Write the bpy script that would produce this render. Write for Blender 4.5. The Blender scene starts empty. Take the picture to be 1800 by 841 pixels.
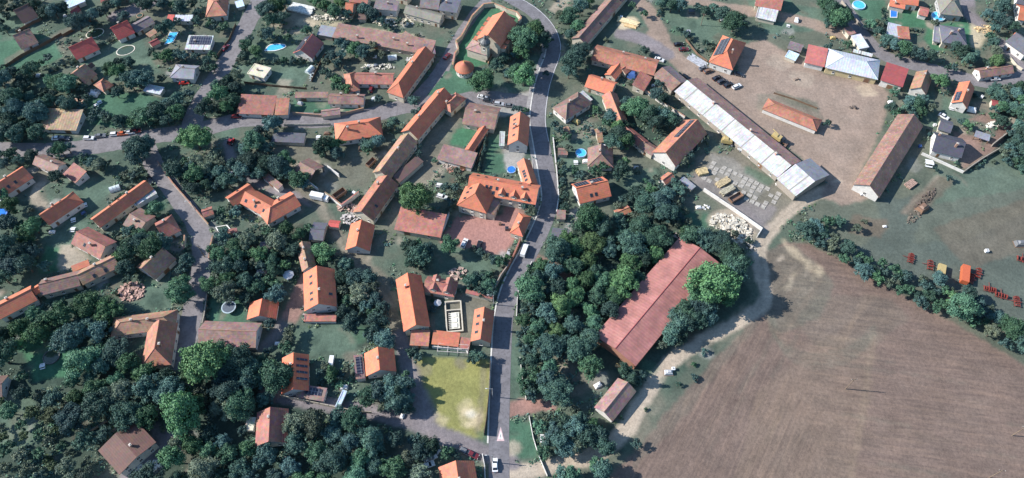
import bpy, bmesh, math, random
import numpy as np
from mathutils import Vector, Matrix
R = math.radians
random.seed(7)
rng = random.Random(11)
SC = bpy.context.scene
COL = SC.collection
# ---------------------------------------------------------------- camera: looks down at about 56 degrees over the village
PITCH = 56.5; HFOV = 68.0; DIST = 290.0
F = 900 / math.tan(R(HFOV/2))
cam_d = bpy.data.cameras.new("camera"); cam = bpy.data.objects.new("camera", cam_d); COL.objects.link(cam)
cam_d.sensor_fit = 'HORIZONTAL'; cam_d.sensor_width = 36; cam_d.angle = R(HFOV)
cam_d.clip_start = 1; cam_d.clip_end = 5000
CP = Vector((0, -DIST*math.cos(R(PITCH)), DIST*math.sin(R(PITCH))))
cam.location = CP; cam.rotation_euler = (R(90-PITCH), 0, 0)
SC.camera = cam
FW = Vector((0, math.cos(R(PITCH)), -math.sin(R(PITCH)))); UP = Vector((0, math.sin(R(PITCH)), math.cos(R(PITCH))))
def P(px, py, z=0.0):
    """point of the place at height z that the photograph shows at (px, py)"""
    d = Vector((1,0,0))*((px-900)/F) + UP*(-(py-420.5)/F) + FW
    return CP + d*((z-CP.z)/d.z)
def proj(v):
    d = Vector(v)-CP; w = d.dot(FW)
    return 900+F*d.x/w, 420.5-F*d.dot(UP)/w
def Q(r, x, y):
    """survey coordinates: r = sheet code (column,row of a 360x210 grid at 4.0056x), '' = plain"""
    if not r: return x, y
    return int(r[0])*360 + x/4.0056, int(r[1])*210 + y/4.0056
# ---------------------------------------------------------------- materials
MATS = {}
def nt(name):
    m = bpy.data.materials.new(name); m.use_nodes = True
    n = m.node_tree; b = n.nodes['Principled BSDF']
    return m, n, b
def N(n, t, **k):
    x = n.nodes.new(t)
    for a, v in k.items():
        if a.startswith('i_'): x.inputs[a[2:].replace('_',' ')].default_value = v
        else: setattr(x, a, v)
    return x
def L(n, a, b): n.links.new(a, b)
def ramp(n, fac, stops):
    r = N(n, 'ShaderNodeValToRGB'); e = r.color_ramp.elements
    while len(e) < len(stops): e.new(.5)
    for q, (p, c) in zip(e, stops): q.position = p; q.color = (*c, 1) if len(c) == 3 else c
    L(n, fac, r.inputs[0]); return r.outputs[0]
def mix(n, fac, a, b, mode='MIX'):
    m = N(n, 'ShaderNodeMix', data_type='RGBA', blend_type=mode)
    for s, v in ((m.inputs[0], fac), (m.inputs[6], a), (m.inputs[7], b)):
        if hasattr(v, 'is_linked'): L(n, v, s)
        elif isinstance(v, (tuple, list)): s.default_value = (*v, 1) if len(v) == 3 else v
        else: s.default_value = v
    return m.outputs[2]
def math_(n, op, a, b=None, c=None):
    m = N(n, 'ShaderNodeMath', operation=op)
    for s, v in zip(m.inputs, (a, b, c)):
        if v is None: continue
        if hasattr(v, 'is_linked'): L(n, v, s)
        else: s.default_value = v
    return m.outputs[0]
def sc_(c, k): return tuple(min(1, x*k) for x in c)
def noise(n, scale, detail=3, rough=.55, vec=None, dist=0):
    x = N(n, 'ShaderNodeTexNoise'); x.inputs['Scale'].default_value = scale; x.inputs['Detail'].default_value = detail
    x.inputs['Roughness'].default_value = rough; x.inputs['Distortion'].default_value = dist
    if vec is not None: L(n, vec, x.inputs['Vector'])
    return x.outputs[0]
def geo_pos(n): return N(n, 'ShaderNodeNewGeometry').outputs['Position']
def plain(name, col, rough=.7, var=.25, metal=0, scale=1.2):
    if name in MATS: return MATS[name]
    m, n, b = nt(name)
    f = noise(n, scale, 4, .6, geo_pos(n))
    c = ramp(n, f, [(.3, sc_(col, 1-var)), (.7, sc_(col, 1+var))])
    L(n, c, b.inputs['Base Color']); b.inputs['Roughness'].default_value = rough; b.inputs['Metallic'].default_value = metal
    MATS[name] = m; return m
ROOFC = dict(bright=(.58,.145,.07), orange=(.46,.14,.075), oldorange=(.36,.14,.085), terra=(.30,.11,.08), brown=(.21,.115,.09),
  pinkbrown=(.26,.15,.125), darkbrown=(.115,.065,.055), choc=(.125,.058,.045), red=(.42,.075,.06), darkred=(.24,.05,.05), redcor=(.31,.12,.10),
  greybrown=(.17,.13,.13), grey=(.2,.2,.225), lightgrey=(.42,.43,.46), white=(.52,.51,.49), cream=(.62,.55,.40), slate=(.05,.05,.07),
  darkgrey=(.09,.09,.11), tan=(.34,.18,.11), striped=(.30,.19,.11), olive=(.19,.175,.14), pinkred=(.42,.13,.11), bluewhite=(.45,.53,.6), rust=(.20,.108,.08))
CORR = {'redcor', 'striped', 'white', 'lightgrey', 'bluewhite'}
def roofmat(c):
    k = 'roof_' + c
    if k in MATS: return MATS[k]
    col = ROOFC[c]; m, n, b = nt(k)
    uv = N(n, 'ShaderNodeUVMap').outputs[0]
    oi = N(n, 'ShaderNodeObjectInfo').outputs['Random']
    # big weathering patches, streaks down the slope, single replaced tiles
    add = N(n, 'ShaderNodeVectorMath', operation='ADD'); L(n, uv, add.inputs[0])
    cmb = N(n, 'ShaderNodeCombineXYZ'); L(n, math_(n, 'MULTIPLY', oi, 57.), cmb.inputs[0]); L(n, math_(n, 'MULTIPLY', oi, 31.), cmb.inputs[1])
    L(n, cmb.outputs[0], add.inputs[1]); v = add.outputs[0]
    big = noise(n, .22, 5, .65, v)
    mp = N(n, 'ShaderNodeMapping'); mp.inputs['Scale'].default_value = (1.6, .22, 1); L(n, v, mp.inputs[0])
    streak = noise(n, 1.1, 4, .6, mp.outputs[0])
    vo = N(n, 'ShaderNodeTexVoronoi'); vo.inputs['Scale'].default_value = 1.3; L(n, v, vo.inputs['Vector'])
    old = c in ('brown', 'terra', 'tan', 'oldorange', 'rust', 'pinkbrown', 'greybrown', 'redcor', 'white', 'striped')
    a = .42 if old else .25
    c1 = ramp(n, big, [(.28, sc_(col, 1-a)), (.5, col), (.72, tuple(min(1, x*(1+a*.7)+(.025 if old else 0)) for x in col))])
    c2 = mix(n, math_(n, 'MULTIPLY', streak, .6 if old else .38), c1, sc_((col[0]*.6+.03, col[1]*.8+.02, col[2]+.015), .85))
    c3 = mix(n, .05 if c == 'redcor' else .2 if old else .13, c2, vo.outputs['Color'], 'OVERLAY')
    hsv = N(n, 'ShaderNodeHueSaturation'); L(n, c3, hsv.inputs['Color']); L(n, math_(n, 'MULTIPLY_ADD', oi, .28, .86), hsv.inputs['Value'])
    out = hsv.outputs[0]
    sep = N(n, 'ShaderNodeSeparateXYZ'); L(n, uv, sep.inputs[0])
    if c in CORR:
        w = math_(n, 'PINGPONG', math_(n, 'MULTIPLY', sep.outputs[0], 1/1.15), .5)
        out = mix(n, math_(n, 'MULTIPLY', math_(n, 'GREATER_THAN', w, .34), {'redcor': .16, 'striped': .3}.get(c, .12)), out, sc_(col, .55))
        bw = w; bd = .12
    else:
        bw = math_(n, 'PINGPONG', math_(n, 'MULTIPLY', sep.outputs[1], 1/.7), .5); bd = .06
        out = mix(n, math_(n, 'MULTIPLY', math_(n, 'LESS_THAN', bw, .1), .16), out, sc_(col, .5))
    if c == 'rust':
        sp = noise(n, .8, 5, .75, v); out = mix(n, ramp(n, sp, [(.58, (0,0,0)), (.66, (.6,.6,.6))]), out, (.5,.34,.26))
    if c == 'white':
        sp = noise(n, .45, 6, .8, mp.outputs[0]); out = mix(n, ramp(n, sp, [(.42, (0,0,0)), (.62, (.85,.85,.85))]), out, (.27,.25,.23)); j = math_(n, 'LESS_THAN', math_(n, 'PINGPONG', math_(n, 'MULTIPLY', sep.outputs[0], 1/11.), .5), .025); out = mix(n, j, out, (.2,.19,.18))
    L(n, out, b.inputs['Base Color']); b.inputs['Roughness'].default_value = .75
    bm_ = N(n, 'ShaderNodeBump'); bm_.inputs['Distance'].default_value = bd; bm_.inputs['Strength'].default_value = .5
    L(n, bw, bm_.inputs['Height']); L(n, bm_.outputs[0], b.inputs['Normal'])
    MATS[k] = m; return m
def wallmat(c):
    k = 'plaster_' + c
    if k in MATS: return MATS[k]
    col = dict(white=(.60,.58,.55), cream=(.50,.455,.37), stone=(.30,.26,.22), pink=(.5,.34,.28), grey=(.33,.33,.33), yellow=(.52,.42,.24), brick=(.3,.15,.1), wood=(.16,.1,.065))[c]
    m, n, b = nt(k); g = geo_pos(n)
    f = noise(n, .8, 5, .65, g); s = noise(n, 5, 3, .6, g)
    c1 = ramp(n, f, [(.25, sc_(col, .72)), (.6, col)])
    c1 = mix(n, math_(n, 'MULTIPLY', s, .25), c1, sc_(col, .6))
    L(n, c1, b.inputs['Base Color']); b.inputs['Roughness'].default_value = .9
    MATS[k] = m; return m
def glassmat():
    if 'glass' in MATS: return MATS['glass']
    m, n, b = nt('window_glass'); b.inputs['Base Color'].default_value = (.02,.025,.035,1); b.inputs['Roughness'].default_value = .12
    MATS['glass'] = m; return m
def solarmat():
    if 'solar' in MATS: return MATS['solar']
    m, n, b = nt('solar_cells'); uv = N(n, 'ShaderNodeUVMap').outputs[0]
    br = N(n, 'ShaderNodeTexBrick'); br.offset = 0; br.inputs['Scale'].default_value = 1; br.inputs['Brick Width'].default_value = 1.1; br.inputs['Row Height'].default_value = 1.75
    br.inputs['Mortar Size'].default_value = .07; br.inputs['Color1'].default_value = (.012,.014,.03,1); br.inputs['Color2'].default_value = (.018,.02,.04,1); br.inputs['Mortar'].default_value = (.17,.18,.2,1)
    L(n, uv, br.inputs['Vector']); L(n, br.outputs[0], b.inputs['Base Color']); b.inputs['Roughness'].default_value = .3
    MATS['solar'] = m; return m
def leafmat(tone):
    k = 'foliage_' + tone
    if k in MATS: return MATS[k]
    col = dict(d=(.036,.084,.070), b=(.048,.106,.102), m=(.054,.132,.082), l=(.072,.165,.080), o=(.070,.112,.062), g=(.088,.128,.10))[tone]
    m, n, b = nt(k); g = geo_pos(n); oi = N(n, 'ShaderNodeObjectInfo').outputs['Random']
    f = noise(n, .55, 4, .65, g); f2 = noise(n, 2.2, 2, .5, g)
    c1 = ramp(n, f, [(.3, sc_(col, .55)), (.5, col), (.7, (col[0]*2.0, col[1]*1.65, col[2]*1.3))])
    c1 = mix(n, math_(n, 'MULTIPLY', f2, .35), c1, (col[0]*1.5+.006, col[1]*1.15, col[2]*.85))
    hsv = N(n, 'ShaderNodeHueSaturation'); L(n, c1, hsv.inputs['Color'])
    L(n, math_(n, 'MULTIPLY_ADD', oi, .07, .465), hsv.inputs['Hue']); L(n, math_(n, 'MULTIPLY_ADD', math_(n, 'FRACT', math_(n, 'MULTIPLY', oi, 7.3)), .85, .6), hsv.inputs['Value'])
    L(n, hsv.outputs[0], b.inputs['Base Color']); b.inputs['Roughness'].default_value = .65
    b.inputs['Specular IOR Level'].default_value = .25
    MATS[k] = m; return m
# ---------------------------------------------------------------- mesh helpers
class MB:
    def __init__(s): s.v = []; s.f = []; s.m = []
    def face(s, pts, mi=0):
        i = len(s.v); s.v += [tuple(p) for p in pts]; s.f.append(tuple(range(i, i+len(pts)))); s.m.append(mi)
    def box(s, c, d, mi=0, rz=0, top=1.0, M=None):
        """box by centre and full size; top scales its upper face"""
        x, y, z = d[0]/2, d[1]/2, d[2]/2; co, si = math.cos(rz), math.sin(rz); p = []
        for zz, k in ((-z, 1), (z, top)):
            for sx, sy in ((-1,-1),(1,-1),(1,1),(-1,1)):
                a, b_ = sx*x*k, sy*y*k; q = Vector((c[0]+a*co-b_*si, c[1]+a*si+b_*co, c[2]+zz)); p.append(M @ q if M else q)
        i = len(s.v); s.v += [tuple(q) for q in p]
        for f in ((3,2,1,0),(4,5,6,7),(0,1,5,4),(1,2,6,5),(2,3,7,6),(3,0,4,7)): s.f.append(tuple(i+k for k in f)); s.m.append(mi)
    def tube(s, a, b, r0, r1, n=8, mi=0):
        a, b = Vector(a), Vector(b); d = (b-a).normalized(); o = d.orthogonal().normalized(); q = d.cross(o); i = len(s.v)
        for c, r in ((a, r0), (b, r1)):
            for k in range(n):
                t = 2*math.pi*k/n; s.v.append(tuple(c + o*(r*math.cos(t)) + q*(r*math.sin(t))))
        for k in range(n): s.f.append((i+k, i+(k+1)%n, i+n+(k+1)%n, i+n+k)); s.m.append(mi)
        s.f.append(tuple(i+k for k in range(n))[::-1]); s.m.append(mi); s.f.append(tuple(i+n+k for k in range(n))); s.m.append(mi)
    def mesh(s, name, mats, uv=True, smooth=False):
        me = bpy.data.meshes.new(name); me.from_pydata(s.v, [], s.f)
        for m in (mats if isinstance(mats, (list, tuple)) else [mats]): me.materials.append(m)
        me.polygons.foreach_set('material_index', s.m)
        if smooth: me.polygons.foreach_set('use_smooth', [True]*len(s.f))
        if uv:
            ul = me.uv_layers.new(name='UVMap').data; Z = Vector((0,0,1))
            for p in me.polygons:
                nn = p.normal
                e = Z.cross(nn); e = e.normalized() if e.length > 1e-3 else Vector((1,0,0)); u = nn.cross(e)
                for li in p.loop_indices:
                    c = me.vertices[me.loops[li].vertex_index].co; ul[li].uv = (c.dot(e), c.dot(u))
        me.update(); return me
    def obj(s, name, mats, parent=None, **k): return link(name, s.mesh(name, mats, **k), parent)
def link(name, data, parent=None, loc=None, rz=None, scale=None):
    o = bpy.data.objects.new(name, data); COL.objects.link(o)
    if parent: o.parent = parent
    if loc is not None: o.location = loc
    if rz is not None: o.rotation_euler = (0, 0, rz)
    if scale is not None: o.scale = scale
    return o
def tag(o, label=None, cat=None, group=None, kind=None):
    if label: o['label'] = label
    if cat: o['category'] = cat
    if group: o['group'] = group
    if kind: o['kind'] = kind
    return o
def thing(name, label, cat, loc=(0,0,0), rz=0, group=None):
    return tag(link(name, None, None, loc, rz), label, cat, group)
def copy_tree(o, parent=None):
    c = o.copy(); COL.objects.link(c)
    if parent: c.parent = parent
    for ch in list(o.children): copy_tree(ch, c)
    return c
# ---------------------------------------------------------------- buildings
FOOT = []       # footprints (centre, u, v, L, W) for keeping plants out
LAND = []       # landmarks: (px, py, phrase)
def window_mesh(w, h):
    k = 'win%.1f%.1f' % (w, h)
    if k not in MATS:
        b = MB(); fr = .09
        b.box((0, .03, -h/2+fr/2), (w, .08, fr)); b.box((0, .03, h/2-fr/2), (w, .08, fr))
        for x in (-w/2+fr/2, 0, w/2-fr/2): b.box((x, .031, 0), (fr, .078, h-2*fr))
        b.box((0, .012, 0), (w-fr, .02, h-fr), 1); b.box((0, .1, -h/2-.05), (w+.2, .2, .07))
        MATS[k] = b.mesh('window', [plain('window_frame', (.6,.58,.55), .5, .1), glassmat()])
    return MATS[k]
def door_mesh(w, h):
    k = 'door%.1f%.1f' % (w, h)
    if k not in MATS:
        b = MB(); b.box((0, .03, h/2), (w, .07, h), 0); b.box((0, .075, h/2), (w*.8, .03, h*.88), 1); b.box((w*.33, .11, h*.48), (.06, .05, .3), 0)
        MATS[k] = b.mesh('door', [plain('door_frame', (.3,.24,.18), .6), plain('door_leaf', (.16,.085,.05), .6)])
    return MATS[k]
def wing(root, idx, spec, prefix=''):
    r, ax, ay, bx, by, cx, cy, h, typ, pitch, col = spec[:11]
    ex = spec[11] if len(spec) > 11 else {}
    h = h*.76 + .15; z = h + idx*.013
    A = P(*Q(r, ax, ay), z); B = P(*Q(r, bx, by), z); C = P(*Q(r, cx, cy), z)
    u = (B-A); u.z = 0; Ln = u.length; u.normalize(); v = Vector((-u.y, u.x, 0))
    if (C-B).dot(v) < 0: v = -v
    tp = math.tan(R(pitch))
    if typ == 's':
        for _ in range(4):
            W = abs((C-B).dot(v)); C = P(*Q(r, cx, cy), z + W*tp)
        W = abs((C-B).dot(v)); rise = W*tp; C.z = z
    else:
        W = abs((C-B).dot(v)); rise = tp*W/2
    W = max(W, 1.5); c = (A+C)/2; c.z = 0
    flip = v.dot(Vector((-u.y, u.x, 0))) < 0      # v must be +90 from u for a right-handed frame
    sgn = -1 if flip else 1
    FOOT.append((c.x, c.y, u.x, u.y, Ln/2, W/2))
    def T(x, y, zz): return (c.x+u.x*x+v.x*y, c.y+u.y*x+v.y*y, zz)
    x0, x1, y0, y1 = -Ln/2, Ln/2, -W/2, W/2
    o = ex.get('over', min(.5, W*.06)); th = .16
    iA = iB = 0.0; hf = 0
    if typ in ('h', 'ha'): iA = min(W/2, Ln*.45)
    if typ in ('h', 'hb'): iB = min(W/2, Ln*.45)
    wm = wallmat(ex.get('wall', 'cream')); rm = roofmat(col); rm2 = roofmat(ex['col2'] if ex.get('two') else col); cap = roofmat(ex.get('cap', col))
    rf = MB(); wl = MB()
    def face(b, pts, mi=0):
        p = [T(*q) for q in pts]
        if flip: p = p[::-1]
        b.face(p, mi)
    fx0, fx1, fy0, fy1 = x0+o, x1-o, y0+o, y1-o
    if typ in ('g', 'h', 'ha', 'hb'):
        rx0, rx1, zr = x0+iA, x1-iB, z+rise
        sag = ex.get('sag', 0)
        E = [(x0,y0,z),(x1,y0,z),(x1,y1,z),(x0,y1,z)]; G = [(rx0,0,zr),(rx1,0,zr)]
        for dz, fl in ((0, 0), (-th, 1)):
            e = [(a,b_,q+dz) for a,b_,q in E]; g = [(a,b_,q+dz) for a,b_,q in G]
            fs = [([e[0],e[1],g[1],g[0]],0), ([e[2],e[3],g[0],g[1]],1)]
            if iA: fs.append(([e[3],e[0],g[0]],0))
            if iB: fs.append(([e[1],e[2],g[1]],1))
            for f_, mi in fs: face(rf, f_[::-1] if fl else f_, mi)
        def rim(a, b_): face(rf, [(a[0],a[1],a[2]-th),(b_[0],b_[1],b_[2]-th),b_,a], 2)
        rim(E[0],E[1]); rim(E[2],E[3])
        if iB: rim(E[1],E[2])
        else: rim(E[1],G[1]); rim(G[1],E[2])
        if iA: rim(E[3],E[0])
        else: rim(E[3],G[0]); rim(G[0],E[0])
        # ridge tiles
        if not ex.get('noridge'):
            a = T(rx0,0,zr+.02); b_ = T(rx1,0,zr+.02); rf.tube(a, b_, .16, .16, 6, 2)
            for cnd, rx, xx in ((iA, rx0, x0), (iB, rx1, x1)):
                if cnd:
                    for yy in (y0, y1): rf.tube(T(rx,0,zr), T(xx,yy,z+.02), .13, .13, 5, 2)
        zt = z - th + o*tp - .01
        hr = zt + (W/2-o)*tp
        def wq(a, b_, apex):
            pts = [(a[0],a[1],-.1),(b_[0],b_[1],-.1),(b_[0],b_[1],zt)]
            if apex: pts.append(((a[0]+b_[0])/2, 0, hr-.02))
            pts.append((a[0],a[1],zt)); face(wl, pts)
        wq((fx0,fy0),(fx1,fy0),0); wq((fx1,fy0),(fx1,fy1),not iB); wq((fx1,fy1),(fx0,fy1),0); wq((fx0,fy1),(fx0,fy0),not iA)
    elif typ == 's':
        E = [(x0,y0,z),(x1,y0,z),(x1,y1,z+rise),(x0,y1,z+rise)]; e = [(a,b_,q-th) for a,b_,q in E]
        face(rf, E, 0); face(rf, e[::-1], 0)
        for i in range(4): j = (i+1)%4; face(rf, [e[i],e[j],E[j],E[i]], 2)
        def hz(y): return z-th-.01+(y-y0)*tp
        q = [(fx0,fy0),(fx1,fy0),(fx1,fy1),(fx0,fy1)]
        for i in range(4):
            a, b_ = q[i], q[(i+1)%4]; face(wl, [(a[0],a[1],-.1),(b_[0],b_[1],-.1),(b_[0],b_[1],hz(b_[1])),(a[0],a[1],hz(a[1]))])
    else:  # flat slab with a low parapet rim
        q = [(x0,y0),(x1,y0),(x1,y1),(x0,y1)]; k = .35; qi = [(x0+k,y0+k),(x1-k,y0+k),(x1-k,y1-k),(x0+k,y1-k)]
        face(rf, [(a,b_,z-.12) for a,b_ in qi], 0); face(rf, [(a,b_,z-.45) for a,b_ in q][::-1], 0)
        for i in range(4):
            j = (i+1)%4
            face(rf, [(*q[i],z-.45),(*q[j],z-.45),(*q[j],z),(*q[i],z)], 2); face(rf, [(*q[i],z),(*q[j],z),(*qi[j],z),(*qi[i],z)], 2)
            face(rf, [(*qi[j],z-.12),(*qi[i],z-.12),(*qi[i],z),(*qi[j],z)], 2)
            a = (max(fx0,x0), fy0)
        w = [(fx0,fy0),(fx1,fy0),(fx1,fy1),(fx0,fy1)]
        for i in range(4): a, b_ = w[i], w[(i+1)%4]; face(wl, [(*a,-.1),(*b_,-.1),(*b_,z-.451),(*a,z-.451)])
        rise = 0
    ws = ex.get('open')
    if ws:   # open sided shelter: posts instead of walls
        for t in (0, .5, 1):
            for yy in (fy0, fy1): p = T(fx0+(fx1-fx0)*t, yy, 0); zz = z-th+ (0 if yy<0 or typ!='s' else rise*.95); wl = MB(); wl.box((p[0],p[1],zz/2), (.25,.25,zz)); wl.obj('post', wallmat('wood'), root)
    else: wl.obj('wall', wm, root)
    ro = rf.obj('roof', [rm, rm2, cap], root)
    def sp(t, s, side, lift=0):   # point on the slope
        x = x0+t*Ln
        if typ == 's': return Vector(T(x, y0+s*W, z+rise*s+lift))
        if typ == 'f': return Vector(T(x, y0+s*W, z-.12+lift))
        return Vector(T(x, side*(W/2)*(1-s), z+rise*s+lift))
    pr = R(pitch) if typ != 'f' else 0
    def frame(t, s, side):   # matrix whose z is slope normal, x along ridge, y up-slope
        X = u.copy(); up = (v*(-side) if typ not in ('s','f') else v)*math.cos(pr) + Vector((0,0,math.sin(pr)))
        n_ = X.cross(up)
        if n_.z < 0: X = -X; n_ = X.cross(up)
        p = sp(t, s, side)
        return Matrix(((X.x,up.x,n_.x,p.x),(X.y,up.y,n_.y,p.y),(X.z,up.z,n_.z,p.z),(0,0,0,1)))
    for (t, s, side) in ex.get('sky', []):
        b = MB(); M = frame(t, s, side); b.box((0,0,.06), (1.0,1.4,.12), 0, M=M); b.box((0,0,.13), (.8,1.15,.03), 1, M=M)
        b.obj('skylight', [plain('skylight_frame', (.08,.07,.07)), glassmat()], root)
    for (t0, t1, s0, s1, side) in ex.get('solar', []):
        b = MB(); M = frame((t0+t1)/2, (s0+s1)/2, side); sl = (W if typ in ('s','f') else W/2)/math.cos(pr)
        b.box((0,0,.17), ((t1-t0)*Ln, (s1-s0)*sl, .07), 0, M=M)
        b.obj('solar_panel', solarmat(), root)
    for (t, y) in ex.get('chim', []):
        yy = y*W/2
        if typ == 's': zz = z + rise*(y+1)/2
        elif typ == 'f': zz = z-.2
        else: zz = z+rise*(1-abs(y))
        p = T(x0+t*Ln, yy, 0); b = MB(); zb = zz-.5; zt_ = max(zz+1.1, z+rise+.7) if typ!='f' else zz+1.3
        a = math.atan2(u.y, u.x); b.box((p[0],p[1],(zb+zt_)/2), (.75,.6,zt_-zb), 0, rz=a); b.box((p[0],p[1],zt_+.05), (.95,.8,.14), 1, rz=a); b.box((p[0],p[1],zt_+.2), (.35,.3,.2), 1, rz=a)
        b.obj('chimney', [plain('chimney_brick', (.34,.2,.15)), plain('chimney_cap', (.4,.36,.32))], ro)
    for (t, s, side, dw) in ex.get('dorm', []):   # gabled dormer
        b = MB(); p = sp(t, s, side); dirv = v*side; a = math.atan2(u.y, u.x)
        run = dw*.9/ max(tp, .3)
        f0 = Vector(p) + dirv*.0; bk = Vector(p) - dirv*run; zt2 = p.z + dw*.45; zr2 = zt2 + dw*.42
        hw = u*(dw/2); rw = u*(dw/2+.2); ff = f0+dirv*.25
        b.face([f0-hw, f0+hw, (f0+hw)+Vector((0,0,dw*.45)), f0+Vector((0,0,dw*.8)), (f0-hw)+Vector((0,0,dw*.45))], 1)
        for s_ in (-1, 1): b.face([f0+hw*s_, bk+hw*s_, Vector(((bk+hw*s_).x,(bk+hw*s_).y,zt2)), Vector(((f0+hw*s_).x,(f0+hw*s_).y,zt2))], 1)
        rb = Vector((0,0,1)); back = Vector(p) - dirv*(run*1.9)
        for s_ in (-1, 1):
            q0 = ff+rw*s_; q1 = back+rw*s_
            b.face([(q0.x,q0.y,zt2-.1),(q1.x,q1.y,zt2-.1),(back.x,back.y,zr2),(ff.x,ff.y,zr2)], 0)
        d = b.obj('dormer', [rm, wm], ro)
        wv = f0+dirv*.02; n_ = math.atan2(dirv.y, dirv.x)-math.pi/2
        link('window', window_mesh(.9,1.0), d, (wv.x, wv.y, p.z+dw*.32), n_)
    # openings on the walls that face the road side of the village
    nwin = ex.get('win', 1)
    if nwin and not ws and h > 2.25:
        for (a, b_, nx, ny) in (((fx0,fy0),(fx1,fy0),0,-1), ((fx1,fy0),(fx1,fy1),1,0), ((fx0,fy0),(fx0,fy1),-1,0), ((fx0,fy1),(fx1,fy1),0,1)):
            nrm = u*nx + v*ny; to = (CP - c); to.z = 0
            mid = T((a[0]+b_[0])/2, (a[1]+b_[1])/2, 0); toc = Vector((CP.x-mid[0], CP.y-mid[1]))
            if nrm.x*toc.x + nrm.y*toc.y <= 0: continue
            ln = math.hypot(b_[0]-a[0], b_[1]-a[1]); k = int((ln-1.2)//(3.2 if nwin == 1 else 5.5)); ang = math.atan2(nrm.y, nrm.x)-math.pi/2
            rr = random.Random(int(c.x*31+c.y*17+nx*5+ny)); dd = rr.randrange(k) if k > 0 and ny == -1 else -1
            for i in range(k):
                t = (i+.5)/k; xx = a[0]+(b_[0]-a[0])*t; yy = a[1]+(b_[1]-a[1])*t; p = T(xx, yy, 0)
                p = (p[0]+nrm.x*.012, p[1]+nrm.y*.012)
                if i == dd: link('door', door_mesh(1.1, 2.0) if nwin == 1 else door_mesh(2.6, 2.3 if h > 2.7 else 1.95), root, (p[0], p[1], 0), ang)
                else: link('window', window_mesh(1.1, 1.3), root, (p[0], p[1], 1.5 if h > 2.7 else 1.32), ang)
                if h > 4.3: link('window', window_mesh(1.1, 1.1), root, (p[0], p[1], 3.55), ang)
    return c, T, z, rise
def B(name, label, lm, wings, cat=None):
    r, ax, ay, bx, by, cx, cy = wings[0][:7]
    A = P(*Q(r, ax, ay), 0); C = P(*Q(r, cx, cy), 0); base = (A+C)/2
    root = thing(name, label, cat or name.replace('_', ' '), (0,0,0))
    w0 = list(wings[0]); e0 = dict(w0[11]) if len(w0) > 11 else {}
    if (cat in ('house','cottage','farmhouse','villa','bungalow')) and 'chim' not in e0 and w0[8] != 'f': e0['chim'] = [(rng.uniform(.25,.75), rng.uniform(-.15,.3))]
    wings = [tuple(w0[:11]+[e0])] + list(wings[1:])
    for i, w in enumerate(wings): wing(root, i, w)
    # move the empty to the building's base without moving its parts
    f = FOOT[-len(wings)]; root.location = (f[0], f[1], 0)
    for ch in root.children:
        ch.location = (ch.location.x-f[0], ch.location.y-f[1], ch.location.z)
    if lm:
        px, py = proj((f[0], f[1], wings[0][7])); LAND.append((px, py, lm))
    return root
# ================================================================ BUILDINGS (survey sheets '00'..'43')
H = 'house'; S = 'shed'; BN = 'barn'
# --- sheet 00: top left corner
B('house','low house with red-brown ridge roof and white gable at top left corner','the white-gabled house at top left',[('00',180,340,300,290,185,215,3,'g',35,'brown',dict(wall='white'))],H)
B('barn','dark brown barn with pale gable wall in the far top left corner',None,[('00',180,160,290,110,185,40,3,'g',35,'darkbrown',dict(wall='white',win=0))],BN)
B('house','pale blue-grey flat roof at the top edge left of the gravel lane',None,[('00',490,55,610,5,560,-35,3.2,'f',0,'bluewhite',dict(wall='white'))],H)
B('garden_shed','small dark red shed right below the pale blue-grey flat roof',None,[('00',515,108,570,72,540,50,2.4,'g',30,'darkred',dict(win=0))],S)
B('house','dark red-brown roof cut by the top edge beside the gravel lane',None,[('00',720,18,840,8,830,-45,3.2,'g',35,'darkred')],H)
B('house','bright red ridge-roofed house with lower grey-brown wing at its right','the red house with the grey wing',[('00',825,288,945,235,900,148,3.2,'g',38,'red',dict(wall='white',chim=[(.5,.1)])),('00',960,235,1090,165,1040,110,2.8,'g',22,'greybrown')],H)
B('house','bright red ridge-roofed house with long white gable, left one of the red pair','the red house with long white gable',[('00',545,420,710,345,640,270,3.2,'g',38,'red',dict(wall='white',chim=[(.6,.1)]))],H)
B('garden_shed','small dark brown shed just behind the tan cottage and orange pavilion',None,[('00',610,505,665,465,645,440,2.5,'g',35,'darkbrown',dict(win=0))],S)
B('cottage','small weathered tan roof cottage left of the orange pyramid roof','the small weathered tan cottage',[('00',590,600,675,532,580,455,3,'g',35,'tan')],H)
B('pavilion','small square building with orange pyramid roof between tan cottage and gardens','the orange pyramid-roofed pavilion',[('00',745,640,815,590,715,560,3,'h',32,'oldorange')],'pavilion')
B('barn','large ochre ribbed single-slope roof on the left beside parked cars','the ochre ribbed roof',[('',66,227,132,230,148,193,3.2,'s',9,'striped',dict(wall='white',win=2))],BN)
B('house','house with faded grey hipped roof, brown at its left end, red car in front','the faded grey hipped house',[('00',1185,548,1355,560,1415,465,3.8,'ha',28,'grey',dict(cap='greybrown',wall='white',chim=[(.5,.1)]))],H)
B('garden_shed','pale flat shed below the faded grey hipped house',None,[('00',1010,642,1130,668,1155,615,2.3,'s',6,'lightgrey',dict(win=0))],S)
B('bungalow','white flat-roofed bungalow covered with rows of dark solar panels','the white solar bungalow',[('',322,87,366,88,378,63,3.5,'s',6,'white',dict(wall='white',solar=[(.1,.95,.35,.93,0)]))],H)
B('outbuilding','pale blue-grey outbuilding with red left end above the solar bungalow',None,[('00',1215,150,1340,150,1370,105,3,'s',8,'lightgrey'),('00',1165,148,1212,150,1235,105,3.1,'s',8,'red')],'outbuilding')
B('garden_shed','small dark red shed between garden ring pond and the pale tarps',None,[('00',1075,330,1135,300,1100,272,2.3,'g',25,'darkred',dict(win=0))],S)
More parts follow.
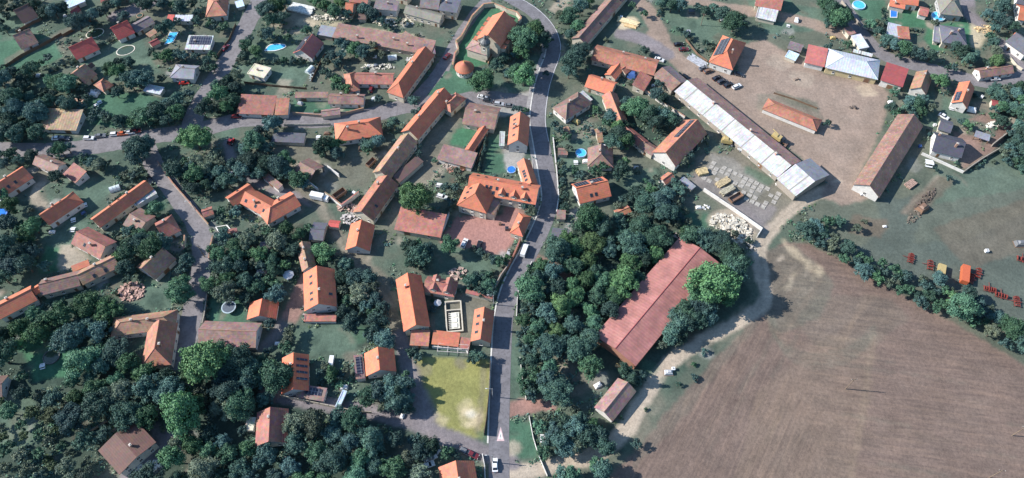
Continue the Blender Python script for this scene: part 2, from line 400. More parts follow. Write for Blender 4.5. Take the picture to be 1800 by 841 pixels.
B('carport','light tan flat carport roof right of the red house with grey wing',None,[('00',1055,265,1130,215,1100,190,2.4,'s',6,'tan',dict(open=1))],'carport')
B('house','four-sided orange hipped house at the top edge left of the side road','the hipped house at the top edge',[('10',0,122,150,110,175,-15,4,'h',30,'oldorange',dict(wall='white',chim=[(.7,.2)]))],H)
B('garden_shed','little grey-white shed between the hipped house and the side road',None,[('10',215,60,270,45,275,-5,2.4,'s',8,'bluewhite',dict(win=0))],S)
B('garden_shed','pale narrow lean-to roof on the right of the solar bungalow garden',None,[('10',0,335,40,330,60,255,2.4,'s',10,'lightgrey',dict(win=0))],S)
# --- sheet 10
B('house','long brown-roofed house cut by the top edge left of the church label place','the brown house at the top edge',[('10',1165,60,1330,78,1392,10,5,'s',10,'greybrown',dict(wall='white')),('10',965,98,1022,105,1090,28,3.5,'g',38,'orange'),('10',1020,15,1150,30,1165,-30,4.5,'g',38,'terra')],H)
B('garden_shed','dark brown small shed under the orange gable at the top edge',None,[('10',1075,135,1130,140,1150,98,2.6,'g',28,'darkbrown',dict(win=0))],S)
B('house','red-roofed house whose left slope is covered by solar panels near the teardrop pool','the red solar house by the pool',[('10',760,412,843,300,700,270,3.5,'g',36,'pinkred',dict(col2='red',wall='white',solar=[(.05,.95,.12,.9,1)],chim=[(.5,.05)]))],H)
B('barn','very long weathered brown single-slope barn with short grey left end','the long weathered brown barn',[('10',900,265,1595,392,1625,285,3.6,'s',9,'brown',dict(wall='stone',win=2,chim=[(.25,-.5),(.6,.1),(.75,-.3)])),('10',785,243,893,262,930,195,3.4,'s',8,'grey',dict(wall='stone',win=0))],BN)
B('bungalow','cream flat-roofed cube house with roof vents beside the lawn','the cream flat-roofed cube house',[('10',290,517,410,550,475,480,3.8,'f',0,'cream',dict(wall='white',chim=[(.42,.0)]))],H)
B('house','brown U-shaped cottage with hipped left wing around a small car yard','the brown U-shaped cottage',[('10',1048,592,1320,597,1345,515,3.5,'g',35,'terra',dict(chim=[(.55,.0)],wall='white')),('10',1095,640,1062,510,975,520,3.5,'h',35,'oldorange',dict(wall='white'))],H)
B('farmhouse','long vivid orange farmhouse with hipped lower end left of the church lane','the orange farmhouse by the church lane',[('',708,174,763,98,736,86,5,'ha',40,'orange',dict(col2='brown',wall='cream',chim=[(.6,.1)]))],'farmhouse')
RM = B('barn','wide terracotta barn roof with separate narrower right bay on the west road','the wide terracotta barn',[('10',213,800,470,812,520,675,3.4,'s',11,'terra',dict(wall='white',win=2)),('10',476,812,570,810,612,690,3.6,'s',10,'oldorange',dict(wall='white',win=2))],BN)
B('outbuilding','narrow weathered brown lean-to between wide terracotta barn and parapet house',None,[('10',630,690,862,690,872,648,3,'s',12,'brown',dict(win=2))],'outbuilding')
B('house','brown-roofed house with pale parapet gables on both ends by the west road','the parapet-gabled house',[('10',862,732,1112,738,1138,665,3.4,'g',32,'brown',dict(cap='tan',wall='white',chim=[(.35,.3),(.85,.0)]))],H)
B('garden_shed','weathered pink-brown shed on the west road below the parapet-gabled house',None,[('10',815,825,948,808,960,758,2.6,'g',28,'pinkbrown',dict(win=0))],S)
B('house','broad hipped tan-orange house on the south side of the west road','the broad hipped house',[('',592,250,675,238,667,206,4,'h',34,'orange',dict(col2='brown',wall='white',chim=[(.55,.05),(.3,-.3)]))],H)
# --- sheet 20
B('townhouse','tall dark grey-brown house cut by the top edge beside the church road',None,[('20',215,75,345,95,358,-25,6,'s',7,'darkgrey',dict(wall='cream')),('20',75,55,210,72,230,-25,5,'g',30,'greybrown',dict(wall='cream'))],H)
B('house','long dusty grey-brown roof opposite the church across the lane','the dusty roof opposite the church',[('20',-40,95,215,165,245,100,4,'g',28,'olive',dict(wall='cream')),('20',90,395,165,385,190,300,3.4,'s',10,'greybrown'),('20',-60,260,40,330,60,280,3.2,'s',10,'brown')],H)
# church
ch = B('church','baroque church with stepped orange roof, side buttresses and grey-capped bell turret','the church',[
 ('20',640,335,752,165,585,108,10.2,'g',38,'orange',dict(col2='terra',wall='cream',win=0,chim=[])),
 ('20',540,388,588,318,440,280,6.2,'h',22,'pinkbrown',dict(wall='cream',win=0)),
 ('20',700,175,760,120,640,100,6.5,'hb',34,'terra',dict(wall='cream',win=0))],'church')
def church_bits():
    f = FOOT[-3]; c = Vector((f[0], f[1], 0)); u = Vector((f[2], f[3], 0)); v = Vector((-u.y, u.x, 0)); hl, hw = f[4], f[5]
    o = Vector((FOOT[-3][0], FOOT[-3][1], 0)); a = math.atan2(u.y, u.x)
    for s in (-1, 1):
        for k in range(5):
            p = c + u*(-hl*.8+k*hl*.4) + v*(s*(hw+.35)) - o; b = MB(); b.box((p.x,p.y,3.3), (1.3,2.4,6.8), 0, rz=a); b.box((p.x,p.y,6.85), (2.4,2.9,.35), 1, rz=a)
            b.obj('buttress', [wallmat('cream'), roofmat('orange')], ch)
            if k < 4:
                q = c + u*(-hl*.6+k*hl*.4) + v*(s*(hw-.5+.06)) - o
                link('window', window_mesh(1.3, 3.6), ch, (q.x, q.y, 3.8), a+(0 if s > 0 else math.pi))
    q0 = P(853, 80, 9); p = Vector((q0.x, q0.y, 0)) - o
    b = MB(); b.box((p.x,p.y,6), (3.0,3.0,8), 0, rz=a); b.box((p.x,p.y,10.1), (3.5,3.5,.3), 0, rz=a); tw = b.obj('tower', wallmat('cream'), ch)
    b = MB(); prof = [(2.3,10.25),(2.45,10.7),(2.2,11.5),(1.3,12.4),(.6,12.8),(.5,13.4),(.8,13.8),(.4,14.4),(.06,15.1)]
    for (r0,z0),(r1,z1) in zip(prof, prof[1:]): b.tube((p.x,p.y,z0),(p.x,p.y,z1), r0, r1, 12)
    b.obj('cupola', plain('slate_cupola', (.075,.08,.085), .5), tw)
    b = MB(); b.box((p.x,p.y,15.3), (.09,.09,1.2)); b.box((p.x,p.y,15.5), (.7,.09,.085)); b.obj('cross', plain('gilt', (.5,.35,.08), .4), tw)
    for s in (0, math.pi/2, math.pi, -math.pi/2):
        q = p + Vector((math.cos(a+s+math.pi/2), math.sin(a+s+math.pi/2), 0))*1.52
        link('louvre', window_mesh(1.0, 1.6), tw, (q.x, q.y, 8.2), a+s)
church_bits()
def rotunda():
    p = P(817, 128, 0); root = thing('rotunda','small round chapel with conical orange tile roof and white drum wall','chapel', p)
    n = 28; b = MB(); b.tube((0,0,-.1),(0,0,3.1), 3.7, 3.7, n); b.obj('wall', wallmat('white'), root, smooth=False)
    b = MB(); b.tube((0,0,3.0),(0,0,3.2), 4.3, 4.3, n); b.tube((0,0,3.2),(0,0,4.4), 4.3, 2.9, n); b.tube((0,0,4.4),(0,0,6.4), 2.9, .25, n); ro = b.obj('roof', roofmat('orange'), root)
    b = MB(); b.tube((0,0,6.3),(0,0,7.1), .25, .2, 8); b.tube((0,0,7.1),(0,0,8), .06, .04, 6); b.obj('finial', plain('gilt', (.5,.35,.08), .4), ro)
    for k in range(6):
        a = R(-150+k*24); link('window', window_mesh(.7, 1.2), root, (3.72*math.cos(a), 3.72*math.sin(a), 1.8), a-math.pi/2)
    FOOT.append((p.x, p.y, 1, 0, 4, 4)); LAND.append((817, 122, 'the round chapel'))
rotunda()
# the long farm row running down from the rotunda
B('farmhouse','upper orange segment of the long farm row, with short hipped cross wing','the upper orange part of the farm row',[('',731,251,793,176,771,154,5,'g',40,'orange',dict(col2='brown',wall='cream',chim=[(.3,.05),(.85,.1)])),('20',285,800,395,700,330,645,4.2,'h',34,'oldorange',dict(wall='cream',chim=[(.2,.3)]))],'farmhouse')
B('farmhouse','middle segment of the long farm row, weathered tan roof with cream gable','the middle part of the farm row',[('',686,316,735,250,704,239,4.6,'g',40,'tan',dict(col2='darkbrown',wall='cream')),('',702,322,744,285,733,273,3,'s',14,'darkbrown',dict(win=0))],'farmhouse')
B('farmhouse','lower segment of the long farm row, orange turning brown at the top','the lower part of the farm row',[('',658,386,703,322,663,313,4.4,'g',36,'oldorange',dict(col2='terra',wall='cream',sky=[(.3,.4,-1)]))],'farmhouse')
B('house','small bright orange gabled house standing alone below the long farm row','the small bright orange gabled house',[('',650,443,659,397,617,393,3.4,'g',35,'bright',dict(wall='white',win=2))],H)
B('house','brown wide-roofed house right of the hipped cross wing by the car park','the wide brown house below the green',[('',811,218,868,228,882,190,4,'g',26,'brown',dict(col2='greybrown',wall='cream')),('21',485,20,590,60,610,0,4.1,'s',18,'oldorange')],H)
B('outbuilding','slim vivid orange outbuilding leaning on the flat brown barn','the slim orange outbuilding',[('21',445,238,556,70,500,45,3.3,'g',30,'orange',dict(win=2))],'outbuilding')
B('barn','flat brown barn roof with pale left edge beside the walled lawn','the flat brown barn',[('21',190,280,432,345,482,237,3.6,'s',8,'pinkbrown',dict(cap='tan',win=2,wall='white'))],BN)
B('house','tall orange ridge-roofed house by the main road with white annex on its left','the tall house with the white annex',[('',928,258,932,208,897,205,6.2,'g',40,'orange',dict(col2='brown',wall='white',sky=[(.8,.5,1),(.65,.5,1),(.5,.5,1),(.25,.55,1)],chim=[(.5,.3)])),('21',630,187,668,188,672,85,3,'f',0,'white',dict(wall='white'))],H)
B('manor','large orange manor with long front wing, three dormers and many roof windows','the large orange manor',[
 ('21',400,510,885,602,925,465,6.8,'g',38,'orange',dict(wall='cream',sky=[(.12,.5,-1),(.27,.55,-1),(.33,.55,-1),(.42,.55,-1),(.38,.25,-1),(.58,.3,-1),(.8,.35,-1),(.84,.35,-1),(.9,.2,-1),(.1,.5,1),(.22,.5,1),(.38,.55,1),(.72,.5,1),(.85,.5,1)],dorm=[(.50,.12,-1,2.6),(.68,.12,-1,2.6),(.83,.12,-1,2.6)],chim=[(.42,.05),(.78,-.2)])),
 ('21',545,655,605,520,390,480,6.3,'ha',38,'orange',dict(col2='terra',wall='cream',sky=[(.3,.4,1),(.6,.4,1),(.8,.5,1)])),
 ('21',905,462,850,290,755,305,6.0,'g',38,'orange',dict(col2='terra',wall='cream',sky=[(.2,.5,1),(.35,.5,1),(.45,.5,1),(.55,.5,1)])),
 ('21',598,675,645,562,572,535,4.8,'s',14,'brown',dict(wall='cream'))],'manor house')
B('outbuilding','small hipped orange gatehouse on the red paved yard','the hipped orange gatehouse',[('21',795,832,858,690,770,655,4,'h',36,'orange',dict(col2='brown',wall='cream',chim=[(.4,.2)]))],'outbuilding')
B('barn','plain pinkish brown barn left of the red paved yard','the pinkish brown barn',[('',692,404,774,418,786,377,3.8,'s',9,'terra',dict(cap='tan',win=2))],BN)
B('house','tan hipped house on the right bank of the main road opposite the church trees','the tan hipped house by the main road',[('20',1115,838,1300,720,1172,655,4,'h',36,'brown',dict(col2='darkbrown',cap='olive',wall='white',chim=[(.4,0)]))],H)
B('garden_shed','narrow white-topped shed behind the tan hipped house',None,[('20',1270,715,1310,690,1200,650,2.5,'s',5,'white',dict(win=0))],S)
B('barn','long diagonal brown barn with dark right slope cut by the top edge','the diagonal brown barn at the top edge',[('',1031,78,1110,-14,1083,-22,4.6,'g',32,'brown',dict(col2='darkbrown',win=2,sky=[(.35,.3,-1),(.8,.4,-1)]))],BN)
B('farmhouse','rambling orange courtyard farm with several wings around a blue tarpaulin','the rambling courtyard farm',[('',1034,104,1145,132,1164,107,4.2,'g',28,'oldorange',dict(wall='cream',chim=[(.45,.2),(.8,.1)],win=1)),('30',212,638,270,540,180,505,3.4,'s',12,'terra'),('30',10,560,82,470,0,440,3.2,'g',28,'orange'),('30',85,520,130,490,60,455,3.0,'g',25,'terra')],'farmhouse')
B('cottage','winding chain of narrow orange-roofed cottages stepping down to the solar barn','the winding chain of orange cottages',[('20',1235,612,1420,675,1462,582,3.8,'g',35,'orange',dict(wall='cream',chim=[(.5,0)])),('',1078,223,1058,170,1084,164,3.5,'g',35,'oldorange',dict(wall='cream')),('',1090,232,1128,262,1138,247,3.2,'g',30,'terra',dict(wall='cream')),('31',170,200,270,262,310,200,3.2,'g',28,'brown',dict(wall='cream'))],'cottage')
B('barn','big gabled barn with orange left slope carrying a dark solar strip','the solar barn',[('31',428,340,650,105,492,0,5,'g',38,'oldorange',dict(col2='brown',wall='white',solar=[(.45,.97,.55,.86,1)],win=2))],BN)
B('house','four-sided orange house with black solar slope among the parked cars','the hipped solar house by the parked cars',[('30',835,490,930,300,760,255,4.6,'h',38,'orange',dict(wall='white',solar=[(.2,.8,.12,.8,1)],chim=[(.35,-.4)]))],H)
B('barn','barn with rusty top slope and white corrugated front slope at the top edge','the white-fronted barn at the top edge',[('30',990,122,1130,154,1160,72,3,'s',10,'white',dict(win=0)),('30',980,40,1165,75,1195,-30,4.6,'g',26,'terra',dict(win=2))],BN)
# --- sheet 30/40 big yard
B('garage','bright red low garage roof attached left of the grey hipped hall','the bright red garage',[('',1413,110,1448,118,1457,86,3.8,'s',6,'pinkred',dict(wall='white',win=0))],'garage')
B('hall','pale grey hipped hall with row of doors facing the dirt yard','the pale grey hipped hall',[('40',30,475,400,560,442,428,4.4,'h',24,'lightgrey',dict(wall='yellow',win=2,sky=[]))],'hall')
B('hall','dark red square hall between the pale grey hall and a brown cottage','the dark red square hall',[('40',420,562,577,612,642,490,4.6,'s',7,'darkred',dict(wall='white',win=2))],'hall')
B('cottage','steep brown-orange gabled cottage right of the dark red hall','the cottage right of the dark red hall',[('40',755,668,800,545,682,508,4,'g',38,'tan',dict(col2='darkbrown',wall='white',chim=[(.7,.1)]))],H)
B('house','modern orange gabled house with solar panels below the curving asphalt road','the orange house below the curving road',[('40',1042,768,1095,622,985,580,4.4,'g',38,'orange',dict(col2='brown',wall='white',solar=[(.08,.5,.15,.65,1)]))],H)
B('cottage','elongated brown cottage in the bend of the asphalt road at right','the brown cottage in the road bend',[('40',1130,552,1367,517,1330,450,3,'g',30,'brown',dict(cap='tan',wall='white',chim=[(.25,.2)]))],'cottage')
B('garage','grey narrow flat garage with brown top end by the asphalt road',None,[('40',285,350,225,255,290,235,3,'s',5,'lightgrey',dict(win=0)),('40',205,245,165,195,225,190,3.1,'s',6,'brown',dict(win=0))],'garage')
B('shelter','long thin white roofed shelter behind the pale grey hall',None,[('40',235,368,370,402,380,380,2.8,'s',5,'white',dict(open=1))],'shelter')
B('house','orange-roofed house with step annex beside rectangular blue pool at top right','the orange house by the rectangular pool',[('40',490,42,600,66,612,22,3.2,'s',10,'orange',dict(win=0)),('40',530,22,690,42,695,-30,4,'g',28,'orange',dict(wall='white')),('40',692,102,757,118,775,60,3,'g',24,'terra',dict(wall='white'))],H)
B('house','dusty olive-grey hipped house left of a dark paved lane at top right','the olive-grey hipped house',[('40',835,98,995,115,1000,-5,4.4,'h',26,'olive',dict(wall='grey',chim=[(.5,.2)]))],H)
B('bungalow','pale grey flat bungalow with one orange corner above the asphalt road','the pale bungalow with an orange corner',[('40',468,240,560,262,585,180,3.6,'f',0,'lightgrey',dict(wall='white')),('40',556,270,640,278,632,190,3.4,'s',7,'oldorange',dict(wall='white'))],H)
B('house','modern dark grey hipped house on a bright rounded lawn','the dark grey house on the rounded lawn',[('40',855,298,1035,322,1030,200,4.6,'h',24,'darkgrey',dict(wall='cream',chim=[(.6,0),(.3,-.3)])),('40',805,290,850,300,855,190,3,'f',0,'grey',dict(wall='cream'))],H)
B('house','dark slate roof in the top right corner',None,[('40',1390,25,1450,40,1450,-40,4.4,'g',30,'darkgrey',dict(wall='white')),('40',1400,140,1460,150,1440,40,3.6,'g',28,'orange',dict(wall='white'))],H)
B('garden_shed','small orange shed near the right edge above a white house',None,[('40',1355,262,1405,285,1430,250,2.6,'g',25,'orange',dict(win=0))],S)
B('house','white house with dark roof cut by the right edge beside a narrow lane','the white house cut by the right edge',[('40',1360,330,1500,430,1500,300,4.4,'g',30,'darkgrey',dict(wall='white'))],H)
B('garden_shed','tiny red garden shed in the scrub right of the orange gabled house',None,[('40',1208,740,1262,750,1270,712,2.4,'g',22,'darkred',dict(win=0))],S)
B('kiosk','little junk-roofed hut with pale blue front beside the bright red garage','the junk hut by the red garage',[('30',1195,395,1270,425,1310,385,2.6,'f',0,'bluewhite',dict(win=0)),('30',1215,340,1310,370,1335,318,2.8,'s',8,'greybrown',dict(open=1))],'hut')
# --- sheet 41 right
B('barn','very long rust-speckled gabled barn with dark right slope and white end wall','the long rusty barn',[('',1547,346,1624,220,1577,203,4.4,'g',34,'rust',dict(col2='darkbrown',wall='white',win=2,noridge=1))],BN)
B('house','dark slate-roofed house with white gable inside a walled garden','the dark slate house',[('41',775,218,985,270,1025,140,4,'g',32,'slate',dict(wall='white',chim=[(.12,.2),(.7,-.4)]))],H)
B('outbuilding','small dark outbuilding behind the dark slate house, beside the rusty barn',None,[('41',830,70,920,98,945,20,3,'g',24,'darkgrey',dict(win=0))],'outbuilding')
B('carport','low grey carport on the pink paved terrace of the walled garden',None,[('41',1085,118,1190,152,1215,112,2.4,'s',6,'grey',dict(open=1))],'carport')
st = B('stable','very long stable with white concrete front slope and brown-grey rear slope','the long white-roofed stable',[
 ('',1155,138,1188,166,1203,137,4.2,'g',20,'brown',dict(two=1,col2='greybrown',wall='stone',win=0,noridge=1)),
 ('',1189,164,1371,316,1404,280,4.1,'g',20,'white',dict(two=1,col2='pinkbrown',wall='stone',win=2,noridge=1,chim=[(.28,-.1),(.62,.05),(.87,-.1)])),
 ('',1368,317,1402,348,1455,305,4.9,'g',16,'white',dict(two=1,col2='grey',cap='grey',wall='stone',win=0,noridge=1))],'stable')
B('barn','low old orange barn standing alone on the dirt yard with hipped ends','the lone low barn on the dirt yard',[('',1337,191,1433,230,1448,212,3,'h',26,'oldorange',dict(wall='white',win=0))],BN)
B('barn','huge red corrugated barn with low ridge hidden among trees','the huge red barn',[('',1119,642,1266,461,1193,419,5.6,'g',11,'redcor',dict(wall='brick',win=0,cap='darkred'))],BN)
B('barn','lone pink-brown gabled shed with white end wall by the field track','the pink-brown shed by the field track',[('',1077,741,1119,688,1086,665,3.4,'g',30,'pinkbrown',dict(col2='brown',wall='white',win=2))],BN)
B('garden_shed','tiny pink-orange gabled shed above the paved storage yard','the tiny pink-orange shed',[('31',362,462,430,412,378,370,2.6,'g',30,'oldorange',dict(wall='white',win=0))],S)
B('garden_shed','grey tent-roofed shed left of the storage yard wall',None,[('31',365,580,412,520,345,490,2.4,'g',28,'greybrown',dict(win=0))],S)
B('garden_shed','weathered orange shed among the trees left of the storage yard',None,[('31',30,690,125,650,85,605,2.4,'g',25,'oldorange',dict(win=0))],S)
B('garage','grey rusty container garage between the tiny pink shed and the storage yard',None,[('31',545,495,578,470,490,405,2.5,'f',0,'grey',dict(win=0))],'garage')
B('house','brown hipped cottage with white terrace beside a small round blue pool','the brown cottage by the round pool',[('21',1435,335,1432,205,1253,207,3.6,'ha',30,'brown',dict(wall='white',chim=[(.6,.1)]))],H)
B('garden_shed','small brown gabled shed by the main road wall near the round pool',None,[('21',1045,250,1115,252,1112,203,2.4,'g',28,'brown',dict(win=0))],S)
B('garden_shed','tan wooden shed with slim pitched roof above the round blue pool',None,[('21',1330,165,1372,160,1335,65,2.3,'g',25,'tan',dict(win=0))],S)
B('garden_shed','ochre narrow garden shed close to the main road above the brown roadside shed',None,[('21',1100,105,1140,98,1108,50,2.2,'g',20,'tan',dict(win=0))],S)
B('house','orange house with two solar blocks on its upper slope right of the main road','the orange house with two solar blocks',[('21',1193,597,1418,542,1362,402,4,'g',36,'orange',dict(wall='white',solar=[(.04,.45,.15,.82,1),(.52,.9,.15,.82,1)],chim=[(.5,.1)],sky=[(.4,.35,-1),(.55,.35,-1)]))],H)
B('garage','tan flat garage at the main road below the house with two solar blocks',None,[('21',1035,702,1098,706,1100,640,2.6,'s',7,'pinkbrown',dict(win=0))],'garage')
B('garden_shed','dark low shed roof below the tan roadside garage',None,[('21',990,820,1110,838,1132,780,2.5,'s',10,'darkgrey',dict(win=0))],S)
# --- sheet 01 / 02 left
B('house','orange house with brown right slope cut by the left edge','the orange house at the left edge',[('01',5,560,250,400,140,340,4,'g',36,'orange',dict(col2='brown',wall='white',sky=[(.2,.4,-1),(.4,.4,-1),(.6,.4,-1)]))],H)
B('farmhouse','weathered brown angled farm building of two gabled wings round a gravel loop','the weathered brown angled farm',[('01',210,310,375,380,485,318,3.6,'g',30,'brown',dict(wall='white',chim=[(.7,.1)])),('01',430,378,520,442,622,375,3.4,'s',12,'terra',dict(wall='white'))],'farmhouse')
B('house','orange half-hipped house with darker lower slope below the gravel loop','the orange house below the gravel loop',[('01',355,740,600,575,505,515,4,'hb',38,'orange',dict(col2='brown',wall='white',sky=[(.3,.5,1),(.6,.5,1)],chim=[(.4,.3)]))],H)
B('house','long slim orange house with cream gable and white annex beside the lane','the long slim orange house',[('01',715,757,1092,482,1002,437,4,'g',36,'orange',dict(col2='terra',wall='cream',sky=[(.35,.5,1),(.5,.5,1)],chim=[(.65,.1)])),('01',958,607,1112,517,1068,482,3,'s',6,'white',dict(wall='white',win=0))],H)
B('barn','square weathered brown barn roof between slim orange house and lane corner','the square weathered barn',[('01',850,735,962,797,1112,690,3.4,'g',20,'brown',dict(wall='cream',win=0,chim=[(.5,-.3)]))],BN)
B('cottage','small brown cottage with cross ridge right beside the lane corner','the cottage at the lane corner',[('01',1168,838,1290,775,1195,678,3.6,'hb',36,'terra',dict(wall='white',chim=[(.5,.1)]))],'cottage')
B('house','broad terracotta house with pale gravel drive at its lower left','the broad terracotta house with gravel drive',[('',121,427,172,454,209,427,4,'g',30,'terra',dict(col2='terra',wall='white',chim=[(.6,-.4)],sky=[(.4,.4,-1)]))],H)
B('farmhouse','left orange end of the long curved farmhouse row at the left edge','the orange end of the curved row',[('02',0,568,268,430,215,330,4.2,'g',34,'orange',dict(col2='oldorange',wall='white',chim=[(.4,.3)])),('02',245,400,318,355,300,300,3.4,'g',30,'orange')],'farmhouse')
B('farmhouse','brown middle of the curved farmhouse row with a pale end gable','the brown middle of the curved row',[('02',312,395,590,325,545,225,4.2,'g',32,'brown',dict(wall='cream',chim=[(.2,.3)]))],'farmhouse')
B('farmhouse','tan right end of the curved farmhouse row with orange lean-to','the tan end of the curved row',[('02',590,325,852,195,795,108,4.3,'g',34,'tan',dict(col2='brown',wall='cream',sky=[(.35,.3,-1),(.65,.3,-1)])),('02',520,232,640,185,612,148,3.2,'s',12,'orange')],'farmhouse')
B('cottage','small tan gabled cottage tapering among trees left of the lane','the tapering tan cottage',[('02',1085,297,1235,150,1115,50,3.4,'g',36,'tan',dict(wall='white',win=2))],'cottage')
B('house','old brown hipped L-shaped house at the lower lane with long top wing','the old hipped L-shaped house',[('02',775,690,1235,632,1255,498,4.6,'h',34,'tan',dict(col2='tan',wall='white',chim=[(.35,.0),(.6,-.1)])),('',300,646,312,572,262,568,4.5,'ha',34,'oldorange',dict(wall='white',chim=[(.4,-.3)]))],H)
# --- sheet 11
B('farmhouse','V-shaped orange farmhouse with three wings round a paved court','the V-shaped orange farmhouse',[('11',285,612,478,720,500,575,4,'g',36,'orange',dict(wall='white',sky=[(.15,.4,-1),(.5,.4,-1),(.8,.4,-1)],chim=[(.45,-.4)])),('11',215,615,372,512,292,455,3.9,'g',34,'orange',dict(col2='terra',wall='white',sky=[(.5,.4,1)])),('11',455,735,692,600,590,515,3.95,'ha',34,'orange',dict(wall='white',chim=[(.6,.4)]))],'farmhouse')
B('outbuilding','narrow brown outbuilding closing the court of the V-shaped farmhouse',None,[('11',400,405,510,492,555,465,2.8,'s',14,'brown',dict(win=2,wall='white'))],'outbuilding')
B('barn','open brown diamond-shaped barn roof on posts on the grass slope','the diamond-shaped open barn',[('11',608,372,715,432,857,340,4,'g',26,'brown',dict(open=1))],BN)
B('shed','long flat dark grey shed roof beside the west road','the flat dark grey shed',[('11',470,158,700,168,708,98,2.8,'s',6,'darkgrey',dict(win=0))],S)
B('garden_shed','small red-roofed shed left of the small bright orange house',None,[('11',880,755,955,765,945,715,2.4,'g',25,'red',dict(win=0))],S)
B('garden_shed','dark bluish shed roof half under trees left of the small red shed',None,[('',548,422,573,424,571,392,2.8,'g',20,'darkgrey',dict(win=0))],S)
B('garden_shed','brown shed by the lane below left of the V-shaped farmhouse',None,[('11',0,690,75,665,40,615,2.6,'g',28,'terra',dict(win=0))],S)
B('garden_shed','small terracotta hut beside the water basin near the lane',None,[('11',150,808,240,795,215,765,2.4,'s',10,'terra',dict(win=0))],S)
B('garden_shed','grey-brown shed under the trees beside the lane garden',None,[('12',395,95,472,102,475,-5,2.7,'g',22,'greybrown',dict(win=0))],S)
# --- sheet 12
B('house','patchy tan house with broken roofline above the bright orange house','the patchy tan house',[('12',790,212,745,30,640,42,3.6,'g',34,'tan',dict(col2='darkbrown',wall='white',win=0,chim=[(.3,.2),(.7,0)]))],H)
B('house','large bright orange two-storey house with dark skylights and front porch','the large bright orange house',[('12',930,490,915,225,692,232,5.6,'g',34,'bright',dict(wall='white',sky=[(.2,.55,1),(.36,.55,1),(.62,.55,1),(.8,.55,1),(.3,.3,-1)],chim=[(.35,-.1)]))],H)
B('porch','flat terracotta porch with balustrade along the front of the bright orange house',None,[('12',700,582,925,582,925,530,2.3,'f',0,'terra',dict(wall='white',win=0))],'porch')
B('garage','small bright orange garage with trellis left side beside the round trampoline','the small bright orange garage',[('12',500,577,520,458,320,440,2.9,'g',30,'bright',dict(col2='bright',wall='white',win=0))],'garage')
B('barn','long brown barn with hipped right end standing across the lower lane','the long brown barn by the lower lane',[('',350,608,452,612,458,568,4,'g',32,'pinkbrown',dict(col2='brown',cap='tan',wall='white',win=2))],BN)
# --- sheet 22 farm compound
B('farmhouse','long bright orange wing on the left side of the walled courtyard','the bright orange wing of the courtyard',[('',757,578,741,487,695,489,5.6,'g',36,'bright',dict(wall='cream'))],'farmhouse')
B('outbuilding','low terracotta sheds with glass canopy closing the courtyard bottom','the terracotta sheds closing the courtyard',[('22',-5,750,128,757,150,645,3.2,'s',12,'oldorange',dict(wall='cream')),('22',155,742,345,762,355,662,3.2,'s',11,'orange',dict(wall='cream',sky=[])),('22',350,770,420,778,430,700,3,'s',9,'terra',dict(wall='cream'))],'outbuilding')
B('cottage','terracotta house with two gabled dormers at the top of the courtyard','the terracotta house with two dormers',[('22',100,372,318,412,340,300,4,'hb',36,'terra',dict(wall='cream',dorm=[(.32,.2,-1,2.5),(.75,.2,-1,2.5)],chim=[(.4,.2)]))],'cottage')
B('outbuilding','narrow terracotta roof along the top wall of the courtyard',None,[('22',385,378,575,422,598,402,2.8,'s',14,'terra',dict(wall='cream',win=0))],'outbuilding')
B('house','orange roadside house with three roof windows closing the courtyard at right','the roadside house with three roof windows',[('22',572,735,598,508,458,498,4.8,'g',36,'orange',dict(col2='darkbrown',wall='cream',sky=[(.75,.5,1),(.5,.5,1),(.25,.5,1)],chim=[(.55,-.1)]))],H)
B('garden_shed','white-blue sheet-roofed shed in the garden above the courtyard wall',None,[('22',510,322,595,352,617,315,2.4,'s',7,'bluewhite',dict(win=0))],S)
# --- sheet 13 / 03 / 23 bottom
B('house','bright orange house with rows of dark panels on its right slope','the orange house with panel rows',[('',543,690,543,626,496,627,4.2,'g',34,'bright',dict(wall='white',solar=[(.27,.33,.1,.8,-1),(.45,.51,.1,.8,-1),(.62,.68,.1,.8,-1),(.8,.86,.1,.8,-1)]))],H)
B('garage','pink flat-roofed garage carrying a small block of solar panels',None,[('13',655,277,850,307,848,208,2.9,'s',5,'pinkbrown',dict(wall='white',win=0,solar=[(.25,.85,.35,.85,0)])),('13',945,352,978,362,972,222,2.6,'f',0,'bluewhite',dict(wall='white',win=0))],'garage')
B('house','square bright orange house with glazed lean-to left of the dry plot','the square orange house beside the plot',[('',697,656,693,616,640,619,4.6,'g',33,'bright',dict(wall='white',chim=[(.5,.05)])),('',642,664,637,622,621,626,3.2,'s',10,'pinkbrown',dict(wall='white',solar=[(.2,.9,.2,.8,0)],win=0))],H)
B('house','red-brown gabled house with cream flat annex in the lower woodland','the red-brown house in the woodland',[('',505,782,507,722,452,722,4.4,'g',32,'terra',dict(wall='white',chim=[(.7,.05)])),('13',288,507,350,510,350,415,3,'f',0,'cream',dict(wall='white',win=0))],H)
B('villa','big square villa with plain chocolate-brown roof and white chimney at lower left','the chocolate-roofed villa',[('03',685,645,835,815,1105,597,5.8,'g',9,'choc',dict(wall='white',chim=[(.62,.15)],noridge=1))],'villa')
B('house','bright orange roof cut by the bottom edge beside parked cars','the orange house at the bottom edge',[('',842,862,833,806,771,826,4.4,'g',32,'orange',dict(col2='darkbrown',wall='white'))],H)
B('house','dark brown roof cut by the left edge in the lower woodland',None,[('03',-90,290,45,278,35,120,3.4,'g',30,'darkbrown',dict(wall='white'))],H)
B('house','terracotta house with long pale wall cut by the top edge left of the diagonal barn',None,[('10',1350,-15,1440,10,1442,-40,4,'g',30,'brown')],H)
